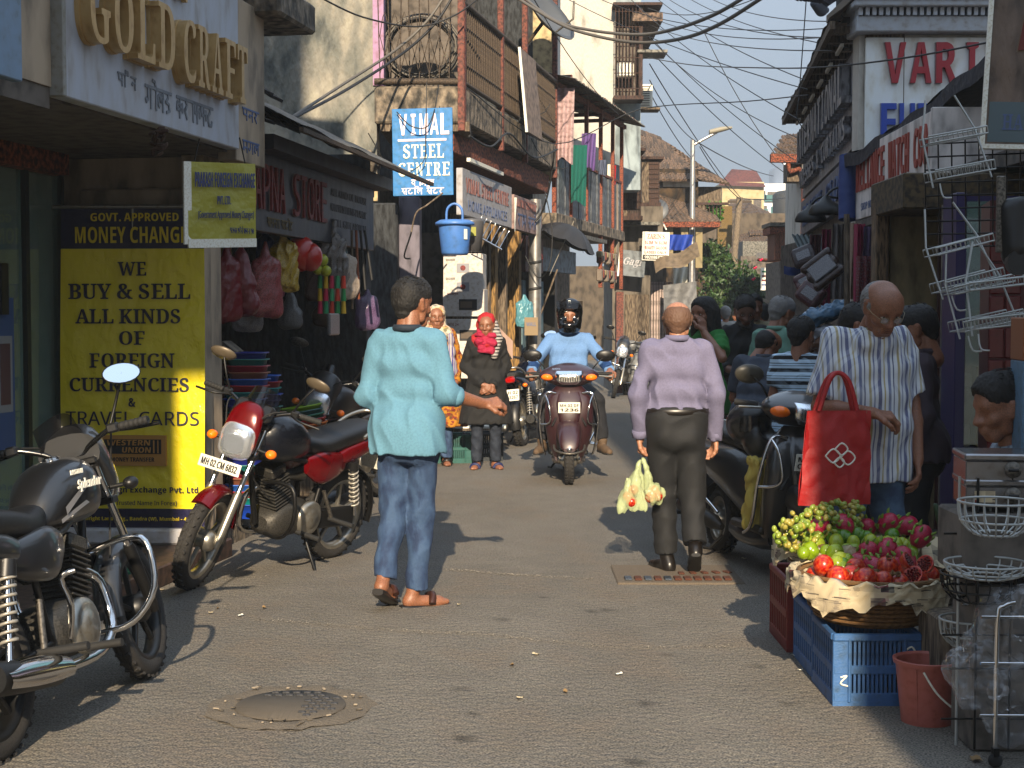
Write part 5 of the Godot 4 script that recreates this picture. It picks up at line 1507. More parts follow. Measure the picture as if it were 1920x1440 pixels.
	tb("tube", [Vector3(0, 0, 0), Vector3(0, 3.1, 0)], .085, mt("zinc", Color(.66, .66, .66), .35, .8, "dust", Vector3.ONE), pp, 18)
	for y in [1.9, 2.25]:
		obj("wire_tie", Geo.new().lathe([Vector2(.086, -.02), Vector2(.1, 0), Vector2(.086, .02)], 16, Transform3D(Basis(Vector3(0, 0, 1), .2), Vector3(0, y, 0))), M.cable_black, pp)
	bag_of("plastic_bag", "pale blue plastic bag tied beside the silver pipe", "bag", at(983, 583, 20.0), Vector3(.12, .2, .1), mt("pale_blue_bag", Color(.3, .5, .55), .35, 0, "", Vector3.ONE * 2, "n_fold", .8))
	var nb := thing("notice_box", "small cardboard box tied low on the silver pipe", "box", Transform3D(Basis(), at(996, 612, 19.9)))
	bx("card", V0, Vector3(.18, .24, .1), mt("card_brown", Color(.5, .43, .33), .8), nb, Basis(), .003)
	text("WALL", Vector3(0, .03, .052), .13, .05, M.faded_blue, nb, "sans_bold", .003)
	# umbrella over a stand
	var um := thing("black_umbrella", "open black umbrella leaning on a pole over the pavement", "umbrella", Transform3D(Basis(Vector3(0, 0, 1), -.42), at(1072, 423, 20.6)))
	obj("canopy", Geo.new().sheet(32, 6, func(u, v): var a_ = u * TAU; var r_ = .45 * v * (1.0 - .06 * pow(absf(sin(a_ * 4)), .6)); return Vector3(cos(a_) * r_, -.26 * v * v + .03 * (1.0 - pow(absf(sin(a_ * 4)), .5)) * v, sin(a_) * r_)), mt("umbrella_cloth", Color(.13, .13, .14), .6), um)
	tb("shaft", [Vector3(0, .07, 0), Vector3(0, -.75, 0)], .008, M.alloy, um, 6)
	for i in 8:
		var a_2 := TAU * i / 8
		tb("rib", [Vector3(0, -.01, 0), Vector3(cos(a_2) * .22, -.075, sin(a_2) * .22), Vector3(cos(a_2) * .43, -.255, sin(a_2) * .43)], .004, M.alloy_dull, um, 4)
	one("umbrella_pole", Geo.new().tube([at(1006, 610, 20.5), at(1045, 505, 20.5)], .014, 6), M.weathered_wood, "slanting bamboo pole that props the black umbrella", "pole")
	# green and blue crates with folded goods where the women stand
	for q in [[848, 866, "green slatted plastic crate on the ground behind the women", Color(.04, .3, .28)], [905, 862, "dark slatted crate beside the green one", Color(.06, .1, .13)]]:
		var g := gp(q[0], q[1])
		crate(q[2], Transform3D(Basis(Vector3.UP, .08), g), Vector3(.42, .3, .32), mt("crate_%d" % q[0], q[3], .6, 0, "dust", Vector3.ONE))
	one("goods_table", Geo.new().box(gp(880, 856) + Vector3(0, .32, -.25), Vector3(.8, .03, .5), Basis(), .005), M.plate_white, "white board laid on the crates behind the women", "board")
	var stk := [Color(.1, .4, .6), Color(.1, .45, .6), Color(.6, .5, .15), Color(.5, .12, .15), Color(.65, .63, .6)]
	for i in 5:
		one("folded_cloth", Geo.new().box(gp(868, 856) + Vector3(0.02 * i, .36 + i * .045, -.25), Vector3(.26, .04, .22), Basis(Vector3.UP, rnd(-.2, .2)), .015), mt("fold_%d" % i, stk[i], .85), ["blue folded cloth at the bottom of the pile on the white board", "second blue folded cloth in the pile on the white board", "mustard folded cloth in the pile on the white board", "dark red folded cloth near the top of the white board pile", "pale folded cloth topping the white board pile"][i], "cloth")

func crate(label: String, xf: Transform3D, s: Vector3, m: Material, marks := false, group := "") -> Node3D:
	var t := thing("plastic_crate", label, "crate", xf, group)
	var h := s / 2
	var th := .012
	bx("base", Vector3(0, .01, 0), Vector3(s.x, .02, s.z), m, t)
	for sgn in [-1.0, 1.0]:
		bx("top_rim", Vector3(0, s.y - .015, sgn * (h.z - .006)), Vector3(s.x, .03, .024), m, t, Basis(), .005)
		bx("top_rim", Vector3(sgn * (h.x - .006), s.y - .015, 0), Vector3(.024, .03, s.z - .026), m, t, Basis(), .005)
		for y in [.035, s.y * .5]:
			bx("band", Vector3(0, y, sgn * (h.z - .006)), Vector3(s.x - .01, .035, th), m, t, Basis(), .003)
			bx("band", Vector3(sgn * (h.x - .006), y, 0), Vector3(th, .035, s.z - .04), m, t, Basis(), .003)
		for e in [-1.0, 1.0]:
			bx("corner_panel", Vector3(e * (h.x - s.x * .09), s.y / 2, sgn * (h.z - .007)), Vector3(s.x * .18, s.y - .03, th - .002), m, t, Basis(), .003)
			bx("corner_rib", Vector3(e * (h.x - s.x * .185), s.y / 2, sgn * (h.z + .001)), Vector3(.012, s.y - .03, .012), m, t, Basis(), .003)
		var n := 13
		for i in n:
			var x := lerpf(-s.x * .3, s.x * .3, float(i) / (n - 1))
			bx("slat", Vector3(x, s.y / 2, sgn * (h.z - .008)), Vector3(s.x * .028, s.y - .04, .008), m, t)
		for i in 9:
			bx("slat", Vector3(sgn * (h.x - .008), s.y / 2, lerpf(-h.z + .04, h.z - .04, i / 8.0)), Vector3(.008, s.y - .04, .018), m, t)
	if marks:
		tb("chalk_mark", smooth_path([Vector3(-h.x + .03, s.y * .4, h.z + .001), Vector3(-h.x + .055, s.y * .42, h.z + .001), Vector3(-h.x + .03, s.y * .32, h.z + .001), Vector3(-h.x + .06, s.y * .28, h.z + .001)], 4), .004, M.plate_white, t, 5)
		tb("chalk_mark", smooth_path([Vector3(h.x - .07, s.y * .75, h.z + .001), Vector3(h.x - .04, s.y * .82, h.z + .001), Vector3(h.x - .025, s.y * .72, h.z + .001), Vector3(h.x - .055, s.y * .66, h.z + .001)], 4), .004, M.plate_white, t, 5)
	return t

func bands(key: String, list: Array, vertical := false) -> void:
	var im := Image.create(256, 256, false, Image.FORMAT_RGB8)
	for q in list:
		var r := Rect2i(int(q[0] * 256), 0, ceili(q[1] * 256), 256) if vertical else Rect2i(0, int(q[0] * 256), 256, ceili(q[1] * 256))
		im.fill_rect(r, q[2])
	T[key] = ImageTexture.create_from_image(im)
func news_tex() -> void:
	var im := Image.create(512, 512, false, Image.FORMAT_RGB8)
	im.fill(Color(.72, .66, .54))
	for i in 26:
		var x := rng.randi_range(0, 460)
		var y := rng.randi_range(0, 470)
		if i % 5 == 0:
			im.fill_rect(Rect2i(x, y, 90, 60), [Color(.5, .15, .15), Color(.35, .3, .28), Color(.25, .3, .42), Color(.62, .45, .35), Color(.2, .2, .2)][i / 5 % 5])
		else:
			for l in 14:
				im.fill_rect(Rect2i(x, y + l * 5, 60 + rng.randi_range(-14, 4), 2), Color(.42, .38, .32))
			im.fill_rect(Rect2i(x, y - 14, 70, 8), Color(.2, .18, .17))
	T["t_news"] = ImageTexture.create_from_image(im)

func fruit_stall() -> void:
	news_tex()
	mt("newsprint", Color.WHITE, .9, 0, "t_news", Vector3.ONE * 3.2, "n_fine", .3)
	mt("crate_blue", Color(.2, .36, .56), .55, 0, "dust", Vector3.ONE * 1.4, "n_fine", .2)
	mt("crate_red", Color(.42, .08, .07), .55, 0, "dust", Vector3.ONE * 1.4)
	var g := gp(1650, 1332)
	crate("scuffed blue slatted crate under the pomegranate basket", Transform3D(Basis(), Vector3(1.445, 0, -6.06)), Vector3(.35, .29, .42), M.crate_blue, true)
	crate("blue slatted crate behind the scuffed one under the baskets", Transform3D(Basis(), Vector3(1.46, 0, -6.52)), Vector3(.36, .29, .44), M.crate_blue)
	crate("dark red crate at the back of the fruit stand", Transform3D(Basis(), Vector3(1.47, 0, -7.02)), Vector3(.42, .34, .46), M.crate_red)
	var wick := mt("wicker", Color(.5, .36, .2), .85, 0, "wood", Vector3(2, 14, 2), "n_rough", .6)
	var mid := [Vector3(1.49, .29, -6.12), Vector3(1.53, .345, -6.68)]
	var lab := [["round wicker basket of pomegranates lined with newspaper", "crumpled newspaper lining the pomegranate basket"], ["wicker basket of grapes and limes behind the pomegranates", "torn newspaper lining the grape basket"]]
	for i in 2:
		var b := thing("fruit_basket", lab[i][0], "basket", Transform3D(Basis(), mid[i]))
		for k in 11:
			var t := k / 10.0
			var r := .2 + .105 * sqrt(t)
			obj("woven_band", Geo.new().lathe([Vector2(r - .012, t * .19 + .001), Vector2(r + .004 + .004 * (k % 2), t * .19 + .004), Vector2(r + .005 + .004 * (k % 2), t * .19 + .016), Vector2(r - .01, t * .19 + .0195)], 36), wick, b)
		obj("bottom", Geo.new().lathe([Vector2(.002, .004), Vector2(.205, .006)], 24), wick, b)
		obj("heap_board", Geo.new().lathe([Vector2(.29, .17), Vector2(.2, .19), Vector2(.002, .2)], 24), M.newsprint, b)
		var nz := fnl(31 + i, 2.2, 3)
		one("newspaper", Geo.new().sheet(90, 12, func(u, v): var a_ = u * TAU; var n1_ = nz.get_noise_2d(cos(a_) * 2, sin(a_) * 2); var d_ = .01 + .11 * maxf(0, -.1 + nz.get_noise_2d(cos(a_) * 1.3 + 7, sin(a_) * 1.3) + .25); var r_ = .29 + .045 * sin(minf(v * 3.2, 1.57)) + .02 * v + .02 * nz.get_noise_2d(a_ * 3, v * 3 + 4); return Vector3(cos(a_) * r_, .175 + .03 * sin(v * 4.5) + .03 * n1_ - (d_ if v > .4 else 0.0) * (v - .4) * 1.6 + .018 * nz.get_noise_3d(cos(a_) * 6, sin(a_) * 6, v * 4), sin(a_) * r_)), M.newsprint, lab[i][1], "newspaper", "", Transform3D(Basis(), mid[i]))
	# fruit: [kind, px, py, depth]
	var pink := mt("dragon_skin", Color(.72, .06, .25), .4, 0, "dirt", Vector3.ONE * 9)
	var leaf := mt("dragon_leaf", Color(.4, .5, .12), .6)
	var lime := [mt("lime_a", Color(.45, .55, .07), .25, 0, "dust", Vector3.ONE * 7), mt("lime_b", Color(.55, .62, .14), .25, 0, "dust", Vector3.ONE * 7), mt("lime_c", Color(.28, .45, .05), .25, 0, "dust", Vector3.ONE * 7)]
	noise_tex("t_pome", 41, .02, 5, [[.25, Color(.5, .03, .02)], [.5, Color(.66, .1, .05)], [.75, Color(.75, .35, .13)]])
	var pome := mt("pome_skin", Color.WHITE, .3, 0, "t_pome", Vector3.ONE * 6)
	var drag := [[1535, 988, 6.72], [1583, 985, 6.72], [1625, 990, 6.85], [1665, 982, 6.8], [1700, 985, 6.9], [1727, 1006, 6.5], [1626, 1035, 6.32], [1663, 1031, 6.3], [1697, 1047, 6.22], [1640, 1064, 6.15], [1612, 1060, 6.2], [1675, 1068, 6.1]]
	for q in drag:
		var up: bool = q[1] < 1010
		var d := thing("dragon_fruit", "magenta dragon fruit with green scale tips in the back basket" if up else "magenta dragon fruit with green scale tips among the pomegranates", "fruit", Transform3D(Basis.from_euler(Vector3(rnd(-.6, .6), rnd(0, 6), rnd(-1.2, 1.2))), at(q[0], q[1], q[2] - (.13 if up else .0))), "dragon fruits in the back basket" if up else "dragon fruits in the front basket")
		obj("skin", Geo.new().ell(V0, Vector3(.044, .056, .044), Basis(), 14), pink, d)
		var lg := Geo.new()
		for k in 14:
			var a := TAU * k * .381
			var y := -.045 + k * .0065
			var rr := .043 * sqrt(maxf(.05, 1.0 - pow(y / .058, 2)))
			lg.tube([Vector3(cos(a) * rr, y, sin(a) * rr), Vector3(cos(a) * (rr + .007), y + .014, sin(a) * (rr + .007)), Vector3(cos(a) * (rr + .009), y + .024, sin(a) * (rr + .009))], [.008, .006, .001], 5)
		obj("scales", lg, leaf, d)
	for i in 46:
		var back := i < 36
		var px := rnd(1495, 1725) if back else rnd(1565, 1605)
		var py := (1036 - fmod(i, 3.0) * 15 + rnd(-5, 4)) if back else rnd(1042, 1072)
		var dz := 6.38 + (1036 - py) * .006 if back else 6.2 - (py - 1042) * .003
		one("green_fruit", Geo.new().ell(V0, Vector3(.033, .039, .033) * rnd(.78, 1.18), Basis(), 14), lime[i % 3], "glossy green guava in the back basket" if back else "glossy green guava beside the pomegranates", "fruit", "guavas in the back basket" if back else "guavas in the front basket", Transform3D(Basis.from_euler(Vector3(rnd(0, 6), rnd(0, 6), 0)), at(px, py, dz)))
	for q in [[1544, 1060, 6.05], [1572, 1084, 5.97], [1596, 1078, 6.0], [1622, 1086, 5.93], [1658, 1088, 5.92], [1686, 1094, 5.93], [1720, 1090, 5.98], [1530, 1080, 6.1], [1604, 1064, 6.08], [1665, 1062, 6.08], [1640, 1090, 6.0], [1700, 1072, 6.05], [1742, 1080, 6.1]]:
		var d := thing("pomegranate", "red pomegranate with a dry crown in the front basket", "fruit", Transform3D(Basis.from_euler(Vector3(rnd(-1.8, -.2), rnd(0, 6), rnd(-.5, .5))), at(q[0], q[1], q[2])), "pomegranates in the front basket")
		obj("skin", Geo.new().ell(V0, Vector3(.046, .043, .046) * rnd(.85, 1.12), Basis(), 16), pome, d)
		obj("crown", Geo.new().lathe([Vector2(.01, .032), Vector2(.009, .042), Vector2(.014, .052), Vector2(.011, .051), Vector2(.006, .04)], 8), M.wicker, d)
	for q in [[1704, 1052, 6.0], [1734, 1058, 6.0], [1712, 1078, 5.95]]:
		var d := thing("opened_pomegranate", "opened pomegranate half showing dark red seeds", "fruit", Transform3D(Basis.from_euler(Vector3(rnd(.6, 1.1), rnd(-.6, .6), rnd(-.4, .4))), at(q[0], q[1], q[2])), "opened pomegranates")
		obj("rind", Geo.new().lathe([Vector2(.002, -.037), Vector2(.025, -.03), Vector2(.039, -.004), Vector2(.04, .003), Vector2(.035, .004), Vector2(.02, -.006), Vector2(.001, -.006)], 16), pome, d)
		var sg := Geo.new()
		for k in 26:
			var a := k * 2.4
			var r := .0062 * sqrt(k)
			sg.ell(Vector3(cos(a) * r, .001, sin(a) * r), Vector3(.005, .007, .005), Basis(), 6)
		obj("seeds", sg, mt("seed_red", Color(.35, .01, .03), .15), d).set_meta("kind", "stuff")
	var gm := Geo.new().ell(V0, Vector3(.0125, .017, .0125), Basis(), 8).mesh()
	var gc := [mt("grape_a", Color(.5, .55, .2), .2), mt("grape_b", Color(.42, .5, .16), .2), mt("grape_c", Color(.56, .52, .22), .25)]
	for q in [["pale green grape bunch at the street edge of the back basket", 1492, 1004, 6.46, .1], ["pale green grape bunch lying against the red tote bag", 1530, 980, 6.58, .13], ["pale green grape bunch topping the back basket", 1578, 966, 6.66, .12]]:
		var b := thing("grape_bunch", q[0], "grapes", Transform3D(Basis(), at(q[1], q[2], q[3])))
		for i in 95:
			var v := Vector3(rnd(-1, 1), rnd(-1, 1), rnd(-1, 1))
			if v.length() > 1.0: v = v.normalized() * rnd(.75, 1)
			obj("grape", gm, gc[i % 3], b, Transform3D(Basis.from_euler(Vector3(rnd(0, 6), rnd(0, 6), 0)), v * Vector3(q[4], .075, .09)))
	one("price_card", Geo.new().box(at(1748, 1030, 6.45), Vector3(.11, .16, .006), Basis.from_euler(Vector3(-.7, .5, -.5))), M.newsprint, "folded printed card stuck in the back basket's edge", "card")
	# pink bucket
	var bu := thing("bucket", "pink plastic bucket with a white handle beside the blue crate", "bucket", Transform3D(Basis(), gp(1737, 1352)))
	obj("tub", Geo.new().lathe([Vector2(.001, .012), Vector2(.088, .012), Vector2(.09, 0), Vector2(.095, .0), Vector2(.118, .225), Vector2(.127, .227), Vector2(.129, .242), Vector2(.121, .244), Vector2(.114, .235), Vector2(.09, .02), Vector2(.001, .018)], 40, Transform3D(), true), mt("bucket_pink", Color(.62, .33, .29), .5, 0, "dust", Vector3.ONE * 2.5), bu)
	for i in 4:
		var a := i * PI / 2 + .6
		obj("rib", Geo.new().bar(Vector3(cos(a) * .094, .01, sin(a) * .094), Vector3(cos(a) * .119, .22, sin(a) * .119), .004, .004), M.bucket_pink, bu)
	tb("handle", smooth_path([Vector3(-.045, .215, .115), Vector3(-.0, .14, .14), Vector3(.075, .075, .125), Vector3(.118, .06, .05)], 5), .004, M.plate_white, bu, 6)

func wire_grid(called: String, parent: Node, xf: Transform3D, w: float, d: float, n: int, lip: float, m: Material) -> void:
	for i in n + 1:
		var x := lerpf(-w / 2, w / 2, float(i) / n)
		obj(called, Geo.new().tube([Vector3(x, lip, d / 2), Vector3(x, 0, d / 2), Vector3(x, 0, -d / 2), Vector3(x, lip, -d / 2)], .0025, 5), m, parent, xf)
	for q in [[lip, d / 2], [0.0, d / 2], [0.0, -d / 2], [lip, -d / 2]]:
		obj(called, Geo.new().tube([Vector3(-w / 2, q[0], q[1]), Vector3(w / 2, q[0], q[1])], .004, 5), m, parent, xf)

func utensil_stall() -> void:
	var white := mt("wire_white", Color(.62, .63, .62), .4, .3)
	var blackw := mt("wire_black", Color(.1, .1, .1), .4, .5)
	# hanging dish racks
	var racks := [["white two-tier wire dish rack hanging highest at the stall", 1800, 330, 6.6, .3], ["white wire rack hanging tilted in the middle of the stall", 1815, 535, 6.4, .42], ["white wire rack hanging lowest at the stall", 1850, 610, 6.3, .36], ["white wire rack with open hooks hanging by the red pillar", 1880, 610, 6.2, .2]]
	for q in racks:
		var r := thing("dish_rack", q[0], "rack", Transform3D(Basis(Vector3(0, 0, 1), q[4] * .6) * Basis(Vector3.UP, q[4] - .3), at(q[1], q[2], q[3])))
		wire_grid("wire", r, Transform3D(Basis(), V0), .26, .18, 16, .04, white)
		wire_grid("wire", r, Transform3D(Basis(), Vector3(0, .16, 0)), .26, .14, 12, .03, white)
		for x in [-.13, .13]:
			tb("upright", [Vector3(x, -.03, .02), Vector3(x * .9, .2, -.06), Vector3(x * .5, .36, -.1)], .005, white, r, 5)
		tb("hook", smooth_path([Vector3(-.12, -.02, .09), Vector3(-.12, -.08, .11), Vector3(-.09, -.09, .13)], 3), .004, white, r, 5)
	var bk := thing("black_grid_rack", "black wire grid rack hanging under the faded tan sign", "rack", Transform3D(Basis(Vector3.UP, -.4) * Basis(Vector3(1, 0, 0), .2), at(1840, 360, 6.9)))
	for i in 9:
		tb("wire", [Vector3(-.25 + i * .06, -.25, 0), Vector3(-.25 + i * .06, .25, 0)], .004, blackw, bk, 5)
		tb("wire", [Vector3(-.25, -.25 + i * .06, .005), Vector3(.25, -.25 + i * .06, .005)], .004, blackw, bk, 5)
	var hm := thing("hand_tool", "heavy black hand machine hanging by a chain at the stall", "tool", Transform3D(Basis(), at(1895, 440, 5.9)))
	bx("strap", Vector3(-.04, .08, 0), Vector3(.035, .3, .02), M.alloy_dull, hm, Basis(), .004)
	obj("body", blob([[Vector3(0, .1, 0), Vector3(.02, -.08, 0), .045, .055, 0], [Vector3(.02, -.05, .03), Vector3(.03, .12, .03), .04, .03, 0]], .012, .02), M.black_plastic, hm)
	obj("wheel", Geo.new().lathe([Vector2(.001, -.02), Vector2(.05, -.02), Vector2(.05, .02), Vector2(.001, .02)], 18, Transform3D(AXLE, Vector3(.02, -.11, .04)), true), M.black_plastic, hm)
	# red tiled pillar
	var pl := thing("tiled_pillar", "dark red glazed tile pillar behind the hanging racks", "pillar", Transform3D(Basis(Vector3.UP, -.2), Vector3(2.42, 0, -7.2)))
	pb("core", pl, -.12, .3, 0, 2.1, -.4, 0, mt("pillar_red", Color(.25, .03, .03), .5))
	for r in 12:
		for k in 2:
			pb("tile", pl, -.118 + k * .075, -.048 + k * .075, .1 + r * .155, .245 + r * .155, 0, .012, mt("tile_red", Color(.34, .1, .1), .25, 0, "dust", Vector3.ONE * 2), .006)
	# shop behind with door leaf, posts, cabinet
	var b := thing("watch_shop", "dim shop with a cream door leaf behind the old man", "building", Transform3D(Basis(), Vector3(0, 0, -9.9)))
	pb("door_leaf", b, 2.5, 2.82, 0, 2.2, -.06, -.02, mt("cream_door", Color(.52, .46, .33), .7, 0, "grime", Vector3(1, .4, 1)), .006)
	pb("wood_post", b, 2.4, 2.49, 0, 2.3, -.12, .02, mt("worn_post", Color(.45, .36, .26), .8, 0, "wood", Vector3(3, .5, 3)), .01)
	pb("door_frame", b, 2.83, 2.88, 0, 2.25, -.1, .0, mt("red_frame", Color(.25, .08, .06), .6), .004)
	pb("steel_jamb", b, 2.95, 3.05, 0, 2.35, .6, .68, M.alloy_dull, .004)
	pb("back_wall", b, 3.0, 5.5, 0, 2.6, -3.2, -2.9, M.interior)
	pb("side_wall", b, 5.0, 5.2, 0, 3.2, -2.9, 4.0, M.interior)
	pb("lintel", b, 2.4, 5.0, 2.2, 2.42, -.14, .7, mt("lintel_wood", Color(.3, .24, .14), .8, 0, "wood", Vector3.ONE), .01)
	pb("ceiling", b, 3.0, 5.2, 2.45, 2.55, -2.9, 4.5, M.soffit)
	pb("plinth", b, 2.3, 5.0, 0, .12, -2.9, 2.2, M.concrete)
	var cab := thing("glass_cabinet", "purple framed glass cabinet of small goods in the dim shop", "cabinet", Transform3D(Basis(), Vector3(2.55, 0, -8.6)))
	var purple := mt("purple_frame", Color(.11, .08, .28), .4)
	pb("back", cab, 0, .75, .1, 2.2, -.3, -.27, M.interior)
	for q in [[0.0, .06], [.69, .75]]:
		pb("frame", cab, q[0], q[1], .1, 2.25, -.27, .0, purple, .004)
	for y in [.1, .75, 1.1, 1.45, 1.8, 2.2]:
		pb("shelf", cab, .06, .69, y, y + .03, -.27, -.01, purple if y == .75 or y > 2 else M.alloy_dull)
	pb("pane", cab, .06, .69, .8, 2.2, -.008, -.004, M.shop_glass)
	for i in 24:
		var w := rnd(.03, .06)
		pb("packet", cab, .08 + (i % 8) * .075, .08 + (i % 8) * .075 + w, .781 + (i / 8) * .35, .85 + (i / 8) * .35 + rnd(0, .08), -.2, -.08, mt("packet_%d" % (i % 4), [Color(.5, .5, .45), Color(.45, .4, .1), Color(.2, .25, .35), Color(.4, .15, .12)][i % 4], .5), .004)
	# steel boxes, wire bowls and wrapped trolley by the fruit
	var steel := mt("steel_box", Color(.55, .55, .56), .25, .9, "dust", Vector3.ONE * 2)
	for i in 2:
		var t := thing("steel_box", ["shut stainless steel box on top of another one", "lower stainless steel box carrying a paper label"][i], "box", Transform3D(Basis(Vector3.UP, -.12), at(1882, 905 + i * 48, 5.2)))
		pb("body", t, -.13, .22, 0, .075, -.25, 0, steel, .004)
		pb("lid", t, -.135, .225, .0755, .1, -.255, .005, steel, .006)
		obj("lock", Geo.new().lathe([Vector2(.001, .012), Vector2(.028, .012), Vector2(.03, 0)], 18, Transform3D(AXLE, Vector3(.03, .045, 0))), M.alloy_dull, t)
		obj("catch", Geo.new().tube([Vector3(.012, .045, .014), Vector3(.048, .045, .014)], .006, 6), M.black_metal, t)
		if i: pb("paper_label", t, -.1, -.03, .02, .06, .001, .003, M.newsprint)
	one("box_table", Geo.new().box(at(1884, 1010, 5.2) + Vector3(.05, -.02, -.12), Vector3(.42, .22, .3), Basis(), .01), M.interior, "dark stand under the stainless steel boxes", "stand")
	one("stand_block", Geo.new().box(Vector3(1.83, .3, -5.36), Vector3(.4, .6, .26), Basis(), .01), M.interior, "dark carton on the ground under the steel box stand", "carton")
	for q in [["white wire bowl basket in front of the steel boxes", 1868, 940, 5.0, .125, .115, 0], ["white wire tray basket below the bowl basket", 1850, 1055, 5.05, .14, .05, 0], ["black wire tray basket hanging behind the white one", 1835, 1075, 5.25, .13, .1, 1], ["half hidden white wire basket low by the crates", 1815, 1160, 5.35, .1, .1, 0]]:
		var t := thing("wire_basket", q[0], "basket", Transform3D(Basis(), at(q[1], q[2], q[3])))
		var m: Material = blackw if q[6] else white
		var R: float = q[4]
		var H: float = q[5]
		for i in 20:
			var a := TAU * i / 20
			var p := []
			for k in 7:
				var s := k / 6.0
				p.append(Vector3(cos(a) * R * sqrt(1.0 - pow(s * .92, 3)), -H * s, sin(a) * R * sqrt(1.0 - pow(s * .92, 3))))
			tb("wire", p, .003, m, t, 5)
		for s in [0.0, .55, .95]:
			var p := []
			var r := R * sqrt(1.0 - pow(s * .92, 3))
			for i in 25:
				p.append(Vector3(cos(TAU * i / 24) * r, -H * s, sin(TAU * i / 24) * r))
			tb("wire", p, .0042, m, t, 5)
	var st := thing("wire_stand", "upright black and white wire stand holding the wire baskets", "stand", Transform3D(Basis(), Vector3(0, 0, -5.25)))
	for q in [[1.58, 0], [1.63, 1], [1.69, 0], [1.75, 1], [1.82, 0]]:
		tb("upright", [Vector3(q[0], .02, .05 * q[1]), Vector3(q[0], .98, .05 * q[1])], .005, blackw if q[1] else white, st, 6)
	for y in [.12, .3, .42, .6, .78]:
		tb("cross_wire", [Vector3(1.52, y, .02), Vector3(1.82, y, .02)], .004, blackw, st, 5)
	var tr := thing("wrapped_trolley", "chrome wheeled rack wrapped in clear crumpled plastic", "trolley", Transform3D(Basis(), Vector3(0, 0, -5.05)))
	for x in [1.655, 1.95]:
		for z in [0.0, -.22]:
			tb("leg", smooth_path([Vector3(x, .06, z), Vector3(x, .5, z), Vector3(x + .02, .555, z), Vector3(x + .06, .57, z)], 3) if x < 1.8 else [Vector3(x, .06, z), Vector3(x, .57, z)], .008, M.chrome, tr)
			obj("castor", Geo.new().lathe([Vector2(.001, -.012), Vector2(.022, -.012), Vector2(.025, 0), Vector2(.022, .012), Vector2(.001, .012)], 14, Transform3D(AXLE, Vector3(x, .025, z))), M.rubber, tr)
			bx("fork", Vector3(x, .055, z), Vector3(.02, .03, .03), M.black_metal, tr)
	for y in [.18, .36, .52]:
		for z in [0.0, -.22]:
			tb("rung", [Vector3(1.6, y, z), Vector3(1.95, y, z)], .006, M.chrome, tr)
		for i in 5:
			tb("shelf_wire", [Vector3(1.68 + i * .06, y, 0), Vector3(1.68 + i * .06, y, -.22)], .003, M.chrome, tr, 5)
	var nz := fnl(77, 1.0, 3)
	nz.fractal_type = FastNoiseLite.FRACTAL_RIDGED
	var wrap := glass("wrap_film", Color(.85, .87, .9), .06, .06)
	obj("plastic_wrap", blob([[Vector3(1.72, .5, -.1), Vector3(1.9, .5, -.1), .13, .13, 0], [Vector3(1.66, .3, -.1), Vector3(1.9, .3, -.1), .15, .15, 0], [Vector3(1.74, .14, -.1), Vector3(1.9, .14, -.1), .1, .1, 0], [Vector3(1.58, .3, -.05), Vector3(1.62, .26, -.05), .05, .03, 0]], .014, .06, [nz, .05, Vector3(6, 4, 6)]), wrap, tr)
	bag_of("jute_sack", "small jute sack on the ground behind the pink bucket", "sack", Vector3(1.62, .12, -6.0), Vector3(.11, .14, .1), mt("jute", Color(.28, .24, .17), .95, 0, "dirt", Vector3.ONE * 5, "n_rough", .8))
	one("green_leaf_bundle", blob([[V0, Vector3(.08, .1, .02), .03, .015, 0], [V0, Vector3(-.05, .12, 0), .03, .012, 0]], .012, .02), mt("leaf_dark", Color(.08, .2, .09), .6), "bundle of dark green leaves behind the baskets", "leaves", "", Transform3D(Basis(), at(1775, 1000, 6.3)))
	var pole_b := thing("stall_carton", "printed blue and brown carton at the stall's edge", "carton", Transform3D(Basis(Vector3.UP, -.1), at(1935, 800, 5.6)))
	bx("box", V0, Vector3(.12, .5, .2), mt("carton_blue", Color(.3, .42, .52), .6, 0, "dust", Vector3.ONE * 2), pole_b, Basis(), .004)
	bx("top_print", Vector3(-.001, .33, 0), Vector3(.12, .16, .2), mt("carton_orange", Color(.48, .28, .14), .6), pole_b, Basis(), .004)
	# faded tan sign overhead
	var q := at(1846, 270, 6.8)
	var sg := thing("cookware_sign", "faded tan flex sign over the utensil stall", "sign", Transform3D(Basis(Vector3.UP, -.25) * Basis(Vector3(0, 0, 1), -.05), q))
	pb("board", sg, 0, 1.4, 0, 1.2, -.04, 0, mt("tan_flex", Color(.42, .35, .3), .5, 0, "grime", Vector3(1.2, .4, 1.2), "n_fold", .4))
	pb("blue_band", sg, .01, 1.4, .01, .19, .001, .003, mt("dim_teal", Color(.3, .36, .38), .5))
	pb("rim", sg, -.02, .0, -.02, 1.2, -.05, .012, M.plate_white)
	pb("rim", sg, 0, 1.4, -.02, .0, -.05, .012, M.plate_white)
	text("HAWKINS  PRESTIGE", Vector3(.38, .1, .004), .62, .07, M.faded_blue, sg, "serif_bold", .003)
	letters("ANA", .1, .62, .42, .8, .005, .01, mt("brown_red", Color(.38, .12, .08), .6), sg, "sans_bold", mt("tan_rim", Color(.45, .38, .3), .6))

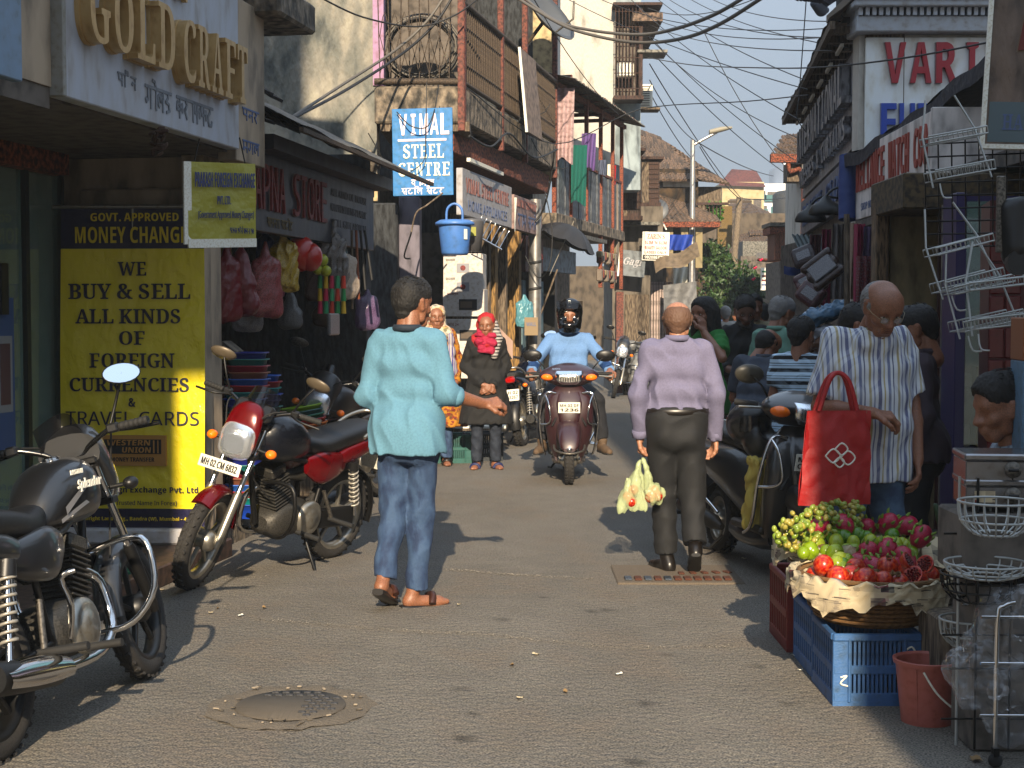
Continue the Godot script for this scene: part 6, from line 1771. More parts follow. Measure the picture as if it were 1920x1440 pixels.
func variety() -> void:
	var X := Transform3D(Basis(), Vector3(3.12, 0, -13.5))
	var b := thing("furniture_store", "two-storey furniture store with white corner sign and old tiled eaves", "building", X)
	pb("front_wall", b, 0, 5, 0, 4.1, -.3, -.05, M.whitewash)
	pb("cornice", b, -.06, 5, 4.06, 4.2, -.3, .12, mt("cornice_blue", Color(.62, .64, .67), .7, 0, "dust", Vector3.ONE), .01)
	pb("crown_moulding", b, -.1, 5, 4.27, 4.33, -.3, .2, M.cornice_blue, .01)
	for i in 42:
		pb("dentil", b, -.05 + i * .06, -.015 + i * .06, 4.2, 4.27, -.2, .15, M.cornice_blue)
	pb("roof_deck", b, -.12, 5, 4.33, 4.4, -.9, .22, M.black_metal)
	pb("upper_wall", b, .9, 5, 4.4, 6.2, -3, -1.0, M.concrete)
	pb("dark_screen", b, .1, .7, 4.4, 6.2, -1.5, -.6, mt("mesh_black", Color(.05, .05, .055), .8))
	pb("white_post", b, 1.05, 1.2, 4.4, 5.4, -.9, -.7, M.whitewash, .02)
	# lane side
	var Y := face_xf(Vector3(3.9, 0, -20.2), Vector3(3.12, 0, -13.55))
	var L := 6.7
	var s := thing("store_lane_side", "weathered lane side of the furniture store with raised letters", "building", Y)
	pb("wall", s, 0, L, 0, 4.1, -.4, -.05, M.weathered_wood)
	pb("sign_board", s, .1, L - .05, 3.1, 4.0, -.05, 0, mt("side_sign", Color(.5, .5, .52), .5, .1, "dirt", Vector3(1, .4, 1)), .004)
	letters("INTERNATIONAL", .4, L - .4, 3.52, 3.92, .06, .1, M.side_sign, s, "sans_bold")
	letters("DRESSES & CURTAINS", .5, L - .5, 3.2, 3.42, .04, .06, M.side_sign, s, "sans_bold")
	pb("lower_board", s, .2, L - .2, 2.6, 3.05, -.05, .02, mt("lower_sign", Color(.42, .42, .46), .6, 0, "dirt", Vector3(1, .4, 1)), .004)
	letters("RAJESH CLOTH", .6, L - .5, 2.7, 2.95, .03, .02, M.faded_blue, s, "serif_bold")
	obj("eave", Geo.new().sheet(34, 5, func(u, v): return Vector3(u * (L + .1), 4.72 - .55 * v + .02 * sin(u * 70) + .03 * sin(u * 9), -.5 + .78 * v)), M.roof_tile, s)
	for i in 15:
		pb("rafter", s, .1 + i * .46, .16 + i * .46, 4.1, 4.16, -.1, .22, M.weathered_wood)
	for i in 6:
		pb("tube_lamp", s, .6 + i * 1.05, 1.1 + i * 1.05, 4.02, 4.05, .1, .13, M.plate_white)
	pb("eave_board", s, 0, L + .1, 4.1, 4.17, .22, .27, M.weathered_wood)
	# corner sign
	var v := thing("variety_sign", "white corner sign with raised red and blue capitals", "sign", X)
	pb("board", v, .05, 4.9, 2.95, 4.03, -.05, 0, mt("sign_white", Color(.86, .88, .88), .45, 0, "dust", Vector3(.6, .3, .6)), .004)
	letters("VARIETY", .19, 1.8, 3.62, 3.98, .025, .045, mt("sign_red", Color(.6, .1, .15), .45), v, "sans_bold", mt("rim_grey", Color(.66, .66, .66), .5))
	letters("FURNITURE", .17, 1.65, 3.12, 3.44, .025, .045, mt("letter_blue", Color(.12, .25, .62), .45), v, "sans_bold", M.rim_grey)
	# watch shop canopy sign
	var a := Vector3(2.92, 0, -12.75)
	var c := Vector3(2.84, 0, -10.2)
	var W := face_xf(a, c)
	var w := thing("watch_sign", "white canopy board with red watch shop lettering", "sign", W)
	pb("board", w, 0, 2.55, 2.35, 2.93, -.12, 0, mt("dirty_white", Color(.8, .77, .75), .6, 0, "grime", Vector3(.7, .35, .7)), .004)
	pb("end_panel", w, 2.552, 2.6, 2.33, 2.95, -.9, .002, M.dirty_white, .004)
	pb("canopy_floor", w, 0, 2.6, 2.28, 2.34, -1.4, 0, M.soffit)
	letters("RELIANCE WATCH CO.", .05, 2.5, 2.58, 2.86, .006, .012, mt("watch_red", Color(.55, .22, .17), .6), w, "sans_bold")
	text("SHOP NO. 8, BANDRA", Vector3(.75, 2.44, .004), 1.0, .07, M.faded_blue, w, "sans", .003)
	deva("rilans vm k", Vector3(1.65, 2.44, .004), .6, .09, M.faded_blue, w)
	deva("ntaml gmkr", Vector3(2.2, 2.48, .004), .4, .05, M.faded_blue, w)
	var navy := mt("tarp_navy", Color(.06, .075, .13), .7, 0, "dust", Vector3.ONE, "n_fold", .6)
	var p0 := at(1575, 300, 13.0)
	var p1 := at(1870, 85, 9.4)
	one("navy_tarpaulin", Geo.new().sheet(24, 8, func(u, v2): return p0.lerp(p1, u) + Vector3(1.3 * v2, .25 * v2 - .06 * sin(u * PI) + .02 * sin(u * 20 + v2 * 6), -.2 * v2)), navy, "navy tarpaulin stretched above the watch shop board", "tarpaulin")
	one("tarpaulin_hem", Geo.new().sheet(24, 3, func(u, v2): return p0.lerp(p1, u) + Vector3(-.01, -.06 * sin(u * PI) - .11 * v2 + .02 * sin(u * 26), 0)), navy, "loose navy hem hanging along the stretched tarpaulin", "tarpaulin")
	one("rolled_tarpaulin", Geo.new().tube([at(1590, 292, 12.9), at(1591, 350, 12.85), at(1590, 412, 12.8)], [.075, .085, .08], 14), mt("tarp_blue", Color(.05, .17, .4), .6, 0, "", Vector3.ONE, "n_fold", .6), "rolled blue tarpaulin hanging at the end of the watch board", "tarpaulin")
	for q in [["black dome lamp hanging by the rolled tarpaulin", 1548, 398, 13.6], ["black dome lamp hanging at the lower store board", 1520, 412, 14.6]]:
		var l := thing("dome_lamp", q[0], "lamp", Transform3D(Basis(), at(q[1], q[2], q[3])))
		obj("shade", Geo.new().lathe([Vector2(.15, -.02), Vector2(.155, 0), Vector2(.13, .06), Vector2(.06, .1), Vector2(.03, .14), Vector2(.001, .15)], 20), M.black_metal, l)
		tb("bracket", smooth_path([Vector3(0, .14, 0), Vector3(.1, .22, 0), Vector3(.35, .2, 0)], 4), .012, M.black_metal, l)
	# pigeon in the air
	var pg := thing("pigeon", "grey pigeon in flight with spread tail", "bird", Transform3D(Basis.from_euler(Vector3(.35, 2.6, .25)), at(1532, 16, 13)))
	obj("body", blob([[Vector3(0, 0, -.08), Vector3(0, .03, .08), .035, .055, 0], [Vector3(0, .05, .12), Vector3(0, .08, .16), .035, .026, 0], [Vector3(0, .078, .18), Vector3(0, .07, .2), .008, .004, 0]], .009, .03), mt("pigeon_grey", Color(.3, .33, .38), .7), pg)
	for i in 9:
		var a2 := (i - 4) * .17
		obj("tail_feather", Geo.new().box(Vector3(sin(a2) * .17, -.01, -.1 - cos(a2) * .1), Vector3(.036, .004, .15), Basis(Vector3.UP, a2)), mt("feather", Color(.2, .21, .24), .8), pg)
	for sg in [-1.0, 1.0]:
		obj("wing", Geo.new().sheet(8, 4, func(u, v2): return Vector3(sg * (.03 + u * .26), .05 + .22 * u - .1 * u * u, .08 - v2 * .17 * (1 - u * .5) - u * .1)), M.pigeon_grey, pg)

func textiles() -> void:
	var film := mt("pillow_film", Color(.52, .56, .62), .25, 0, "dust", Vector3.ONE, "n_fold", 1.0)
	var tp := [["pale blue quilt in plastic at the top of the pillow pile", film, 1548, 588, Color(.25, .4, .52)], ["clear plastic pillow pack below the pale blue quilt", film, 1545, 625, Color(.5, .52, .56)], ["plaid blanket pack in the pillow pile", film, 1548, 645, Color(.4, .28, .22)], ["white pillow pack under the plaid blanket", film, 1545, 675, Color(.62, .64, .7)], ["white pillow pack in the lower pile behind the striped boy", film, 1545, 700, Color(.58, .6, .66)], ["grey white pillow pack at the bottom behind the striped boy", film, 1540, 735, Color(.55, .57, .62)]]
	for i in tp.size():
		var q: Array = tp[i]
		var nz := fnl(50 + i, 1.0, 2)
		nz.fractal_type = FastNoiseLite.FRACTAL_RIDGED
		one("pillow_pack", blob([[Vector3(-.14, 0, 0), Vector3(.14, 0, 0), .075, .075, 0], [Vector3(-.12, 0, .1), Vector3(.12, 0, .1), .065, .065, 0], [Vector3(-.12, 0, -.1), Vector3(.12, 0, -.1), .065, .065, 0]], .016, .05, [nz, .03, Vector3(7, 9, 7)]), mt("pack_%d" % i, q[4], .28, 0, "dust", Vector3.ONE, "n_fold", 1.0), q[0], "pillow", "", Transform3D(Basis.from_euler(Vector3(0, rnd(-.3, .3), rnd(-.08, .08) + (.3 if i == 0 else 0.0))), at(q[2], q[3], 11.4)))
	one("pillow_table", Geo.new().box(Vector3(2.42, .4, -11.4), Vector3(.7, .78, .5), Basis(), .01), M.interior, "low dark table under the pillow pile", "table")
	one("pillow_bundle", blob([[Vector3(-.1, -.1, 0), Vector3(.1, -.1, 0), .14, .14, 0], [Vector3(-.1, .05, 0), Vector3(.1, .05, 0), .13, .13, 0]], .02, .06), film, "big clear bundle of pillows at the table behind the striped boy", "pillow", "", Transform3D(Basis(), Vector3(2.36, .93, -11.2)))
	# hanging cloths: [label, px0, px1, top, bottom, depth, colour]
	noise_tex("t_flower", 61, .03, 2, [[.0, Color(.3, .02, .07)], [.55, Color(.34, .03, .09)], [.62, Color(.55, .35, .3)], [.8, Color(.25, .3, .38)]], 0, 30)
	var cl := [["dark maroon cloth hanging deep in the textile stall", 1518, 1540, 440, 560, 14.5, Color(.22, .02, .06)], ["magenta shawl hanging in the textile stall", 1540, 1560, 430, 600, 13.6, Color(.42, .03, .2)], ["grey patterned shawl hanging by the magenta one", 1560, 1585, 420, 560, 13.0, Color(.35, .33, .33)], ["bright red cloth hanging beside the cream fringe", 1586, 1600, 420, 548, 12.0, Color(.5, .02, .05)], ["cream knotted fringe hanging beside red cloth", 1594, 1611, 418, 560, 11.9, Color(.5, .42, .36)], ["hot pink satin cloth hanging by the wooden post", 1603, 1620, 420, 690, 11.5, Color(.5, .02, .22)], ["floral maroon cloth hanging behind the old man", 1606, 1640, 480, 720, 11.0, Color(1, 1, 1)], ["violet and gold packed sari hanging above floral cloth", 1618, 1642, 425, 500, 11.2, Color(.25, .2, .32)]]
	for i in cl.size():
		var q: Array = cl[i]
		var a := at(q[1], q[3], q[5])
		var w: float = (q[2] - q[1]) * q[5] / FOC
		var h: float = (q[4] - q[3]) * q[5] / FOC
		var m := mt("cloth_%d" % i, q[6], .75, 0, "t_flower" if i == 6 else "dust", Vector3.ONE * (4 if i == 6 else 2), "n_fold", .3)
		one("hanging_cloth", Geo.new().sheet(18, 14, func(u, v): return a + Vector3(u * w, -v * h, .035 * sin(u * 16 + v * 2 + i) + .02 * sin(u * 7 - v * 3))), m, q[0], "cloth", "cloths hung along the textile stall")
	# packed bedspreads slung at a slant
	for q in [["brown framed bedspread pack slung high in the textile stall", 1543, 505, 12.6, .3, Color(.2, .11, .09), .7], ["red and violet bedspread pack slung behind the brown one", 1520, 530, 13.3, .25, Color(.28, .1, .13), .5], ["rust checked blanket pack slung low in the textile stall", 1520, 552, 13.0, .2, Color(.36, .12, .07), -.6], ["dark plaid pack hanging beyond the slung bedspreads", 1508, 480, 14.5, .2, Color(.18, .1, .12), .4]]:
		var t := thing("bedspread_pack", q[0], "bedding", Transform3D(Basis.from_euler(Vector3(-.3, -.5, q[6])), at(q[1], q[2], q[3])))
		obj("bundle", blob([[Vector3(-q[4] * .4, 0, 0), Vector3(q[4] * .4, 0, 0), .04, .04, 0], [Vector3(-q[4] * .42, q[4] * .35, 0), Vector3(q[4] * .42, q[4] * .35, 0), .035, .035, 0], [Vector3(-q[4] * .42, -q[4] * .35, 0), Vector3(q[4] * .42, -q[4] * .35, 0), .035, .035, 0]], .016, .07), mt("bed_%d" % q[1], q[5], .35, 0, "dirt", Vector3.ONE * 5, "n_fold", 1.0), t)
		bx("clear_window", Vector3(0, 0, .03), Vector3(q[4] * .75, q[4] * .5, .03), mt("window_pack", Color(.5, .5, .52), .2, .1, "dirt", Vector3.ONE * 8, "n_fold", 1.0), t, Basis(), .009)
	one("stall_pole", Geo.new().tube([Vector3(2.53, 0, -11.2), Vector3(2.5, 2.3, -11.2)], .022, 8), M.weathered_wood, "thin wooden pole of the textile stall", "pole")
	var cr := thing("tin_canopy", "grey corrugated tin canopy over the far textile stalls", "canopy", Transform3D(Basis(), at(1510, 468, 17)))
	obj("sheet", Geo.new().sheet(40, 3, func(u, v): return Vector3(-.12 + u * .5, .18 - .22 * v + .012 * sin(u * 60), .5 * v - .2)), mt("tin_teal", Color(.25, .31, .31), .6, .3, "dirt", Vector3.ONE * 2), cr)
	pb("stall_back", cr, .35, .5, -2.0, .2, -3.5, .1, M.interior)
	one("blue_rag", Geo.new().sheet(14, 5, func(u, v): return at(1470, 498, 18) + Vector3(u * .65, .1 * u - .1 * v - .04 * sin(u * 9), .05 * sin(u * 12))), M.tarp_blue, "strip of blue tarpaulin hanging below the tin canopy", "tarpaulin")

# a slope of overlapping half-round tiles: eave corners a, b (left to right), ridge corners c (over a), d (over b)
func tiled(parent: Node, a: Vector3, b: Vector3, c: Vector3, d: Vector3, cols: int, rows: int, m: Material, single: bool) -> void:
	var st := Geo.new()
	st.sheet(1, 1, func(u, v): return a.lerp(b, u).lerp(c.lerp(d, u), v) - Vector3(0, .03, 0))
	obj("roof_deck", st, M.weathered_wood, parent)
	var n := (b - a).cross(c - a).normalized()
	if n.y < 0: n = -n
	var L := (c - a).length() / rows
	var w := (b - a).length() / cols
	var g := Geo.new()
	g.sheet(6, 1, func(u, v): return Vector3((u - .5) * w * 1.08, .05 * sin(u * PI) + .035 * (1.0 - v), (.5 - v) * L * 1.25))
	g.hard()
	for i in 6:
		var u0 := i / 6.0
		var u1 := (i + 1) / 6.0
		g.quad(Vector3((u0 - .5) * w * 1.08, 0, L * .625), Vector3((u1 - .5) * w * 1.08, 0, L * .625), Vector3((u1 - .5) * w * 1.08, .05 * sin(u1 * PI) + .035, L * .625), Vector3((u0 - .5) * w * 1.08, .05 * sin(u0 * PI) + .035, L * .625))
	var tm := g.mesh()
	var mm := MultiMesh.new()
	if not single:
		mm.transform_format = MultiMesh.TRANSFORM_3D
		mm.use_colors = true
		mm.mesh = tm
		mm.instance_count = rows * cols
	var k := 0
	var vars := []
	for i in 4:
		vars.append(mt("%s_%d" % [m.resource_name, i], Color(.75 + .08 * i, .75 + .07 * i, .74 + .06 * i), .95, 0, "t_tile", Vector3.ONE * (.5 + .13 * i)))
	for r in rows:
		for i in cols:
			var u := (i + .5) / cols
			var v := (r + .5) / rows
			var p: Vector3 = a.lerp(b, u).lerp(c.lerp(d, u), v)
			var x := (b - a).normalized()
			var z := x.cross(n).normalized()
			var q := Basis(x, n, z) * Basis.from_euler(Vector3(rnd(-.03, .05), rnd(-.05, .05), rnd(-.05, .05)))
			if single:
				obj("roof_tile", tm, vars[rng.randi() % 4], parent, Transform3D(q, p))
			else:
				mm.set_instance_transform(k, Transform3D(q, p))
				var s := rnd(.6, 1.0)
				mm.set_instance_color(k, Color(s, s * .97, s * .94))
				k += 1
	if not single:
		var o := MultiMeshInstance3D.new()
		o.name = "roof_tiles"
		o.multimesh = mm
		var mv := mt(m.resource_name + "_tint", Color.WHITE, .95, 0, "t_tile", Vector3.ONE * .5)
		mv.vertex_color_use_as_albedo = true
		o.material_override = mv
		o.set_meta("kind", "stuff")
		parent.add_child(o, true)

func cloth(label: String, px0: float, py0: float, px1: float, py1: float, d: float, m: Material, wave := .05, group := "") -> void:
	var a := at(px0, py0, d)
	var w := (px1 - px0) * d / FOC
	var h := (py1 - py0) * d / FOC
	var k := px0
	one("hanging_cloth", Geo.new().sheet(14, 12, func(u, v): return a + Vector3(u * w * (1 - .08 * v), -v * h * (1 - .05 * sin(u * 5)), wave * sin(u * 13 + v * 2 + k) * (.4 + v))), m, label, "cloth", group)

func far_left() -> void:
	# house with the tin veranda and washing
	var X := face_xf(Vector3(.64, 0, -21.6), Vector3(2.0, 0, -26.6))
	var L := 5.18
	var b := thing("veranda_house", "house with red-posted upper veranda under a corrugated tin roof", "building", X)
	pb("veranda_floor", b, 0, L, 2.85, 3.02, -1.5, 0, M.concrete, .01)
	pb("upper_wall", b, 0, L, 3.02, 5.3, -1.6, -1.45, M.whitewash)
	pb("shop_wall", b, 0, L, 0, 2.85, -1.7, -1.0, M.interior)
	for x in [.04, 1.1, 2.2, 3.3, 4.3, 5.1]:
		pb("post", b, x, x + .06, 2.0 if x > 3 else 3.0, 4.95, -.08, -.02, mt("post_orange", Color(.52, .25, .15), .7, 0, "dirt", Vector3.ONE * 2), .004)
	for i in 22:
		pb("parapet_sheet", b, .1 + i * .228, .3 + i * .228, 3.02, 3.85, -.075 + .012 * (i % 2), -.06 + .012 * (i % 2), mt("tin_grey", Color(.4, .42, .44), .6, .4, "dirt", Vector3(1, .5, 1)))
	pb("hand_rail", b, 0, L, 3.86, 3.9, -.1, -.04, M.red_oxide)
	obj("tin_roof", Geo.new().sheet(110, 3, func(u, v): return Vector3(lerpf(-.15, L + .35, u), 5.35 - .45 * v + .022 * sin(u * 280), lerpf(-1.5, .3, v))), mt("tin_old", Color(.5, .46, .4), .75, .2, "dirt", Vector3.ONE), b)
	pb("roof_beam", b, -.1, L + .3, 4.86, 4.93, -.1, -.03, M.rust)
	for i in 7:
		pb("rafter", b, i * .8, i * .8 + .06, 4.92, 4.98, -1.4, .22, M.red_oxide)
	var ws := "washing hung on the veranda"
	cloth("teal towel hanging over the veranda rail", 1071, 272, 1101, 380, 22.3, mt("towel_teal", Color(.02, .36, .32), .95, 0, "fine", Vector3.ONE * 5), .03, ws)
	cloth("purple cloth draped between the veranda posts", 1091, 250, 1118, 315, 23.2, mt("cloth_purple", Color(.35, .26, .48), .9), .08, ws)
	cloth("slate blue shirt drying on the veranda", 1122, 300, 1137, 328, 24.5, mt("cloth_slate", Color(.3, .33, .42), .9), .04, ws)
	cloth("red cloth drying at the veranda's far post", 1145, 310, 1155, 345, 26.0, mt("cloth_red", Color(.6, .05, .08), .9), .03, ws)
	cloth("black and white cloth drying beside the red one", 1139, 308, 1147, 352, 25.8, M.plate_white, .03, ws)
	cloth("faded pink banner tied to the near veranda post", 1045, 165, 1077, 300, 21.7, mt("banner_pink", Color(.66, .55, .55), .7, 0, "grime", Vector3.ONE * 2), .03)
	# strings of sachets hung at the far corner
	for i in 7:
		var p := at(1136 + i * 3.4, 345, 26.2)
		one("sachet_string", Geo.new().tube([p, p + Vector3(.01, -.7, 0), p + Vector3(-.01, -1.3 - .07 * i, 0)], [.02, .028, .018], 5), mt("sachet_%d" % (i % 3), [Color(.5, .45, .4), Color(.5, .25, .18), Color(.6, .55, .4)][i % 3], .5, 0, "dirt", Vector3.ONE * 9), "string of small packets hanging at the veranda corner", "packets", "sachet strings")
	# shopfront below
	var s := thing("blue_door_shop", "shop with pale blue door leaves and an orange inner door", "building", X)
	for i in 3:
		pb("door_leaf", s, -.2 + i * .42, .2 + i * .42, .15, 2.05, -.5 - .1 * (i % 2), -.45 - .1 * (i % 2), mt("door_blue", Color(.34, .43, .47), .6, 0, "dust", Vector3.ONE), .006)
	pb("orange_door", s, 1.75, 2.5, .15, 2.05, -.95, -.9, mt("door_orange", Color(.5, .2, .08), .6, 0, "wood", Vector3.ONE))
	pb("frame", s, 1.15, 1.3, 0, 2.3, -.9, -.3, M.black_metal)
	pb("blue_sign", s, .2, 2.6, 2.2, 2.55, -.4, -.3, mt("sign_pale", Color(.38, .45, .5), .6, 0, "grime", Vector3.ONE), .004)
	pb("awning", s, -.6, 2.9, 2.7, 2.76, -.4, .15, M.sheet_metal)
	pb("red_sign", s, -.9, .1, 2.15, 2.65, -.3, -.22, mt("sign_maroon", Color(.36, .2, .2), .6, 0, "grime", Vector3.ONE), .004)
	letters("JEWELLERS", -.85, .05, 2.3, 2.5, -.21, .01, M.dull_red, s)
	for i in 16:
		pb("red_packet", s, 3.2 + (i % 8) * .17, 3.32 + (i % 8) * .17, 2.1 + .3 * (i / 8) + .05 * (i % 3), 2.3 + .3 * (i / 8), -.1 - .03 * (i % 2), .0, M["sachet_%d" % (i % 3)], .02)
	# satellite dish
	var sd := thing("satellite_dish", "large grey satellite dish fixed above the old balcony", "dish", Transform3D(Basis.from_euler(Vector3(.9, .5, -.4)), at(1030, 30, 20.5)))
	obj("bowl", Geo.new().lathe([Vector2(.001, -.1), Vector2(.2, -.08), Vector2(.36, -.02), Vector2(.44, .03), Vector2(.44, .045), Vector2(.36, -.005), Vector2(.001, -.085)], 28), mt("dish_grey", Color(.3, .31, .32), .5), sd)
	tb("feed_arm", [Vector3(0, -.08, .3), Vector3(0, .3, .35), Vector3(0, .42, .12)], .014, M.alloy_dull, sd)
	tb("bracket", [Vector3(0, -.1, 0), Vector3(0, -.5, .1)], .025, M.old_iron, sd)
	# tall white house with the barred bay
	var Y := Transform3D(Basis(), Vector3(0, 0, -28))
	var t := thing("white_house", "tall whitewashed house with a barred wooden bay", "building", Y)
	pb("front_wall", t, .9, 1.92, 3.2, 9, -4, 0, M.whitewash)
	pb("stained_corner", t, 1.92, 2.42, 3.9, 9, -5, -.3, mt("blue_wash", Color(.55, .6, .62), .9, 0, "grime", Vector3(.6, .25, .6)))
	pb("roof_edge", t, 2.2, 2.75, 6.9, 7.05, -4.5, .5, M.roof_tile)
	var bay := thing("barred_bay", "brown barred window bay jutting from the white house", "window", Y)
	pb("back", bay, 1.93, 2.4, 5.55, 7.2, -.25, -.2, M.interior)
	pb("side_panel", bay, 2.33, 2.4, 5.5, 7.25, -.2, .35, mt("bay_brown", Color(.24, .15, .11), .8, 0, "wood", Vector3(2, .5, 2)))
	pb("floor", bay, 1.87, 2.42, 5.5, 5.57, -.2, .37, M.bay_brown)
	pb("roof", bay, 1.85, 2.75, 7.2, 7.25, -.3, .45, M.bay_brown)
	for i in 8:
		tb("bar", [Vector3(1.9 + i * .062, 5.57, .35), Vector3(1.9 + i * .062, 7.2, .35)], .01, M.bay_brown, bay, 5)
	for i in 6:
		tb("bar", [Vector3(1.88, 5.7 + i * .28, .352), Vector3(2.36, 5.7 + i * .28, .352)], .009, M.bay_brown, bay, 5)
	pb("shelf_goods", bay, 1.95, 2.25, 5.95, 6.2, -.1, .2, M.plate_white, .02)
	pb("canopy", bay, 2.3, 2.85, 6.35, 6.4, -.3, .4, M.sheet_metal)
	var ac := thing("air_conditioner", "white air conditioner unit on a shelf of the white house", "appliance", Transform3D(Basis(), at(1209, 205, 29.5)))
	bx("case", Vector3(0, .24, 0), Vector3(.28, .46, .3), M.plate_white, ac, Basis(), .02)
	for i in 9:
		bx("slat", Vector3(-.02, .06 + i * .045, .155), Vector3(.2, .014, .012), M.interior, ac)
	bx("shelf", Vector3(0, -.02, .05), Vector3(.55, .04, .5), M.weathered_wood, ac)
	# brown balconies and low shops beyond
	for q in [["brown trellis balcony below the white house", 1158, 1200, 285, 405, 29.0], ["narrow brown trellis balcony beside the tiled roof", 1203, 1235, 300, 380, 33.0]]:
		var p := at(q[1], q[4], q[5])
		var w: float = (q[2] - q[1]) * q[5] / FOC
		var h: float = (q[4] - q[3]) * q[5] / FOC
		var e := thing("trellis_balcony", q[0], "balcony", Transform3D(Basis(), p))
		pb("box", e, 0, w, 0, h, -1.2, -.05, M.interior)
		pb("floor", e, -.03, w + .05, -.08, 0, -1.2, .03, M.bay_brown)
		pb("roof", e, -.05, w + .1, h, h + .06, -1.2, .1, M.bay_brown)
		for i in 8:
			pb("upright", e, w * .45 + i * w * .075, w * .45 + i * w * .075 + .025, 0, h, -.04, -.01, M.bay_brown)
		for i in 9:
			pb("crossbar", e, w * .42, w, h * i / 9.0, h * i / 9.0 + .05, -.012, .01, M.bay_brown)
		pb("screen", e, 0, w * .42, 0, h * .98, -.04, -.02, M.weathered_wood)
	var ls := thing("lean_to_shops", "low weathered lean-to shops beyond the veranda house", "building", Transform3D(Basis(), Vector3(0, 0, -29.6)))
	pb("wall", ls, 2.0, 3.0, 0, 3.7, -3, -.2, mt("lean_wall", Color(.4, .37, .33), .9, 0, "grime", Vector3(.8, .3, .8)))
	pb("brick_pier", ls, 2.06, 2.2, 0, 2.0, -.2, .1, M.red_oxide)
	pb("plank_door", ls, 2.25, 2.72, 1.0, 1.95, -.18, -.1, M.weathered_wood)
	pb("tin_awning", ls, 2.1, 2.9, 3.3, 3.36, -.4, .3, M.sheet_metal)
	for i in 8:
		pb("white_shutter_slat", ls, 2.76 + i * .055, 2.8 + i * .055, 0.1, 2.2, -.16, -.1 + .015 * (i % 2), mt("pale_shutter", Color(.62, .55, .52), .7, 0, "grime", Vector3.ONE))
	var gs := thing("tilted_grey_sign", "grey script sign tilted over the lean-to shops", "sign", Transform3D(Basis.from_euler(Vector3(-.2, 0, -.1)), at(1160, 516, 29.2)))
	pb("board", gs, 0, .5, 0, .52, -.03, 0, mt("slate_sign", Color(.33, .36, .38), .6, 0, "grime", Vector3.ONE), .005)
	text("Gagl", Vector3(.25, .28, .004), .36, .2, M.faded_board, gs, "serif_bold", .004, .3)
	pb("frame", gs, -.03, 0, -.02, .56, -.04, .02, M.plate_white)
	var zs := thing("zarins_sign", "white beauty saloon sign with red lettering", "sign", Transform3D(Basis(Vector3(0, 0, 1), -.03), at(1203, 488, 29.2)))
	pb("board", zs, 0, .53, 0, .56, -.06, 0, M.plate_white, .005)
	var zl := [["ZARIN'S", .47, .09, "serif_bold"], ["SLIM 'N SLIM", .35, .06, "sans_bold"], ["BEAUTY SALOON", .25, .06, "sans_bold"], ["LADIES ONLY", .16, .05, "sans_bold"]]
	for q in zl:
		text(q[0], Vector3(.265, q[1], .004), .42 if q[0] != "ZARIN'S" else .34, q[2], mt("zarin_red", Color(.62, .12, .16), .6), zs, q[3], .004)
	pb("phone_band", zs, .02, .51, .02, .11, .001, .003, M.ink)
	text("9920867789", Vector3(.265, .065, .005), .42, .06, M.plate_white, zs, "sans_bold", .004)
	var tarp := mt("tarp_grey", Color(.42, .42, .42), .7, 0, "grime", Vector3.ONE, "n_fold", .6)
	var q0 := at(1243, 535, 29.2)
	one("grey_tarpaulin", Geo.new().sheet(16, 12, func(u, v): return q0 + Vector3(u * .65, .0 - v * (.75 - u * .3) - .1 * sin(u * PI) * v + .08 * u, .25 * v + .06 * sin(u * 9 + v * 4))), tarp, "grey tarpaulin sagging over a stall below the lamp post", "tarpaulin")
	one("tan_awning", Geo.new().sheet(12, 6, func(u, v): return at(1225, 485, 29.3) + Vector3(u * .85, .28 * u - .3 * v + .05 * sin(u * 8), .5 * v)), mt("tarp_tan", Color(.45, .39, .31), .8, 0, "grime", Vector3.ONE), "tan cloth awning beside the white saloon sign", "awning")
	cloth("white sheet hanging under the tan awning", 1262, 500, 1290, 535, 29.6, M.plate_white, .05)
	cloth("blue tarpaulin bundle behind the saloon sign", 1248, 440, 1300, 470, 36, mt("tarp_bright", Color(.05, .2, .55), .7), .15)
	# tiled house
	var h := thing("tiled_house", "old plastered house with two brown tiled roofs", "building", Transform3D())
	var D := 41.0
	bx("upper_wall", at(1268, 372, D) + Vector3(0, 0, -2), Vector3(1.2, 1.6, 4), mt("ochre_plaster", Color(.55, .48, .38), .95, 0, "t_conc", Vector3(.5, .3, .5)), h)
	bx("white_band", at(1272, 343, D) + Vector3(0, .05, -1.95), Vector3(.85, .32, 4), M.whitewash, h)
	bx("lower_wall", at(1248, 500, D) + Vector3(0, -1.2, -2), Vector3(1.45, 5.0, 3.6), mt("dim_wall", Color(.55, .48, .38), .95, 0, "t_conc", Vector3(.5, .3, .5)), h)
	bx("side_rooms", at(1325, 385, D) + Vector3(0, 0, -2.5), Vector3(.95, 1.1, 4), M.weathered_wood, h)
	tiled(h, at(1180, 338, D - .3), at(1310, 338, D - .3), at(1185, 240, D + 2.5), at(1235, 262, D + 2.5), 13, 9, M.roof_tile, true)
	tiled(h, at(1308, 338, D - .3), at(1360, 342, D + .5), at(1238, 262, D + 2.5), at(1290, 300, D + 2.5), 7, 8, M.roof_tile, true)
	tiled(h, at(1196, 424, D - 1.5), at(1352, 414, D - 1), at(1205, 352, D + .2), at(1290, 384, D + .2), 16, 7, M.roof_tile, true)
	bx("fascia", at(1275, 421, D - 1.5), Vector3(2.1, .14, .1), M.rust, h)
	for x in [1255, 1283, 1310]:
		bx("column", at(x, 460, D - 1.2), Vector3(.18, 1.2, .18), mt("cream_col", Color(.5, .45, .33), .9), h)
	bx("veranda_beam", at(1335, 382, D - .3), Vector3(.9, .07, .1), M.bay_brown, h)
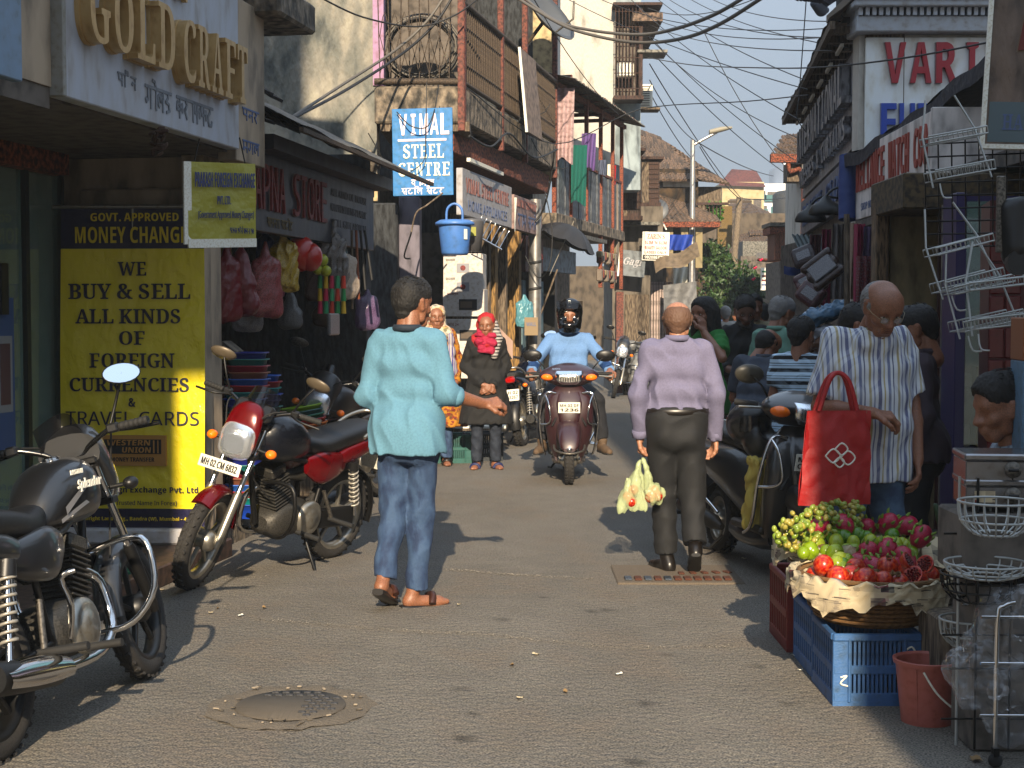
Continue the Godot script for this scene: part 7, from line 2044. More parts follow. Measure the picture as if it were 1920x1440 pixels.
	for i in 6:
		bx("window_bar", at(1316 + i * 7, 392, D - .25), Vector3(.03, .35, .03), M.bay_brown, h)
	var dsh := thing("small_dish", "small tilted satellite dish on the tiled house", "dish", Transform3D(Basis.from_euler(Vector3(1.2, .3, .6)), at(1232, 395, 38)))
	obj("bowl", Geo.new().lathe([Vector2(.001, -.06), Vector2(.2, -.04), Vector2(.3, .02), Vector2(.3, .03), Vector2(.001, -.05)], 20), M.dish_grey, dsh)
	tb("arm", [Vector3(0, -.05, .2), Vector3(0, .3, .1)], .015, M.plate_white, dsh)
	tb("foot", [Vector3(0, -.05, 0), Vector3(0, -.3, .1), Vector3(.1, -.4, .4)], .02, M.plate_white, dsh)
	# lamp posts
	for q in [["tall galvanised street lamp beside the tiled house", 1297, 1308, 262, 40.0, 1365], ["far white street lamp beyond the bush", 1380, 1384, 435, 72.0, 1447]]:
		var p := at(q[1], 600, q[4])
		p.y = 0
		var top := at(q[2], q[3], q[4])
		top.x = p.x
		var lp := thing("street_lamp", q[0], "street lamp", Transform3D(Basis(), p))
		var zinc: Material = M.zinc
		obj("pole", Geo.new().tube([V0, Vector3(0, top.y, 0)], [.11, .06], 12), zinc, lp)
		var e := at(q[5], q[3] + 2, q[4])
		tb("arm", smooth_path([Vector3(0, top.y - .15, 0), Vector3(.3, top.y + .02, 0), Vector3(e.x - p.x - .3, top.y + .2, 0)], 4), .04, zinc, lp)
		obj("lamp_head", Geo.new().loft(sect([[e.x - p.x - .5, top.y + .2, 0, .06, .1, 3], [e.x - p.x - .2, top.y + .27, 0, .07, .14, 3], [e.x - p.x + .1, top.y + .32, 0, .03, .08, 3]], 0, 12, 2)), mt("lamp_grey", Color(.5, .48, .42), .6), lp)

func leafy(label: String, called: String, pos: Vector3, blobs: Array, n: int, size: float, col: Color) -> void:
	var t := thing(called, label, "tree", Transform3D(Basis(), pos))
	for q in blobs:
		tb("branch", smooth_path([Vector3(0, 0, 0), Vector3(q[0].x * .4 + rnd(-.1, .1), q[0].y * .5, q[0].z * .4), q[0]], 3), [.06, .055, .05, .045, .04, .03, .02], M.weathered_wood, t, 6)
	var lf := Geo.new()
	lf.soft()
	for s in 3:
		var r := Basis.from_euler(Vector3(rnd(-.8, .8), s * 2.1, rnd(-.6, .6)))
		var c := r * Vector3(.3, 0, 0)
		lf.quad(c + r * Vector3(-.5, 0, 0), c + r * Vector3(0, .1, -.28), c + r * Vector3(.5, -.08, 0), c + r * Vector3(0, .1, .28))
	var mm := MultiMesh.new()
	mm.transform_format = MultiMesh.TRANSFORM_3D
	mm.use_colors = true
	mm.mesh = lf.mesh()
	mm.instance_count = n
	var nz := fnl(int(size * 1000) + n, 1.3, 2)
	for i in n:
		var q: Array = blobs[i % blobs.size()]
		var v := Vector3(rnd(-1, 1), rnd(-1, 1), rnd(-1, 1)).normalized() * pow(rng.randf(), .4)
		var p: Vector3 = q[0] + v * q[1] * (1.0 + .6 * nz.get_noise_3dv(v * 1.5 + q[0]))
		mm.set_instance_transform(i, Transform3D(Basis.from_euler(Vector3(rnd(0, 6), rnd(0, 6), rnd(0, 6))).scaled(Vector3.ONE * size * rnd(.6, 1.3)), p))
		var k := rnd(.55, 1.25)
		mm.set_instance_color(i, Color(k * rnd(.8, 1.25), k, k * rnd(.6, 1.0)))
	var o := MultiMeshInstance3D.new()
	o.name = "crown"
	o.multimesh = mm
	var m := mt("leaf_" + label, col, .55)
	m.vertex_color_use_as_albedo = true
	m.backlight_enabled = true
	m.backlight = col * .5
	o.material_override = m
	o.set_meta("kind", "stuff")
	t.add_child(o, true)

func far_end() -> void:
	leafy("dense green flowering bush spilling over the lane wall", "leafy_bush", Vector3(6.0, 0, -42), [[Vector3(0, 2.3, 0), Vector3(.85, .9, .7)], [Vector3(-.5, 1.3, .2), Vector3(.7, .9, .6)], [Vector3(.5, 1.5, .1), Vector3(.7, .8, .6)], [Vector3(.85, 2.2, .1), Vector3(.5, .5, .4)], [Vector3(-.3, .6, .3), Vector3(.8, .6, .5)], [Vector3(-.35, 3.1, 0), Vector3(.45, .5, .4)]], 5200, .13, Color(.17, .27, .1))
	leafy("small green plant on the tiled house veranda", "roof_plant", at(1340, 400, 41), [[Vector3(0, .05, 0), Vector3(.22, .25, .2)]], 220, .12, Color(.22, .4, .1))
	for i in 3:
		var p := at([1426, 1415, 1412, 1395, 1402, 1418][i], [488, 503, 524, 500, 485, 493][i], 41.3)
		one("bougainvillea_flower", Geo.new().ell(p, Vector3(.045, .035, .04), Basis(), 6).ell(p + Vector3(.04, .03, .02), Vector3(.03, .03, .03), Basis(), 6), mt("magenta_flower", Color(.7, .05, .25), .7), "magenta flower head on the dense green bush", "flower", "bougainvillea flowers")
	# lane wall and sheds at the end
	var e := thing("lane_end_sheds", "weathered sheds under low tiled roofs at the lane's end", "building", Transform3D())
	bx("wall", at(1420, 500, 62), Vector3(5.5, 4.2, 3), mt("shed_wall", Color(.34, .3, .25), .95, 0, "grime", Vector3(.5, .3, .5)), e)
	tiled(e, at(1350, 478, 59), at(1482, 452, 59), at(1370, 385, 64), at(1405, 380, 64), 22, 14, M.roof_tile, false)
	tiled(e, at(1405, 440, 60), at(1502, 440, 60), at(1400, 380, 65), at(1440, 400, 65), 18, 10, M.roof_tile, false)
	bx("tin_shed", at(1440, 495, 56), Vector3(2.2, 1.6, 2), M.sheet_metal, e)
	bx("bamboo_screen", at(1358, 425, 52), Vector3(.5, 1.4, .3), mt("bamboo", Color(.45, .36, .18), .9, 0, "wood", Vector3(6, 1, 6)), e)
	var pole := thing("bent_pole", "old leaning timber utility pole with tangled wires", "pole", Transform3D(Basis(), V0))
	tb("shaft", [at(1375, 600, 50), at(1378, 470, 50), at(1387, 370, 50)], .11, mt("pale_timber", Color(.5, .44, .36), .9, 0, "wood", Vector3(4, .5, 4)), pole, 8)
	bx("cross_arm", at(1387, 378, 50), Vector3(.8, .08, .08), M.old_iron, pole)
	# cream house with a red hipped roof
	var D := 105.0
	var y := thing("cream_house", "cream house with a red hipped roof far down the lane", "building", Transform3D())
	var bw := 78.0 * D / FOC
	bx("wall", at(1393, 395, D) + Vector3(0, -3, -2), Vector3(bw, 10, 4), mt("cream_far", Color(.66, .61, .47), .9, 0, "dust", Vector3.ONE * .2), y)
	obj("roof", Geo.new().loft([PackedVector3Array([at(1347, 347, D - .4), at(1436, 351, D - .4), at(1436, 351, D + 4.6), at(1347, 347, D + 4.6)]), PackedVector3Array([at(1372, 317, D + 1.3), at(1418, 320, D + 1.3), at(1418, 320, D + 3), at(1372, 317, D + 3)])]), mt("roof_red", Color(.4, .2, .16), .8, 0, "dirt", Vector3(.3, 2, .3)), y)
	for x in [1375, 1400, 1420]:
		bx("window", at(x, 385, D) + Vector3(0, 0, .02), Vector3(.55, .9, .06), M.interior, y)
	bx("balcony", at(1370, 402, D) + Vector3(0, 0, .4), Vector3(1.6, .8, .8), M.cream_far, y)
	# white flats
	var w := thing("white_flats", "modern white apartment block with green glass balconies", "building", Transform3D())
	var wh := mt("white_far", Color(.8, .81, .82), .8)
	D = 140.0
	for q in [[1428, 1510, 345, 430, 0.0], [1468, 1545, 305, 430, 3.0]]:
		bx("block", at((q[0] + q[1]) / 2, 420, D + q[4]) + Vector3(0, 0, -4), Vector3((q[1] - q[0]) * D / FOC, ((420.0 - q[2]) * 2) * D / FOC, 8), wh, w)
	for q in [[1453, 372, 40, 12], [1460, 395, 30, 14], [1432, 370, 8, 10], [1434, 398, 10, 12]]:
		bx("glass_balcony", at(q[0], q[1], D) + Vector3(0, 0, .1), Vector3(q[2] * D / FOC, q[3] * D / FOC, .3), mt("green_glass", Color(.25, .4, .4), .2), w)
		bx("recess", at(q[0], q[1] - 9, D) + Vector3(0, 0, .02), Vector3(q[2] * .7 * D / FOC, 6 * D / FOC, .3), M.interior, w)
	one("water_tank", Geo.new().lathe([Vector2(.7, 0), Vector2(.72, 1.1), Vector2(.5, 1.3), Vector2(.2, 1.35)], 14, Transform3D(Basis(), at(1475, 408, 75))), mt("tank_black", Color(.16, .17, .18), .7), "black plastic water tank on a far rooftop", "tank")
	# right side beyond the furniture store
	var r := thing("timber_house", "timber house with rusty gutter and tiled eave past the furniture store", "building", Transform3D())
	D = 33.0
	tiled(r, at(1447, 298, D), at(1530, 292, D), at(1470, 258, D + 1.8), at(1530, 250, D + 1.8), 12, 5, M.roof_tile, true)
	bx("gutter", at(1487, 297, D), Vector3(1.0, .18, .16), M.rust, r)
	bx("pale_wall", at(1512, 390, D) + Vector3(.15, 0, -1), Vector3(.5, 2.6, 2), M.whitewash, r)
	tb("rusty_pipe", smooth_path([at(1478, 305, D), at(1482, 322, D), at(1505, 325, D), at(1505, 440, D)], 3), .05, M.rust, r)
	bx("dark_gable", at(1500, 322, D) + Vector3(0, 0, -.4), Vector3(.5, .4, .5), M.weathered_wood, r)
	var bxw := thing("timber_loft", "orange brown plank loft jutting over the lane", "building", Transform3D(Basis(), at(1452, 487, 36)))
	for i in 6:
		pb("plank", bxw, i * .13, i * .13 + .122, 0, .62, -1, 0, mt("plank_orange", Color(.42, .22, .11), .8, 0, "wood", Vector3(4, .6, 4)), .004)
	pb("beam", bxw, -.12, .95, .62, .78, -1, .06, M.rust)
	pb("eave", bxw, -.15, 1.1, .8, .88, -1, .25, M.sheet_metal)
	pb("shed_below", bxw, .3, 1.1, -2.6, 0, -3, -.6, M.interior)
	# little stalls at the end of the lane
	var sh := thing("end_stall", "small open stall with boards and toys at the lane's end", "stall", Transform3D())
	bx("back", at(1460, 560, 46), Vector3(2.4, 2.6, .3), M.interior, sh)
	tb("roof_edge", [at(1422, 487, 43), at(1500, 492, 41)], .05, M.rust, sh)
	obj("roof", Geo.new().sheet(20, 3, func(u, v): return at(1418, 487, 43).lerp(at(1508, 490, 41), u) + Vector3(.2 * v, .25 * v + .02 * sin(u * 60), -1.2 * v)), M.tin_old, sh)
	for q in [["white notice board with red edge at the end stall", 1438, 523, 24, 42], ["white and green notice board at the end stall", 1463, 525, 22, 42], ["small white and red notice board at the far stall", 1487, 518, 18, 36]]:
		var n := thing("notice_board", q[0], "sign", Transform3D(Basis(), at(q[1], q[2], 41)))
		bx("board", V0, Vector3(q[3] * 41 / FOC, q[4] * 41 / FOC, .03), M.plate_white, n)
		for k in 4:
			bx("print_row", Vector3(0, .2 - k * .12, .018), Vector3(q[3] * .012, .05, .006), [M.dull_red, M.faded_blue, mt("print_green", Color(.1, .35, .2), .6), M.dull_red][(k + q[1]) % 4], n)
	var tc := [Color(.75, .2, .35), Color(.3, .5, .65), Color(.8, .6, .65), Color(.7, .6, .15), Color(.5, .15, .4), Color(.7, .7, .7)]
	for i in 22:
		one("hanging_toy", Geo.new().ell(V0, Vector3(rnd(.06, .12), rnd(.1, .2), .07), Basis(Vector3(0, 0, 1), rnd(-.5, .5)), 8), mt("toy_%d" % (i % 6), tc[i % 6], .6), "small bright toy hanging at the end stall", "toy", "toys hung at the end stall", Transform3D(Basis(), at(1470 + rnd(-14, 36), 565 + rnd(-18, 34), 30 + rnd(-1, 1))))
	one("market_awning", Geo.new().sheet(12, 4, func(u, v): return at(1405, 552, 38) + Vector3(u * .7, -.2 * u - .1 * v, .4 * v)), M.tarp_tan, "tan plank awning over a small lane-end counter", "awning")
	# a dim mass of shopfronts closing the lane
	var cl := thing("lane_closing_house", "dim row of shopfronts where the lane bends away", "building", Transform3D(Basis(), Vector3(7.6, 0, -50)))
	pb("wall", cl, -2.5, 4.5, 0, 3.4, -2, 0, M.dim_wall)
	pb("left_row", cl, -6.0, -2.5, 0, 3.2, -12, -1, M.shed_wall)

func seg_dist(p: Vector2, pl: Array) -> float:
	var d := 1e9
	for i in pl.size() - 1:
		d = minf(d, p.distance_to(Geometry2D.get_closest_point_to_segment(p, pl[i], pl[i + 1])))
	return d
func flat(px: float, py: float) -> Vector2:
	var v := gp(px, py)
	return Vector2(v.x, v.z)

func ground() -> void:
	var xs := [-90.0, -30.0, -12.0, -6.0, -4.0]
	var x := -3.0
	while x < 3.2:
		xs.append(x)
		x += .04 if x > -2.1 and x < 2.1 else .15
	xs.append_array([4.5, 7.0, 12.0, 30.0, 90.0])
	var zs := [30.0, 10.0, 0.0, -3.0]
	var z := -4.5
	while z > -60.0:
		zs.append(z)
		z -= .04 if z > -9.6 else (.1 if z > -16 else 1.0)
	zs.append_array([-90.0, -150.0, -300.0])
	var cracks := [[flat(480, 1162), flat(560, 1168), flat(700, 1180), flat(790, 1186), flat(890, 1188), flat(960, 1196), flat(1040, 1204), flat(1140, 1214), flat(1260, 1214), flat(1370, 1212)], [flat(845, 1068), flat(930, 1076), flat(1000, 1080), flat(1110, 1086)], [flat(1090, 842), flat(1190, 850)]]
	var spots := [[868, 1385, .022], [1210, 1319, .025], [1190, 1430, .02], [865, 1292, .014], [942, 1162, .016], [1110, 1146, .02], [1140, 1143, .02], [1250, 1227, .01], [885, 1339, .012], [620, 1288, .012], [1420, 1250, .012], [1480, 1320, .014], [1020, 1120, .01], [1700, 1180, .03]]
	var n1 := fnl(5, .55, 5)
	var n2 := fnl(9, 3.0, 4)
	var n3 := fnl(14, .9, 3)
	var st := SurfaceTool.new()
	st.begin(Mesh.PRIMITIVE_TRIANGLES)
	var sp := []
	for s in spots:
		sp.append([flat(s[0], s[1]), s[2]])
	var W := xs.size()
	for zz in zs:
		for xx in xs:
			var p := Vector2(xx, zz)
			var a := n1.get_noise_2d(xx * 1.0, zz * .5)
			var b := n2.get_noise_2d(xx, zz)
			var c := Vector3(.19, .169, .139) * (1.0 + .2 * a + .16 * b)
			# blown earth lying in patches
			c = c.lerp(Vector3(.19, .15, .11), smoothstep(.05, .5, n3.get_noise_2d(xx * 1.3, zz * .8) + .35 * b) * .5)
			var y := .004 * a + .002 * b
			if zz > -22 and zz < -4:
				for k in 3:
					var d := seg_dist(p + Vector2(n2.get_noise_2d(xx * 2, zz * 2), n2.get_noise_2d(zz * 2, xx * 2)) * .03, cracks[k])
					if d < .09:
						var t := 1.0 - d / .09
						c = c.lerp(Vector3(.21, .175, .13), t * t * .75)
						y -= .006 * maxf(0, t - .6)
				for s in sp:
					var d2: float = p.distance_to(s[0]) - s[1] * (1.0 + b)
					if d2 < .03:
						c = c * clampf(.35 + d2 / .045, .35, 1.0)
			st.set_color(Color(c.x, c.y, c.z))
			st.add_vertex(Vector3(xx, y, zz))
	for j in zs.size() - 1:
		for i in W - 1:
			var q := j * W + i
			for k in [q, q + W, q + 1, q + 1, q + W, q + W + 1]:
				st.add_index(k)
	st.generate_normals()
	noise_tex("t_grit", 71, .22, 4, [[.22, .42], [.48, .86], [.72, 1.0]])
	var m := mt("asphalt", Color.WHITE, .93, 0, "t_grit", Vector3.ONE * .8, "n_rough", .7)
	m.vertex_color_use_as_albedo = true
	struct("road", st.commit(), m)
	# litter and grit
	var gr := MultiMesh.new()
	gr.transform_format = MultiMesh.TRANSFORM_3D
	gr.use_colors = true
	gr.mesh = Geo.new().box(V0, Vector3(1, .45, .7), Basis(), .2).mesh()
	var pts := []
	for k in 2:
		for i in 260:
			var pl: Array = cracks[k]
			var j := rng.randi() % (pl.size() - 1)
			var p: Vector2 = pl[j].lerp(pl[j + 1], rng.randf()) + Vector2(rnd(-.03, .03), rnd(-.03, .03))
			pts.append([p, rnd(.003, .009)])
	for i in 6000:
		pts.append([Vector2(rnd(-2.0, 1.9), -4.7 - 9.0 * pow(rng.randf(), 1.5)), rnd(.0015, .004)])
	for i in 260:
		pts.append([Vector2(-1.75 + rnd(-.3, .35), -8.1 + rnd(-.8, .5)), rnd(.003, .008)])
	gr.instance_count = pts.size()
	for i in pts.size():
		gr.set_instance_transform(i, Transform3D(Basis(Vector3.UP, rnd(0, 6)).scaled(Vector3.ONE * pts[i][1]), Vector3(pts[i][0].x, .004, pts[i][0].y)))
		var s := rnd(.04, .3)
		gr.set_instance_color(i, Color(s, s * .9, s * .75))
	var go := MultiMeshInstance3D.new()
	go.name = "grit"
	go.multimesh = gr
	var gm := mt("grit_stone", Color.WHITE, .95)
	gm.vertex_color_use_as_albedo = true
	go.material_override = gm
	add_child(go)
	tag(go, "loose grit and crumbs lying along the road cracks", "grit", "", "stuff")
	var lit := [[300, 1107, .05], [322, 1083, .06], [408, 1142, .02], [395, 1150, .025], [450, 1155, .03], [495, 1140, .03], [1395, 1048, .03], [1490, 1230, .04], [960, 1248, .03], [975, 1310, .03], [1160, 1265, .03], [1060, 1298, .03], [1005, 1228, .03], [1500, 1258, .02], [1830, 1425, .06], [860, 1135, .02]]
	for i in lit.size():
		var q: Array = lit[i]
		one("paper_scrap", Geo.new().sheet(4, 3, func(u, v): return Vector3((u - .5) * q[2], .006 + .008 * sin(u * 5 + v * 3) * sin(v * 3.1), (v - .5) * q[2] * .6)), [M.newsprint, M.plate_white, mt("scrap_tan", Color(.5, .4, .26), .9)][i % 3], "small scrap of litter lying on the road", "litter", "scraps of litter", Transform3D(Basis(Vector3.UP, i), gp(q[0], q[1], .004)))
	# round manhole
	var mc := gp(545, 1326)
	var mh := thing("manhole_cover", "round manhole with crumbled concrete surround", "manhole", Transform3D(Basis(), mc))
	var nz := fnl(3, 3.0, 3)
	obj("concrete_ring", Geo.new().sheet(48, 5, func(u, v): var a_ = u * TAU; var r_ = lerpf(.215, .33 + .03 * nz.get_noise_2d(cos(a_) * 2, sin(a_) * 2), v); return Vector3(cos(a_) * r_, .003 + .006 * sin(v * PI) + .008 * nz.get_noise_2d(cos(a_) * 9, sin(a_) * 9 + v * 5), sin(a_) * r_), true), mt("ring_conc", Color(.45, .41, .355), .95, 0, "t_grit", Vector3.ONE * 2, "n_rough", .8), mh)
	obj("cover", Geo.new().lathe([Vector2(.218, .006), Vector2(.214, .014), Vector2(.001, .012)], 40), mt("manhole_iron", Color(.37, .34, .3), .9, .0, "t_grit", Vector3.ONE * 3), mh)
	for r in 9:
		for k in 9:
			var p := Vector3((k - 4) * .043 + (.02 if r % 2 else 0.0), .0155, (r - 4) * .043)
			if p.length() < .195 and (p.x > .06 or p.z < -.12):
				bx("tread_block", p, Vector3(.03, .008, .017), mt("worn_iron", Color(.3, .3, .31), .55, .5, "dirt", Vector3.ONE * 4), mh, Basis(), .002)
	for i in 26:
		var a := rnd(0, TAU)
		bx("chip", Vector3(cos(a) * rnd(.22, .33), .016, sin(a) * rnd(.22, .33)), Vector3(rnd(.006, .03), .006, rnd(.006, .02)), [M.concrete, mt("pale_chip", Color(.55, .5, .43), .95)][i % 2], mh, Basis(Vector3.UP, a), .003)
	# drain grating
	var g0 := gp(1158, 1096)
	var g1 := gp(1398, 1062)
	var dg := thing("drain_grating", "rectangular concrete drain with rusty iron grating", "drain", Transform3D(Basis(), Vector3(g0.x, 0, g0.z)))
	var w := gp(1398, 1096).x - g0.x
	var dp := g0.z - g1.z
	bx("concrete_slab", Vector3(w / 2, .0, -dp / 2), Vector3(w, .02, dp), mt("drain_conc", Color(.44, .39, .33), .95, 0, "t_grit", Vector3.ONE * 2, "n_rough", .6), dg, Basis(), .006)
	for i in 11:
		bx("grate_block", Vector3(.07 + i * (w - .1) / 11, .016, -.12), Vector3(.042, .012, .1), [mt("grate_rust", Color(.36, .2, .13), .9, .2, "dirt", Vector3.ONE * 5), mt("grate_steel", Color(.3, .33, .37), .5, .5, "dirt", Vector3.ONE * 5)][1 if i in [0, 2, 4] else 0], dg, Basis(), .003)
	for i in 5:
		bx("grate_block", Vector3(.4 + i * .07, .015, -.3 - .01 * i), Vector3(.035, .01, .06), M.grate_rust, dg, Basis(Vector3.UP, .1 * i), .003)

func cable(label: String, pts: Array, r: float, m: Material, sub := 6) -> void:
	var p := []
	for q in pts:
		p.append(at(q[0], q[1], q[2]))
	one("overhead_cable", Geo.new().tube(smooth_path(p, sub), r, 6), m, label, "cable", "cables strung over the lane")

func wires() -> void:
	var k: Material = M.cable_black
	var g: Material = M.cable_grey
	cable("thick grey cable sagging across the lane, upper of a pair", [[975, -10, 15.8], [1040, 38, 15], [1110, 57, 14.3], [1200, 65, 13.5], [1270, 53, 12.8], [1340, 27, 12.2], [1400, -8, 11.8]], .016, g)
	cable("thick grey cable sagging across the lane, lower of a pair", [[960, -10, 15.6], [1050, 45, 14.8], [1120, 68, 14.2], [1200, 80, 13.5], [1280, 72, 12.8], [1350, 45, 12.2], [1430, -5, 11.6]], .016, g)
	cable("pair of twisted cables slanting down past the peeling wall", [[540, 225, 12], [640, 160, 14], [740, 95, 15.4], [800, 40, 15.7], [835, -10, 15.8]], .014, g)
	cable("second twisted cable slanting down past the peeling wall", [[548, 222, 12], [650, 168, 14], [755, 100, 15.3], [815, 45, 15.6], [850, -8, 15.7]], .014, k)
	cable("thin cable sagging in front of the balcony grille", [[600, -5, 14], [680, 32, 14.8], [780, 50, 15.4], [850, 30, 15.6], [900, -5, 15.8]], .009, k)
	cable("cable looping under the blue shop sign's top edge", [[744, 210, 15.3], [770, 236, 15.2], [800, 238, 15.2], [815, 205, 15.3], [822, 160, 15.6]], .006, k)
	cable("thin wire hanging down across the blue shop sign", [[800, 155, 15.3], [798, 250, 15.2], [795, 300, 15.2], [770, 322, 15.2]], .005, k)
	cable("tangled grey cable drooping below the blue shop sign", [[830, 362, 15.1], [800, 385, 15], [780, 400, 15], [770, 440, 15], [758, 480, 15], [770, 485, 15]], .009, M.weathered_wood)
	cable("bundle of black cables running down by the silver pipe", [[1040, 280, 19.6], [1030, 350, 19.8], [1015, 400, 20], [990, 430, 20], [975, 470, 20]], .014, k)
	cable("black cable drooping under the balcony beam", [[880, 255, 15.9], [920, 275, 16.5], [955, 250, 17.5], [1000, 295, 18.5], [1045, 280, 19.5]], .012, k)
	cable("loose black cable looped round the silver pipe", [[1022, 360, 19.8], [1035, 430, 19.8], [1030, 500, 19.8], [1008, 520, 19.9], [985, 480, 20]], .008, k)
	cable("wire from the balcony corner to the furniture store eave", [[870, 160, 16], [1040, 270, 20], [1200, 205, 22], [1400, 190, 19], [1515, 178, 16.5]], .007, k)
	cable("long thin wire crossing the sky to the variety sign", [[1215, 108, 27], [1300, 122, 22], [1420, 127, 17], [1540, 126, 14], [1700, 108, 12], [1860, 78, 11]], .008, k)
	cable("single wire hanging down under the flying pigeon", [[1512, -5, 13], [1505, 90, 13], [1498, 180, 13], [1494, 220, 13], [1512, 248, 13]], .005, k)
	var fan := [[1060, -4, 1515, 168, 24, 16], [1180, -4, 1500, 225, 26, 17], [1215, 30, 1575, 68, 27, 14], [1250, -4, 1590, 70, 26, 14], [1330, -4, 1575, 40, 24, 14], [1210, 60, 1490, 300, 29, 25], [1215, 90, 1480, 330, 30, 40], [1218, 150, 1310, 268, 29, 40], [1222, 180, 1300, 300, 30, 41], [1310, 268, 1450, 330, 40, 70], [1312, 275, 1390, 375, 40, 50], [1320, 60, 1470, 310, 33, 33], [1388, 372, 1505, 365, 50, 60], [1000, -4, 1160, 215, 18, 24], [1215, 15, 1420, -4, 27, 18], [1120, -4, 1590, 50, 22, 14], [1230, -4, 1510, 150, 25, 16], [1215, 45, 1560, 95, 28, 14], [1218, 120, 1390, 372, 29, 50], [1216, 70, 1500, 260, 28, 22], [1290, -4, 1592, 90, 24, 14]]
	for i in fan.size():
		var q: Array = fan[i]
		var a := at(q[0], q[1], q[4])
		var b := at(q[2], q[3], q[5])
		one("overhead_cable", Geo.new().tube(wobble(a, b, .1 + .03 * (i % 4), 16), .006 * (q[4] + q[5]) / 40.0, 5), k, "thin black wire in the tangle strung across the sky", "cable", "cables strung over the lane")
	for i in 9:
		var a := at(690 + i * 36, rnd(150, 260), 15.5 + i * .5)
		one("loose_wire", Geo.new().tube(wobble(a, a + Vector3(rnd(.2, .7), rnd(-.6, .2), -.4), .2, 10, .02), .006, 5), k, "loose black wire drooping along the old balcony", "cable", "loose wires on the old balcony")

func vehicles() -> void:
	var blackp := mt("bike_black", Color(.025, .026, .035), .12)
	blackp.clearcoat_enabled = true
	var redp := mt("bike_red", Color(.36, .015, .035), .2, .2, "dust", Vector3.ONE * 2)
	var silver := mt("bike_silver", Color(.55, .55, .56), .3, .5)
	# near black motorcycle, seen from behind
	var r := gp(-4, 1430)
	var f := gp(262, 1277)
	var near := motorcycle("black motorcycle with silver tank swooshes, parked facing away at the glass shop", r, f - r, -.19, .12, {"mirror_out": .55, "signal": M.black_plastic, "body": blackp, "stripe": silver, "slider": M.black_metal, "rim": mt("rim_black", Color(.07, .07, .07), .4, .3), "one_mirror": 1, "fender": blackp, "rear_plate": ["MH 01", "AB 4417"]})
	text("Splendor", Vector3(.74, .875, .163), .2, .05, M.plate_white, near, "serif_bold", .004, .35, "lettering", Basis(Vector3.UP, -.0) * Basis(Vector3.UP, .0)).transform *= Transform3D(Basis(Vector3.UP, 0), V0)
	text("PASSION", Vector3(.68, .93, .148), .1, .018, M.plate_white, near, "sans_bold", .004, .1)
	# red motorcycle facing the viewer
	var rf := gp(368, 1104)
	var rr := gp(596, 1050)
	var hd := (rf - rr).normalized()
	var red := motorcycle("dusty red motorcycle with a clear headlamp on its side stand", rf - hd * 1.24, hd, -.2, .32, {"body": redp, "cowl_mat": redp, "cowl": [[.97, 1.01, 0, .04, .06, 2.5], [1.03, 1.0, 0, .085, .085, 2.5], [1.08, .945, 0, .115, .105, 2.8], [1.115, .88, 0, .11, .105, 2.8], [1.13, .85, 0, .08, .08, 2.6]], "tank_mat": mt("bike_navy", Color(.03, .04, .07), .2), "guard": M.black_metal, "mirror_back": mt("mirror_tan", Color(.36, .32, .26), .4, .3), "visor": true})
	plate(red, Transform3D(Basis(Vector3(0, 0, -1), Vector3(-.25, .97, 0), Vector3(.97, .25, 0)), Vector3(1.2, .72, 0)), .3, .07, ["MH 02 CM 6832"])
	obj("tank_cover", Geo.new().loft(sect([[.48, .79, 0, .05, .08, 2.4], [.56, .82, 0, .1, .135, 2.6], [.7, .85, 0, .14, .17, 2.7], [.85, .86, 0, .14, .165, 2.6], [.94, .84, 0, .09, .1, 2.4]], 0, 24, 3)), mt("vinyl_cover", Color(.05, .06, .09), .25, 0, "", Vector3.ONE * 3, "n_fold", .6), red)
	# dark motorcycles further on
	var navy := mt("bike_blue", Color(.03, .05, .11), .2)
	motorcycle("grey commuter motorcycle parked between the red one and the store", gp(706, 930), Vector3(-.5, 0, 1).normalized(), -.12, .4, {"body": mt("bike_dim", Color(.14, .13, .13), .35), "mirror_back": M.alloy_dull, "guard": M.alloy_dull})
	motorcycle("blue black motorcycle parked facing away beside the maroon scooter", Vector3(.12, 0, -17.6), Vector3(.22, 0, -1).normalized(), -.1, .2, {"body": navy, "rear_plate": ["MH 02", "BZ 3267"]})
	motorcycle("black motorcycle parked facing the viewer by the lean-to shops", Vector3(2.2, 0, -28.9), Vector3(-.25, 0, 1).normalized(), -.12, .2, {"body": blackp})
	motorcycle("second dark motorcycle parked beyond the rider", Vector3(.72, 0, -20.6), Vector3(-.1, 0, 1).normalized(), -.1, -.2, {"body": blackp})
	var nz := fnl(90, 1.0, 2)
	nz.fractal_type = FastNoiseLite.FRACTAL_RIDGED
	one("covered_scooter", blob([[Vector3(0, .5, -.4), Vector3(0, .55, .3), .3, .3, 0], [Vector3(-.25, .95, .3), Vector3(.25, .95, .3), .12, .12, 0], [Vector3(0, .3, -.5), Vector3(0, .3, .45), .28, .22, 0], [Vector3(0, .02, 0), Vector3.DOWN, 0, 0, 2]], .035, .12, [nz, .06, Vector3(4, 3, 4)]), mt("cover_grey", Color(.42, .43, .44), .5, .1, "dust", Vector3.ONE, "n_fold", .5), "scooter under a silver grey dust cover", "scooter", "", Transform3D(Basis(Vector3.UP, -.4), Vector3(2.6, 0, -28.7)))
	# maroon scooter ridden towards the viewer
	var maroon := mt("scooter_maroon", Color(.17, .025, .06), .16, .2)
	maroon.clearcoat_enabled = true
	var mw := gp(1067, 908)
	scooter("maroon scooter with chrome guards ridden towards the viewer", mw + Vector3(.03, 0, -1.24), Vector3(-.024, 0, 1), .0, .0, {"body": maroon, "plate": ["MH.02.DF", "1236"], "badge": "Activa"})
	# black scooter parked at the fruit stall
	var bs := gp(1342, 1034)
	var dir := Vector3(.25, 0, 1.0).normalized()
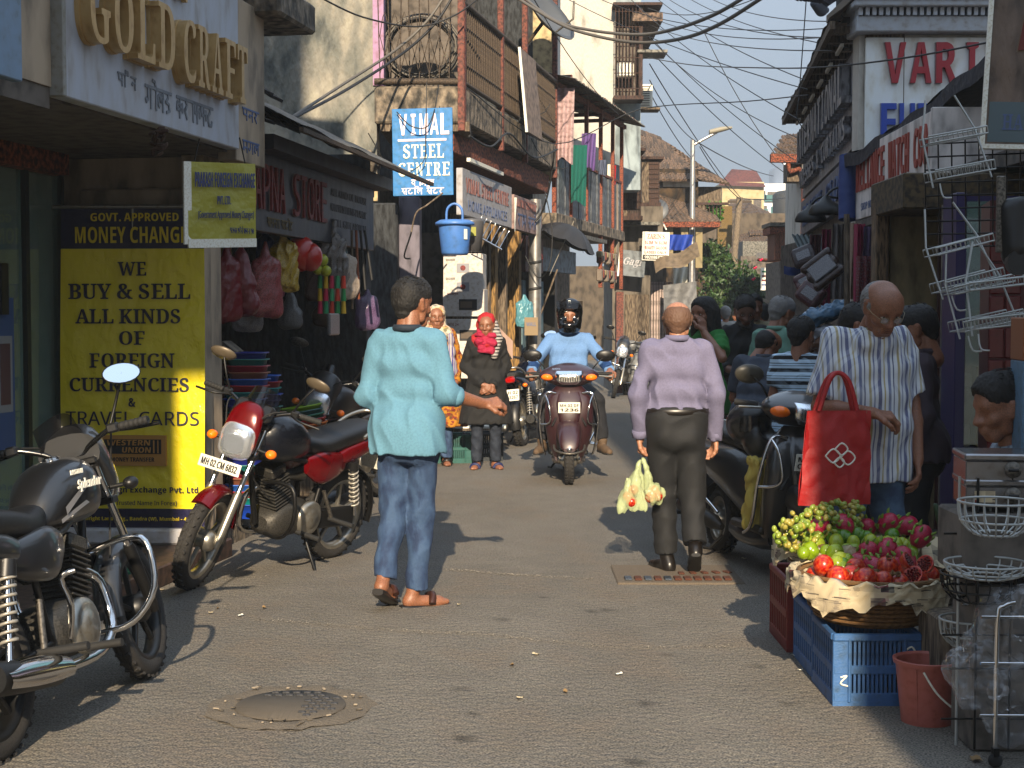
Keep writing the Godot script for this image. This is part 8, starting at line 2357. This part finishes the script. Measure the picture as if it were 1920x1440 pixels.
	var sc := scooter("black scooter with yellow cloth on its floor, parked behind the fruit", bs + Vector3(.03, 0, .02), dir, -.08, .1, {"body": blackp, "mirror_back": mt("mirror_olive", Color(.25, .24, .21), .4), "plate": ["MH 02", "CV 1174"]})
	obj("yellow_cloth", blob([[Vector3(.86, .3, .2), Vector3(.93, .66, .21), .05, .06, 0], [Vector3(.84, .28, .13), Vector3(.9, .62, .14), .05, .05, 0]], .012, .03, [nz, .03, Vector3(9, 4, 9)]), mt("cloth_yellow", Color(.72, .64, .3), .85), sc)
	var hm := thing("helmet", "dark grey helmet hung behind the black scooter's mirror", "helmet", Transform3D(Basis(Vector3.UP, .6), at(1402, 795, 8.95)))
	obj("shell", blob([[V0, Vector3(0, .02, .02), .13, .125, 0], [Vector3(0, -.08, .1), Vector3(0, -.1, .1), .1, .1, 0], [Vector3(0, .02, .2), Vector3(0, -.01, .2), .075, .07, 1]], .01, .02), mt("helmet_grey", Color(.12, .12, .12), .3), hm)
	obj("face_shield", Geo.new().sheet(10, 5, func(u, v): var a_ = (u - .5) * 2.4; return Vector3(sin(a_) * .133, .06 - v * .1, cos(a_) * .14 + .01)), M.visor, hm)

func tote(label: String, c: Vector3, w: float, h: float, m: Material, yaw: float) -> Node3D:
	var t := thing("tote_bag", label, "bag", Transform3D(Basis(Vector3.UP, yaw), c))
	var nz := fnl(120, 1.0, 2)
	for s in [-1.0, 1.0]:
		obj("panel", Geo.new().sheet(18, 18, func(u, v): return Vector3((u - .5) * w * (1 - .12 * v) + .02 * v, -(1 - v) * h, s * (.05 * sin(u * PI) * (1 - .6 * v) + .012 * nz.get_noise_2d(u * 5, v * 4) + .012 * sin(u * 11 + v * 6)))), m, t)
		tb("handle", smooth_path([Vector3(-w * .25, 0, s * .03), Vector3(-w * .1, h * .32, s * .02), Vector3(w * .05, h * .4, 0), Vector3(w * .18, h * .3, s * .02), Vector3(w * .28, 0, s * .03)], 4), .011, m, t, 6)
	return t

func people() -> void:
	noise_tex("t_cloth", 33, .06, 4, [[.25, .93], [.6, 1.0]])
	noise_tex("t_denim", 34, .015, 5, [[.25, Color(.55, .6, .7)], [.5, Color(.85, .88, .92)], [.75, Color(1.15, 1.12, 1.1)]])
	noise_tex("t_floral", 35, .02, 1, [[.0, Color(.75, .72, .64)], [.42, Color(.72, .68, .58)], [.48, Color(.6, .1, .1)], [.64, Color(.7, .55, .1)], [.7, Color(.2, .25, .3)], [.8, Color(.75, .7, .6)]], 0, 0, FastNoiseLite.TYPE_CELLULAR)
	noise_tex("t_dress", 36, .03, 1, [[.0, Color(.62, .42, .05)], [.5, Color(.6, .4, .04)], [.55, Color(.12, .08, .1)], [.7, Color(.55, .3, .05)], [.8, Color(.4, .06, .06)]], 0, 0, FastNoiseLite.TYPE_CELLULAR)
	bands("t_boy", [[0, 1, Color(.72, .82, .9)], [.05, .3, Color(.02, .03, .05)], [.62, .07, Color(.2, .3, .36)], [.82, .05, Color(.2, .3, .36)]])
	bands("t_old", [[0, 1, Color(.76, .78, .8)], [.05, .12, Color(.36, .38, .5)], [.25, .05, Color(.62, .58, .42)], [.4, .1, Color(.4, .44, .56)], [.58, .04, Color(.3, .32, .42)], [.75, .08, Color(.6, .56, .4)], [.9, .05, Color(.42, .44, .55)]], true)
	bands("t_zebra", [[0, 1, Color(.6, .58, .56)], [.1, .45, Color(.06, .06, .07)]])
	bands("t_far", [[0, 1, Color(.4, .48, .55)], [.1, .35, Color(.1, .13, .2)]])
	bands("t_scarf", [[0, 1, Color(.62, .6, .6)], [.1, .3, Color(.2, .17, .42)], [.55, .15, Color(.3, .25, .5)]], true)
	var denim := mt("denim_mid", Color(.2, .29, .41), .85, 0, "t_denim", Vector3(1.6, .7, 1.6), "n_fine", .3)
	var denim2 := mt("denim_dark", Color(.13, .16, .21), .85, 0, "t_denim", Vector3.ONE * 1.2, "n_fine", .3)
	var denim3 := mt("denim_pale", Color(.27, .36, .45), .85, 0, "t_denim", Vector3.ONE * 1.2, "n_fine", .3)
	var blackt := mt("trouser_black", Color(.05, .056, .068), .8, 0, "t_cloth", Vector3.ONE * 2, "n_fine", .3)
	var dark := mt("trouser_navy", Color(.05, .055, .08), .85)
	# man in turquoise shirt
	person("man from behind in turquoise shirt and blue jeans, one hand held out", Vector3(-.545, 0, -7.87), 2.86, {"height": 1.71, "girth": .92, "pants": denim, "shirt": mt("shirt_aqua", Color(.33, .5, .585), .9, 0, "t_cloth", Vector3.ONE * 2, "n_fine", .12), "collar_mat": mt("collar_navy", Color(.08, .13, .18), .8), "skin": M.skin, "shoe": "sandal", "shoe_mat": mt("sandal_brown", Color(.2, .09, .05), .5), "hem": .82, "sleeve": .66, "flare": .02, "cell": .011, "headcell": .006, "hcell": .0055, "leg": .92,
		"J": {"kneeL": Vector3(.09, .5, .0), "ankL": Vector3(.1, .17, -.1), "footL": Vector3(.05, -.4, 1), "kneeR": Vector3(-.05, .5, .05), "ankR": Vector3(-.03, .09, .03), "footR": Vector3(-.75, 0, .65), "elbL": Vector3(.22, 1.12, -.05), "wrL": Vector3(.14, 1.0, .15), "elbR": Vector3(-.22, 1.13, -.03), "wrR": Vector3(-.36, 1.07, .17), "head": Vector3(-.01, 1.6, .04)}, "handR": Vector3(-.8, .05, .6), "palmR": Vector3(.2, -.6, .6), "curlR": .7, "look": Vector3(.1, -.5, 0), "back": true})
	# man in mauve shirt
	person("balding man from behind in mauve shirt and black trousers carrying a green bag", Vector3(.985, 0, -8.93), PI + .03, {"height": 1.63, "pants": blackt, "shirt": mt("shirt_mauve", Color(.4, .39, .49), .85, 0, "t_cloth", Vector3.ONE * 2, "n_fine", .12), "skin": M.skin_fair, "hair": M.hair_brown, "style": "bald", "hem": 1.03, "girth": 1.15, "cell": .011, "headcell": .006, "hcell": .0055, "leg": 1.1, 
		"J": {"waist": Vector3(0, 1.02, 0), "shL": Vector3(.17, 1.4, -.01), "shR": Vector3(-.17, 1.4, -.01), "elbL": Vector3(.245, 1.12, -.05), "wrL": Vector3(.225, .85, .03), "elbR": Vector3(-.25, 1.12, -.03), "wrR": Vector3(-.255, .84, .08), "kneeL": Vector3(.07, .5, .08), "ankL": Vector3(.05, .09, .06), "kneeR": Vector3(-.1, .48, .0), "ankR": Vector3(-.1, .19, -.14), "footR": Vector3(-.1, -.6, 1), "footL": Vector3(.35, 0, 1), "head": Vector3(-.01, 1.585, .05)}, "curlL": .95, "curlR": .7, "back": true, "look": Vector3(.12, -.15, 0)})
	var belt := Geo.new()
	belt.lathe([Vector2(.2, -.018), Vector2(.203, -.016), Vector2(.203, .016), Vector2(.2, .018)], 32, Transform3D(Basis.from_scale(Vector3(1, 1, .68)), Vector3(0, 1.015, 0)))
	obj("belt", belt, M.shoe, get_node("person_001"))
	obj("watch", Geo.new().lathe([Vector2(.036, -.014), Vector2(.039, 0), Vector2(.036, .014)], 16, Transform3D(Basis(Vector3(0, 0, 1), .15), Vector3(.238, .868, .026))), M.chrome_dark, get_node("person_001"))
	# green carrier bag in his left hand
	var nz := fnl(66, 1.0, 2)
	nz.fractal_type = FastNoiseLite.FRACTAL_RIDGED
	var film := glass("bag_green", Color(.5, .62, .25), .55, .3)
	film.albedo_color = Color(.78, .83, .62, .42)
	var hp := at(1203, 856, 8.86)
	var cb := thing("carrier_bag", "translucent pale green carrier bag full of fruit in the mauve man's hand", "bag", Transform3D(Basis(), hp))
	obj("film", blob([[Vector3(0, 0, 0), Vector3(-.04, -.14, 0), .012, .05, 0], [Vector3(-.06, -.2, 0), Vector3(-.1, -.26, 0), .06, .055, 0], [Vector3(-.12, -.3, 0), Vector3(.0, -.3, 0), .03, .03, 0], [Vector3(-.02, -.16, 0), Vector3(-.02, -.27, 0), .045, .05, 0]], .01, .04, [nz, .025, Vector3(10, 4, 10)]), film, cb)
	obj("film", blob([[Vector3(.01, -.02, .03), Vector3(.04, -.13, .04), .012, .03, 0], [Vector3(.07, -.21, .04), Vector3(.07, -.23, .04), .065, .06, 0]], .01, .03, [nz, .02, Vector3(12, 8, 12)]), film, cb)
	for q in [[.05, -.24, .04], [.09, -.23, .05], [.07, -.2, .03], [-.08, -.24, .0], [-.05, -.2, .01], [-.06, -.27, .01]]:
		obj("fruit", Geo.new().ell(Vector3(q[0], q[1], q[2]), Vector3.ONE * .034, Basis(), 12), M.pome_skin, cb)
	# women
	var w1 := person("woman in black coat with red and pink headscarf facing the viewer", Vector3(-.26, 0, -15.0), .1, {"height": 1.56, "pants": denim2, "shirt": mt("coat_black", Color(.045, .043, .045), .85, 0, "t_cloth", Vector3.ONE * 2), "top": "coat", "shoe": "sandal", "shoe_mat": mt("sandal_blue", Color(.1, .13, .3), .6), "hem": .5, "flare": .14, "girth": .9, "cell": .016, "headcell": .008, "hcell": .008, "collar": false, "style": "none", "leg": .9,
		"J": {"elbL": Vector3(.23, 1.12, -.05), "wrL": Vector3(.06, .92, .16), "elbR": Vector3(-.23, 1.12, -.05), "wrR": Vector3(-.05, .93, .17), "shL": Vector3(.155, 1.39, 0), "shR": Vector3(-.155, 1.39, 0), "footL": Vector3(.3, 0, 1), "footR": Vector3(-.3, 0, 1), "head": Vector3(.0, 1.575, .03)}, "handL": Vector3(-.8, -.4, .3), "handR": Vector3(.8, -.4, .3), "palmL": Vector3(0, 0, -1), "palmR": Vector3(0, 0, -1), "look": Vector3(.1, -.25, 0)})
	var w2 := person("smiling woman in flowered headscarf and yellow printed dress", Vector3(-.78, 0, -15.35), .15, {"height": 1.64, "pants": denim, "shirt": mt("dress_yellow", Color.WHITE, .85, 0, "t_dress", Vector3.ONE * 2.5), "top": "dress", "shoe": "sandal", "hem": .42, "flare": .16, "girth": .95, "cell": .016, "headcell": .008, "hcell": .008, "collar": false, "style": "none",
		"J": {"elbL": Vector3(.25, 1.1, -.03), "wrL": Vector3(.2, .9, .14), "elbR": Vector3(-.24, 1.1, .0), "wrR": Vector3(-.04, 1.27, .17), "head": Vector3(0, 1.58, .03)}, "handR": Vector3(.5, .8, .1), "palmR": Vector3(0, 0, -1), "curlR": .2})
	var sc := [[Vector3(0, 0, 0), Vector3(0, 0, 0), 0, 0, 0]]
	for q in [[w1, "headscarf", mt("scarf_red", Color(.6, .04, .08), .8, 0, "t_cloth", Vector3.ONE * 3, "n_fold", .3)], [w2, "headscarf", mt("scarf_floral", Color.WHITE, .8, 0, "t_floral", Vector3.ONE * 3)]]:
		obj(q[1], blob([[Vector3(0, 1.615, -.01), Vector3(0, 1.625, .02), .108, .1, 0], [Vector3(0, 1.53, -.02), Vector3(0, 1.46, -.01), .1, .1, 0], [Vector3(-.1, 1.4, 0), Vector3(.1, 1.4, 0), .09, .09, 0], [Vector3(-.05, 1.36, .07), Vector3(.05, 1.36, .07), .07, .07, 0], [Vector3(0, 1.6, .16), Vector3(0, 1.52, .17), .075, .066, 1]], .014, .04, [nz, .016, Vector3(8, 6, 8)]), q[2], q[0])
	obj("pink_shawl", blob([[Vector3(-.08, 1.47, .06), Vector3(.06, 1.46, .09), .055, .05, 0], [Vector3(-.08, 1.4, .09), Vector3(.07, 1.38, .11), .06, .06, 0], [Vector3(-.05, 1.3, .11), Vector3(.05, 1.3, .12), .05, .05, 0]], .014, .03, [nz, .03, Vector3(6, 9, 6)]), mt("scarf_pink", Color(.58, .03, .2), .8, 0, "t_cloth", Vector3.ONE * 3), w1)
	obj("striped_shawl", blob([[Vector3(.08, 1.6, -.02), Vector3(.12, 1.42, .03), .05, .06, 0], [Vector3(.12, 1.42, .03), Vector3(.08, 1.24, .11), .055, .04, 0]], .014, .03), mt("scarf_zebra", Color.WHITE, .8, 0, "t_zebra", Vector3.ONE * 28), w1)
	obj("beige_shawl_end", Geo.new().sheet(8, 8, func(u, v): return Vector3(.08 + .22 * u, 1.62 - .22 * u - .16 * v * (.3 + u), -.08 + .02 * sin(u * 8))), mt("shawl_beige", Color(.6, .5, .45), .85), w1)
	obj("blue_striped_stole", blob([[Vector3(.14, 1.38, .06), Vector3(.17, 1.0, .1), .05, .045, 0], [Vector3(.17, 1.0, .1), Vector3(.14, .72, .12), .045, .06, 0]], .014, .03, [nz, .02, Vector3(9, 4, 9)]), mt("stole_blue", Color.WHITE, .8, 0, "t_scarf", Vector3.ONE * 20), w2)
	# rider
	var rd := person("scooter rider in pale blue shirt and black helmet", Vector3(.55, 0, -14.42), .0, {"height": 1.7, "pants": dark, "shirt": mt("shirt_sky", Color(.36, .5, .68), .85, 0, "t_cloth", Vector3.ONE * 2, "n_fine", .3), "hem": .86, "girth": 1.12, "belly": .03, "sleeve": .95, "shoe_mat": mt("shoe_tan", Color(.32, .25, .18), .8), "cell": .014, "headcell": .008, "hcell": .008, "style": "none",
		"J": {"hipL": Vector3(.1, .88, 0), "hipR": Vector3(-.1, .88, 0), "kneeL": Vector3(.24, .74, .4), "kneeR": Vector3(-.22, .74, .4), "ankL": Vector3(.3, .36, .44), "ankR": Vector3(-.27, .36, .44), "waist": Vector3(0, .97, .0), "chest": Vector3(0, 1.2, .02), "neck": Vector3(0, 1.37, .03), "shL": Vector3(.175, 1.31, .02), "shR": Vector3(-.175, 1.31, .02), "elbL": Vector3(.33, 1.1, .2), "elbR": Vector3(-.33, 1.1, .2), "wrL": Vector3(.37, 1.02, .43), "wrR": Vector3(-.37, 1.02, .43), "head": Vector3(0, 1.53, .08), "footL": Vector3(.3, -.05, 1), "footR": Vector3(-.3, -.05, 1)}, "handL": Vector3(-.15, -.1, 1), "handR": Vector3(.15, -.1, 1), "palmL": Vector3(0, -1, -.2), "palmR": Vector3(0, -1, -.2), "curlL": .8, "curlR": .8})
	var hl := thing("rider_helmet", "glossy black full-face helmet on the scooter rider", "helmet", Transform3D(Basis(), Vector3(.55, 1.545, -14.33)))
	obj("shell", blob([[Vector3(0, .03, -.02), Vector3(0, .035, .01), .132, .13, 0], [Vector3(0, -.06, .0), Vector3(0, -.09, .02), .122, .115, 0], [Vector3(-.04, -.1, .1), Vector3(.04, -.1, .1), .04, .04, 0], [Vector3(-.05, -.005, .14), Vector3(.05, -.005, .14), .068, .068, 1], [Vector3(0, -.14, 0), Vector3(0, -.3, 0), .085, .085, 1]], .012, .02), mt("helmet_black", Color(.02, .021, .025), .08), hl)
	obj("raised_visor", Geo.new().sheet(12, 5, func(u, v): var a_ = (u - .5) * 2.3; return Vector3(sin(a_) * .137, .06 + v * .075, cos(a_) * (.143 - .03 * v) + .0)), M.visor, hl)
	text("R", Vector3(0, .125, .105), .03, .035, M.plate_white, hl, "sans_bold", .006, 0, "lettering", Basis(Vector3.RIGHT, -.6))
	# crowd on the right
	person("dark-bearded man in charcoal shirt looking down at his hands", Vector3(1.93, 0, -12.4), -.1, {"height": 1.7, "pants": dark, "shirt": mt("shirt_char", Color(.075, .085, .1), .9, 0, "t_cloth", Vector3.ONE * 2), "skin": M.skin_dark, "hem": .8, "sleeve": .8, "cell": .016, "headcell": .007, "hcell": .008, "beard": mt("beard_grey", Color(.16, .15, .15), .9), "J": {"elbL": Vector3(.26, 1.12, -.03), "wrL": Vector3(.07, 1.1, .22), "elbR": Vector3(-.26, 1.12, -.03), "wrR": Vector3(-.06, 1.09, .22), "head": Vector3(0, 1.58, .06)}, "handL": Vector3(-1, 0, .3), "handR": Vector3(1, 0, .3), "palmL": Vector3(0, -1, 0), "palmR": Vector3(0, -1, 0), "look": Vector3(.4, .1, 0)})
	person("woman in green printed shirt holding a hand to her ear", Vector3(1.5, 0, -11.6), -1.0, {"height": 1.66, "pants": dark, "shirt": mt("shirt_green", Color(.05, .4, .12), .85, 0, "t_dress", Vector3.ONE), "hem": .8, "sleeve": .35, "cell": .016, "headcell": .007, "hcell": .008, "style": "long", "collar": false, "girth": .9, "J": {"elbL": Vector3(.35, 1.25, .12), "wrL": Vector3(.13, 1.45, .12)}, "handL": Vector3(-.3, 1, 0), "palmL": Vector3(-1, 0, 0), "look": Vector3(.1, .2, 0)})
	M.shirt_green.albedo_texture = T.t_cloth
	person("man in cream shirt half hidden behind the bearded man", Vector3(2.42, 0, -15), .2, {"height": 1.72, "pants": dark, "shirt": mt("shirt_cream", Color(.55, .52, .42), .9), "cell": .02, "headcell": .01, "hcell": .01, "skin": M.skin_dark, "hem": .85})
	person("grey-haired man in grey T-shirt walking away far down the lane", Vector3(3.5, 0, -24.5), PI, {"height": 1.66, "pants": dark, "shirt": mt("shirt_pale", Color(.55, .54, .52), .9), "sleeve": .3, "cell": .02, "headcell": .011, "hcell": .011, "hair": M.hair_grey, "back": true, "collar": false})
	person("man in dark striped shirt walking away with a bag", Vector3(3.3, 0, -19.6), PI + .3, {"height": 1.66, "pants": dark, "shirt": mt("shirt_far", Color.WHITE, .9, 0, "t_far", Vector3.ONE * 14), "sleeve": .3, "cell": .02, "headcell": .011, "hcell": .011, "back": true, "collar": false})
	person("person in dark clothes walking far down the lane", Vector3(4.0, 0, -26), PI - .2, {"height": 1.68, "pants": dark, "shirt": mt("shirt_dim", Color(.3, .28, .3), .9), "cell": .024, "headcell": .014, "hcell": .014, "back": true})
	var fc := [["far walker in a white shirt beyond the grey T-shirt man", Color(.6, .58, .54), 4.35, -29.0, .3], ["far walker in a maroon shirt near the end stall", Color(.3, .08, .1), 5.2, -31.0, PI], ["far walker in a blue shirt near the leafy bush", Color(.2, .28, .42), 4.6, -33.5, PI], ["far shopper in a mustard top by the hanging toys", Color(.5, .36, .1), 5.35, -28.0, -1.2], ["far walker in a grey shirt near the timber loft", Color(.36, .36, .37), 5.9, -36.0, .2]]
	for i in 5:
		person(fc[i][0], Vector3(fc[i][2], 0, fc[i][3]), fc[i][4], {"height": 1.6 + .03 * i, "pants": [dark, denim2][i % 2], "shirt": mt("far_shirt_%d" % i, fc[i][1], .9), "cell": .03, "headcell": .016, "hcell": .016, "back": true, "collar": false})
	person("white-haired man in pale green shirt turned away", Vector3(2.06, 0, -11.6), PI - .7, {"height": 1.67, "pants": mt("trouser_grey", Color(.2, .22, .24), .9), "shirt": mt("shirt_mint", Color(.37, .52, .46), .9, 0, "t_cloth", Vector3.ONE * 2), "hem": .72, "sleeve": .9, "cell": .016, "headcell": .008, "hcell": .01, "hair": M.hair_grey, "back": true, "J": {"head": Vector3(0, 1.59, .07)}, "look": Vector3(.35, -.3, 0)})
	person("bald man in slate shirt stooping behind the black scooter", Vector3(1.72, 0, -10.5), PI - .5, {"height": 1.5, "pants": dark, "shirt": mt("shirt_slate", Color(.2, .23, .28), .9, 0, "t_cloth", Vector3.ONE * 2), "cell": .016, "headcell": .009, "hcell": .01, "style": "bald", "hair": M.hair, "back": true, "hem": .8, "sleeve": .4, "J": {"chest": Vector3(0, 1.26, .1), "neck": Vector3(0, 1.4, .2), "shL": Vector3(.18, 1.36, .14), "shR": Vector3(-.18, 1.36, .14), "elbL": Vector3(.25, 1.08, .15), "elbR": Vector3(-.25, 1.08, .15), "wrL": Vector3(.2, .9, .3), "wrR": Vector3(-.2, .9, .3), "head": Vector3(0, 1.52, .3)}, "look": Vector3(.6, -.6, 0)})
	person("boy from behind in blue and black striped T-shirt", Vector3(1.86, 0, -9.6), PI - .25, {"height": 1.51, "pants": dark, "shirt": mt("shirt_boy", Color.WHITE, .9, 0, "t_boy", Vector3.ONE * 11), "sleeve": .33, "hem": .86, "cell": .014, "headcell": .008, "hcell": .009, "back": true, "collar": false, "J": {"head": Vector3(0, 1.6, .02)}, "look": Vector3(.1, -.5, 0)})
	# old man at the fruit stall
	person("old bald man in spectacles and striped shirt choosing fruit", Vector3(1.68, 0, -7.05), .05, {"height": 1.73, "pants": denim3, "shirt": mt("shirt_old", Color.WHITE, .85, 0, "t_old", Vector3.ONE * 7.5, "n_fine", .2), "skin": M.skin, "hair": M.hair_grey, "style": "bald", "glasses": true, "sleeve": .42, "hem": .76, "girth": 1.05, "belly": .04, "cell": .011, "headcell": .0055, "hcell": .006,
		"J": {"chest": Vector3(0, 1.27, .03), "neck": Vector3(.02, 1.43, .06), "head": Vector3(.03, 1.56, .13), "elbR": Vector3(-.24, 1.1, .04), "wrR": Vector3(-.04, 1.08, .22), "elbL": Vector3(.22, 1.12, -.02), "wrL": Vector3(.22, .86, .06)}, "handR": Vector3(1, -.15, .15), "palmR": Vector3(0, -.8, -.3), "curlR": .75, "look": Vector3(.62, .18, 0)})
	var tb2 := tote("red shopping tote with a white logo hung on the old man's arm", at(1565, 770, 6.78), .34, .43, mt("tote_red", Color(.62, .045, .05), .6, 0, "t_cloth", Vector3.ONE * 3, "n_fold", .5), .15)
	var lg := Geo.new()
	for q in [[-.03, -.2, .035], [.01, -.17, .03], [.04, -.21, .035], [.0, -.23, .025]]:
		lg.tube(smooth_path([Vector3(q[0] - q[2], q[1], .062), Vector3(q[0], q[1] + q[2] * .9, .066), Vector3(q[0] + q[2], q[1], .062), Vector3(q[0], q[1] - q[2] * .9, .066), Vector3(q[0] - q[2], q[1], .062)], 4), .004, 5)
	obj("logo", lg, M.plate_white, tb2)
	# the two behind him and the seated vendor
	person("dark-haired shopper behind the old man's shoulder", Vector3(1.85, 0, -8.05), 1.3, {"height": 1.58, "pants": dark, "shirt": mt("shirt_plum", Color(.2, .16, .19), .9), "cell": .018, "headcell": .008, "hcell": .012, "look": Vector3(.3, 0, 0)})
	person("second dark-haired shopper close behind the old man", Vector3(2.12, 0, -7.75), -1.9, {"height": 1.57, "pants": dark, "shirt": M.shirt_plum, "cell": .018, "headcell": .008, "hcell": .012, "back": true, "look": Vector3(.3, 0, 0)})
	bands("t_check", [[0, 1, Color(.5, .54, .58)], [.1, .12, Color(.2, .24, .32)], [.6, .12, Color(.3, .33, .4)]], true)
	person("seated stall keeper with black hair and checked shirt", Vector3(1.96, -.44, -5.72), -1.45, {"height": 1.74, "pants": dark, "shirt": mt("shirt_check", Color.WHITE, .9, 0, "t_check", Vector3.ONE * 14), "no_legs": true, "back": true, "cell": .014, "headcell": .006, "hcell": .01, "hem": .9, "sleeve": .4, "J": {"head": Vector3(0, 1.6, .08), "neck": Vector3(0, 1.44, .02), }, "look": Vector3(.25, 0, 0)})
	one("keeper_stool", Geo.new().box(Vector3(1.78, .2, -5.75), Vector3(.32, .4, .32), Basis(), .01), M.weathered_wood, "wooden block stool under the stall keeper", "stool")

func behind_viewer() -> void:
	# the houses behind the viewer that keep both edges of the lane in shade
	var l := thing("shade_house", "tall house behind the viewer on the lane's banner side", "building")
	bx("wall", Vector3(-3.3, 7.2, 4.5), Vector3(2.8, 14.4, 4), M.whitewash, l)
	bx("balcony", Vector3(-1.6, 9.3, 4), Vector3(1.1, 2.8, 2.8), M.whitewash, l)  # unseen block, extended to shade the fascia and the hung store goods
	var r := thing("shade_house", "tall house behind the viewer on the fruit stall's side", "building")
	bx("wall", Vector3(3.5, 6, 4.5), Vector3(3.2, 12, 4), M.whitewash, r)
	bx("overhang", Vector3(1.72, 8.4, 4.4), Vector3(.36, 7.2, 3.6), M.whitewash, r)
	for q in [["large brown carton added out of view to shade the road by the stall", 0.0, .5, .8, .05], ["smaller brown carton added on the large one to shade the road", .5, .36, .66, -.12]]:  # unseen cartons, added to cast shade on the road by the crates
		var cb := thing("added_carton", q[0], "carton", Transform3D(Basis(Vector3.UP, q[4]), Vector3(1.98, q[1], -3.8)))
		bx("box", Vector3(0, q[2] / 2, 0), Vector3(q[3], q[2], q[3]), mt("card_plain", Color(.45, .38, .28), .85, 0, "dust", Vector3.ONE), cb, Basis(), .008)
		bx("tape", Vector3(0, q[2] / 2, 0), Vector3(.06, q[2] + .004, q[3] + .004), mt("tape_tan", Color(.52, .42, .27), .35), cb)
		for s in [-1.0, 1.0]:
			bx("flap", Vector3(s * q[3] * .25, q[2] + .003, 0), Vector3(q[3] * .48, .005, q[3] * .99), M.card_plain, cb)

func _ready() -> void:
	rng.seed = 20
	var cam := Camera3D.new()
	cam.name = "camera"
	add_child(cam)
	cam.position = EYE
	cam.rotation.x = -PITCH
	cam.fov = rad_to_deg(2.0 * atan(720.0 / FOC))
	cam.near = .1
	cam.far = 900
	var we := WorldEnvironment.new()
	we.name = "world"
	var env := Environment.new()
	env.background_mode = Environment.BG_SKY
	var sky := Sky.new()
	var sm := ProceduralSkyMaterial.new()
	sm.sky_top_color = Color(.64, .71, .8)
	sm.sky_horizon_color = Color(.39, .42, .445)
	sm.sky_curve = .4
	sm.ground_horizon_color = Color(.5, .47, .43)
	sm.ground_bottom_color = Color(.3, .28, .25)
	sky.sky_material = sm
	env.sky = sky
	env.tonemap_mode = Environment.TONE_MAPPER_LINEAR
	env.tonemap_exposure = 2.35
	env.sdfgi_enabled = true
	env.ssao_enabled = true
	env.ssil_enabled = true
	env.fog_enabled = true
	env.fog_density = .001
	env.fog_light_color = Color(.8, .84, .88)
	we.environment = env
	add_child(we)
	var sun := DirectionalLight3D.new()
	sun.name = "sun"
	add_child(sun)
	sun.look_at_from_position(V0, Vector3(-.015, -.46, -1))
	sun.light_energy = 1.35
	sun.light_color = Color(1, .92, .8)
	sun.light_angular_distance = .5
	sun.shadow_enabled = true
	base_materials()
	wall_mats()
	var t0 := Time.get_ticks_msec()
	news_tex()
	mt("newsprint", Color.WHITE, .9, 0, "t_news", Vector3.ONE * 3.2, "n_fine", .3)
	ground()
	behind_viewer()
	gold_craft()
	banner()
	apna_store()
	vimal()
	far_left()
	far_end()
	variety()
	textiles()
	utensil_stall()
	fruit_stall()
	wires()
	print("setting ", Time.get_ticks_msec() - t0)
	vehicles()
	print("vehicles ", Time.get_ticks_msec() - t0)
	people()
	print("people ", Time.get_ticks_msec() - t0)
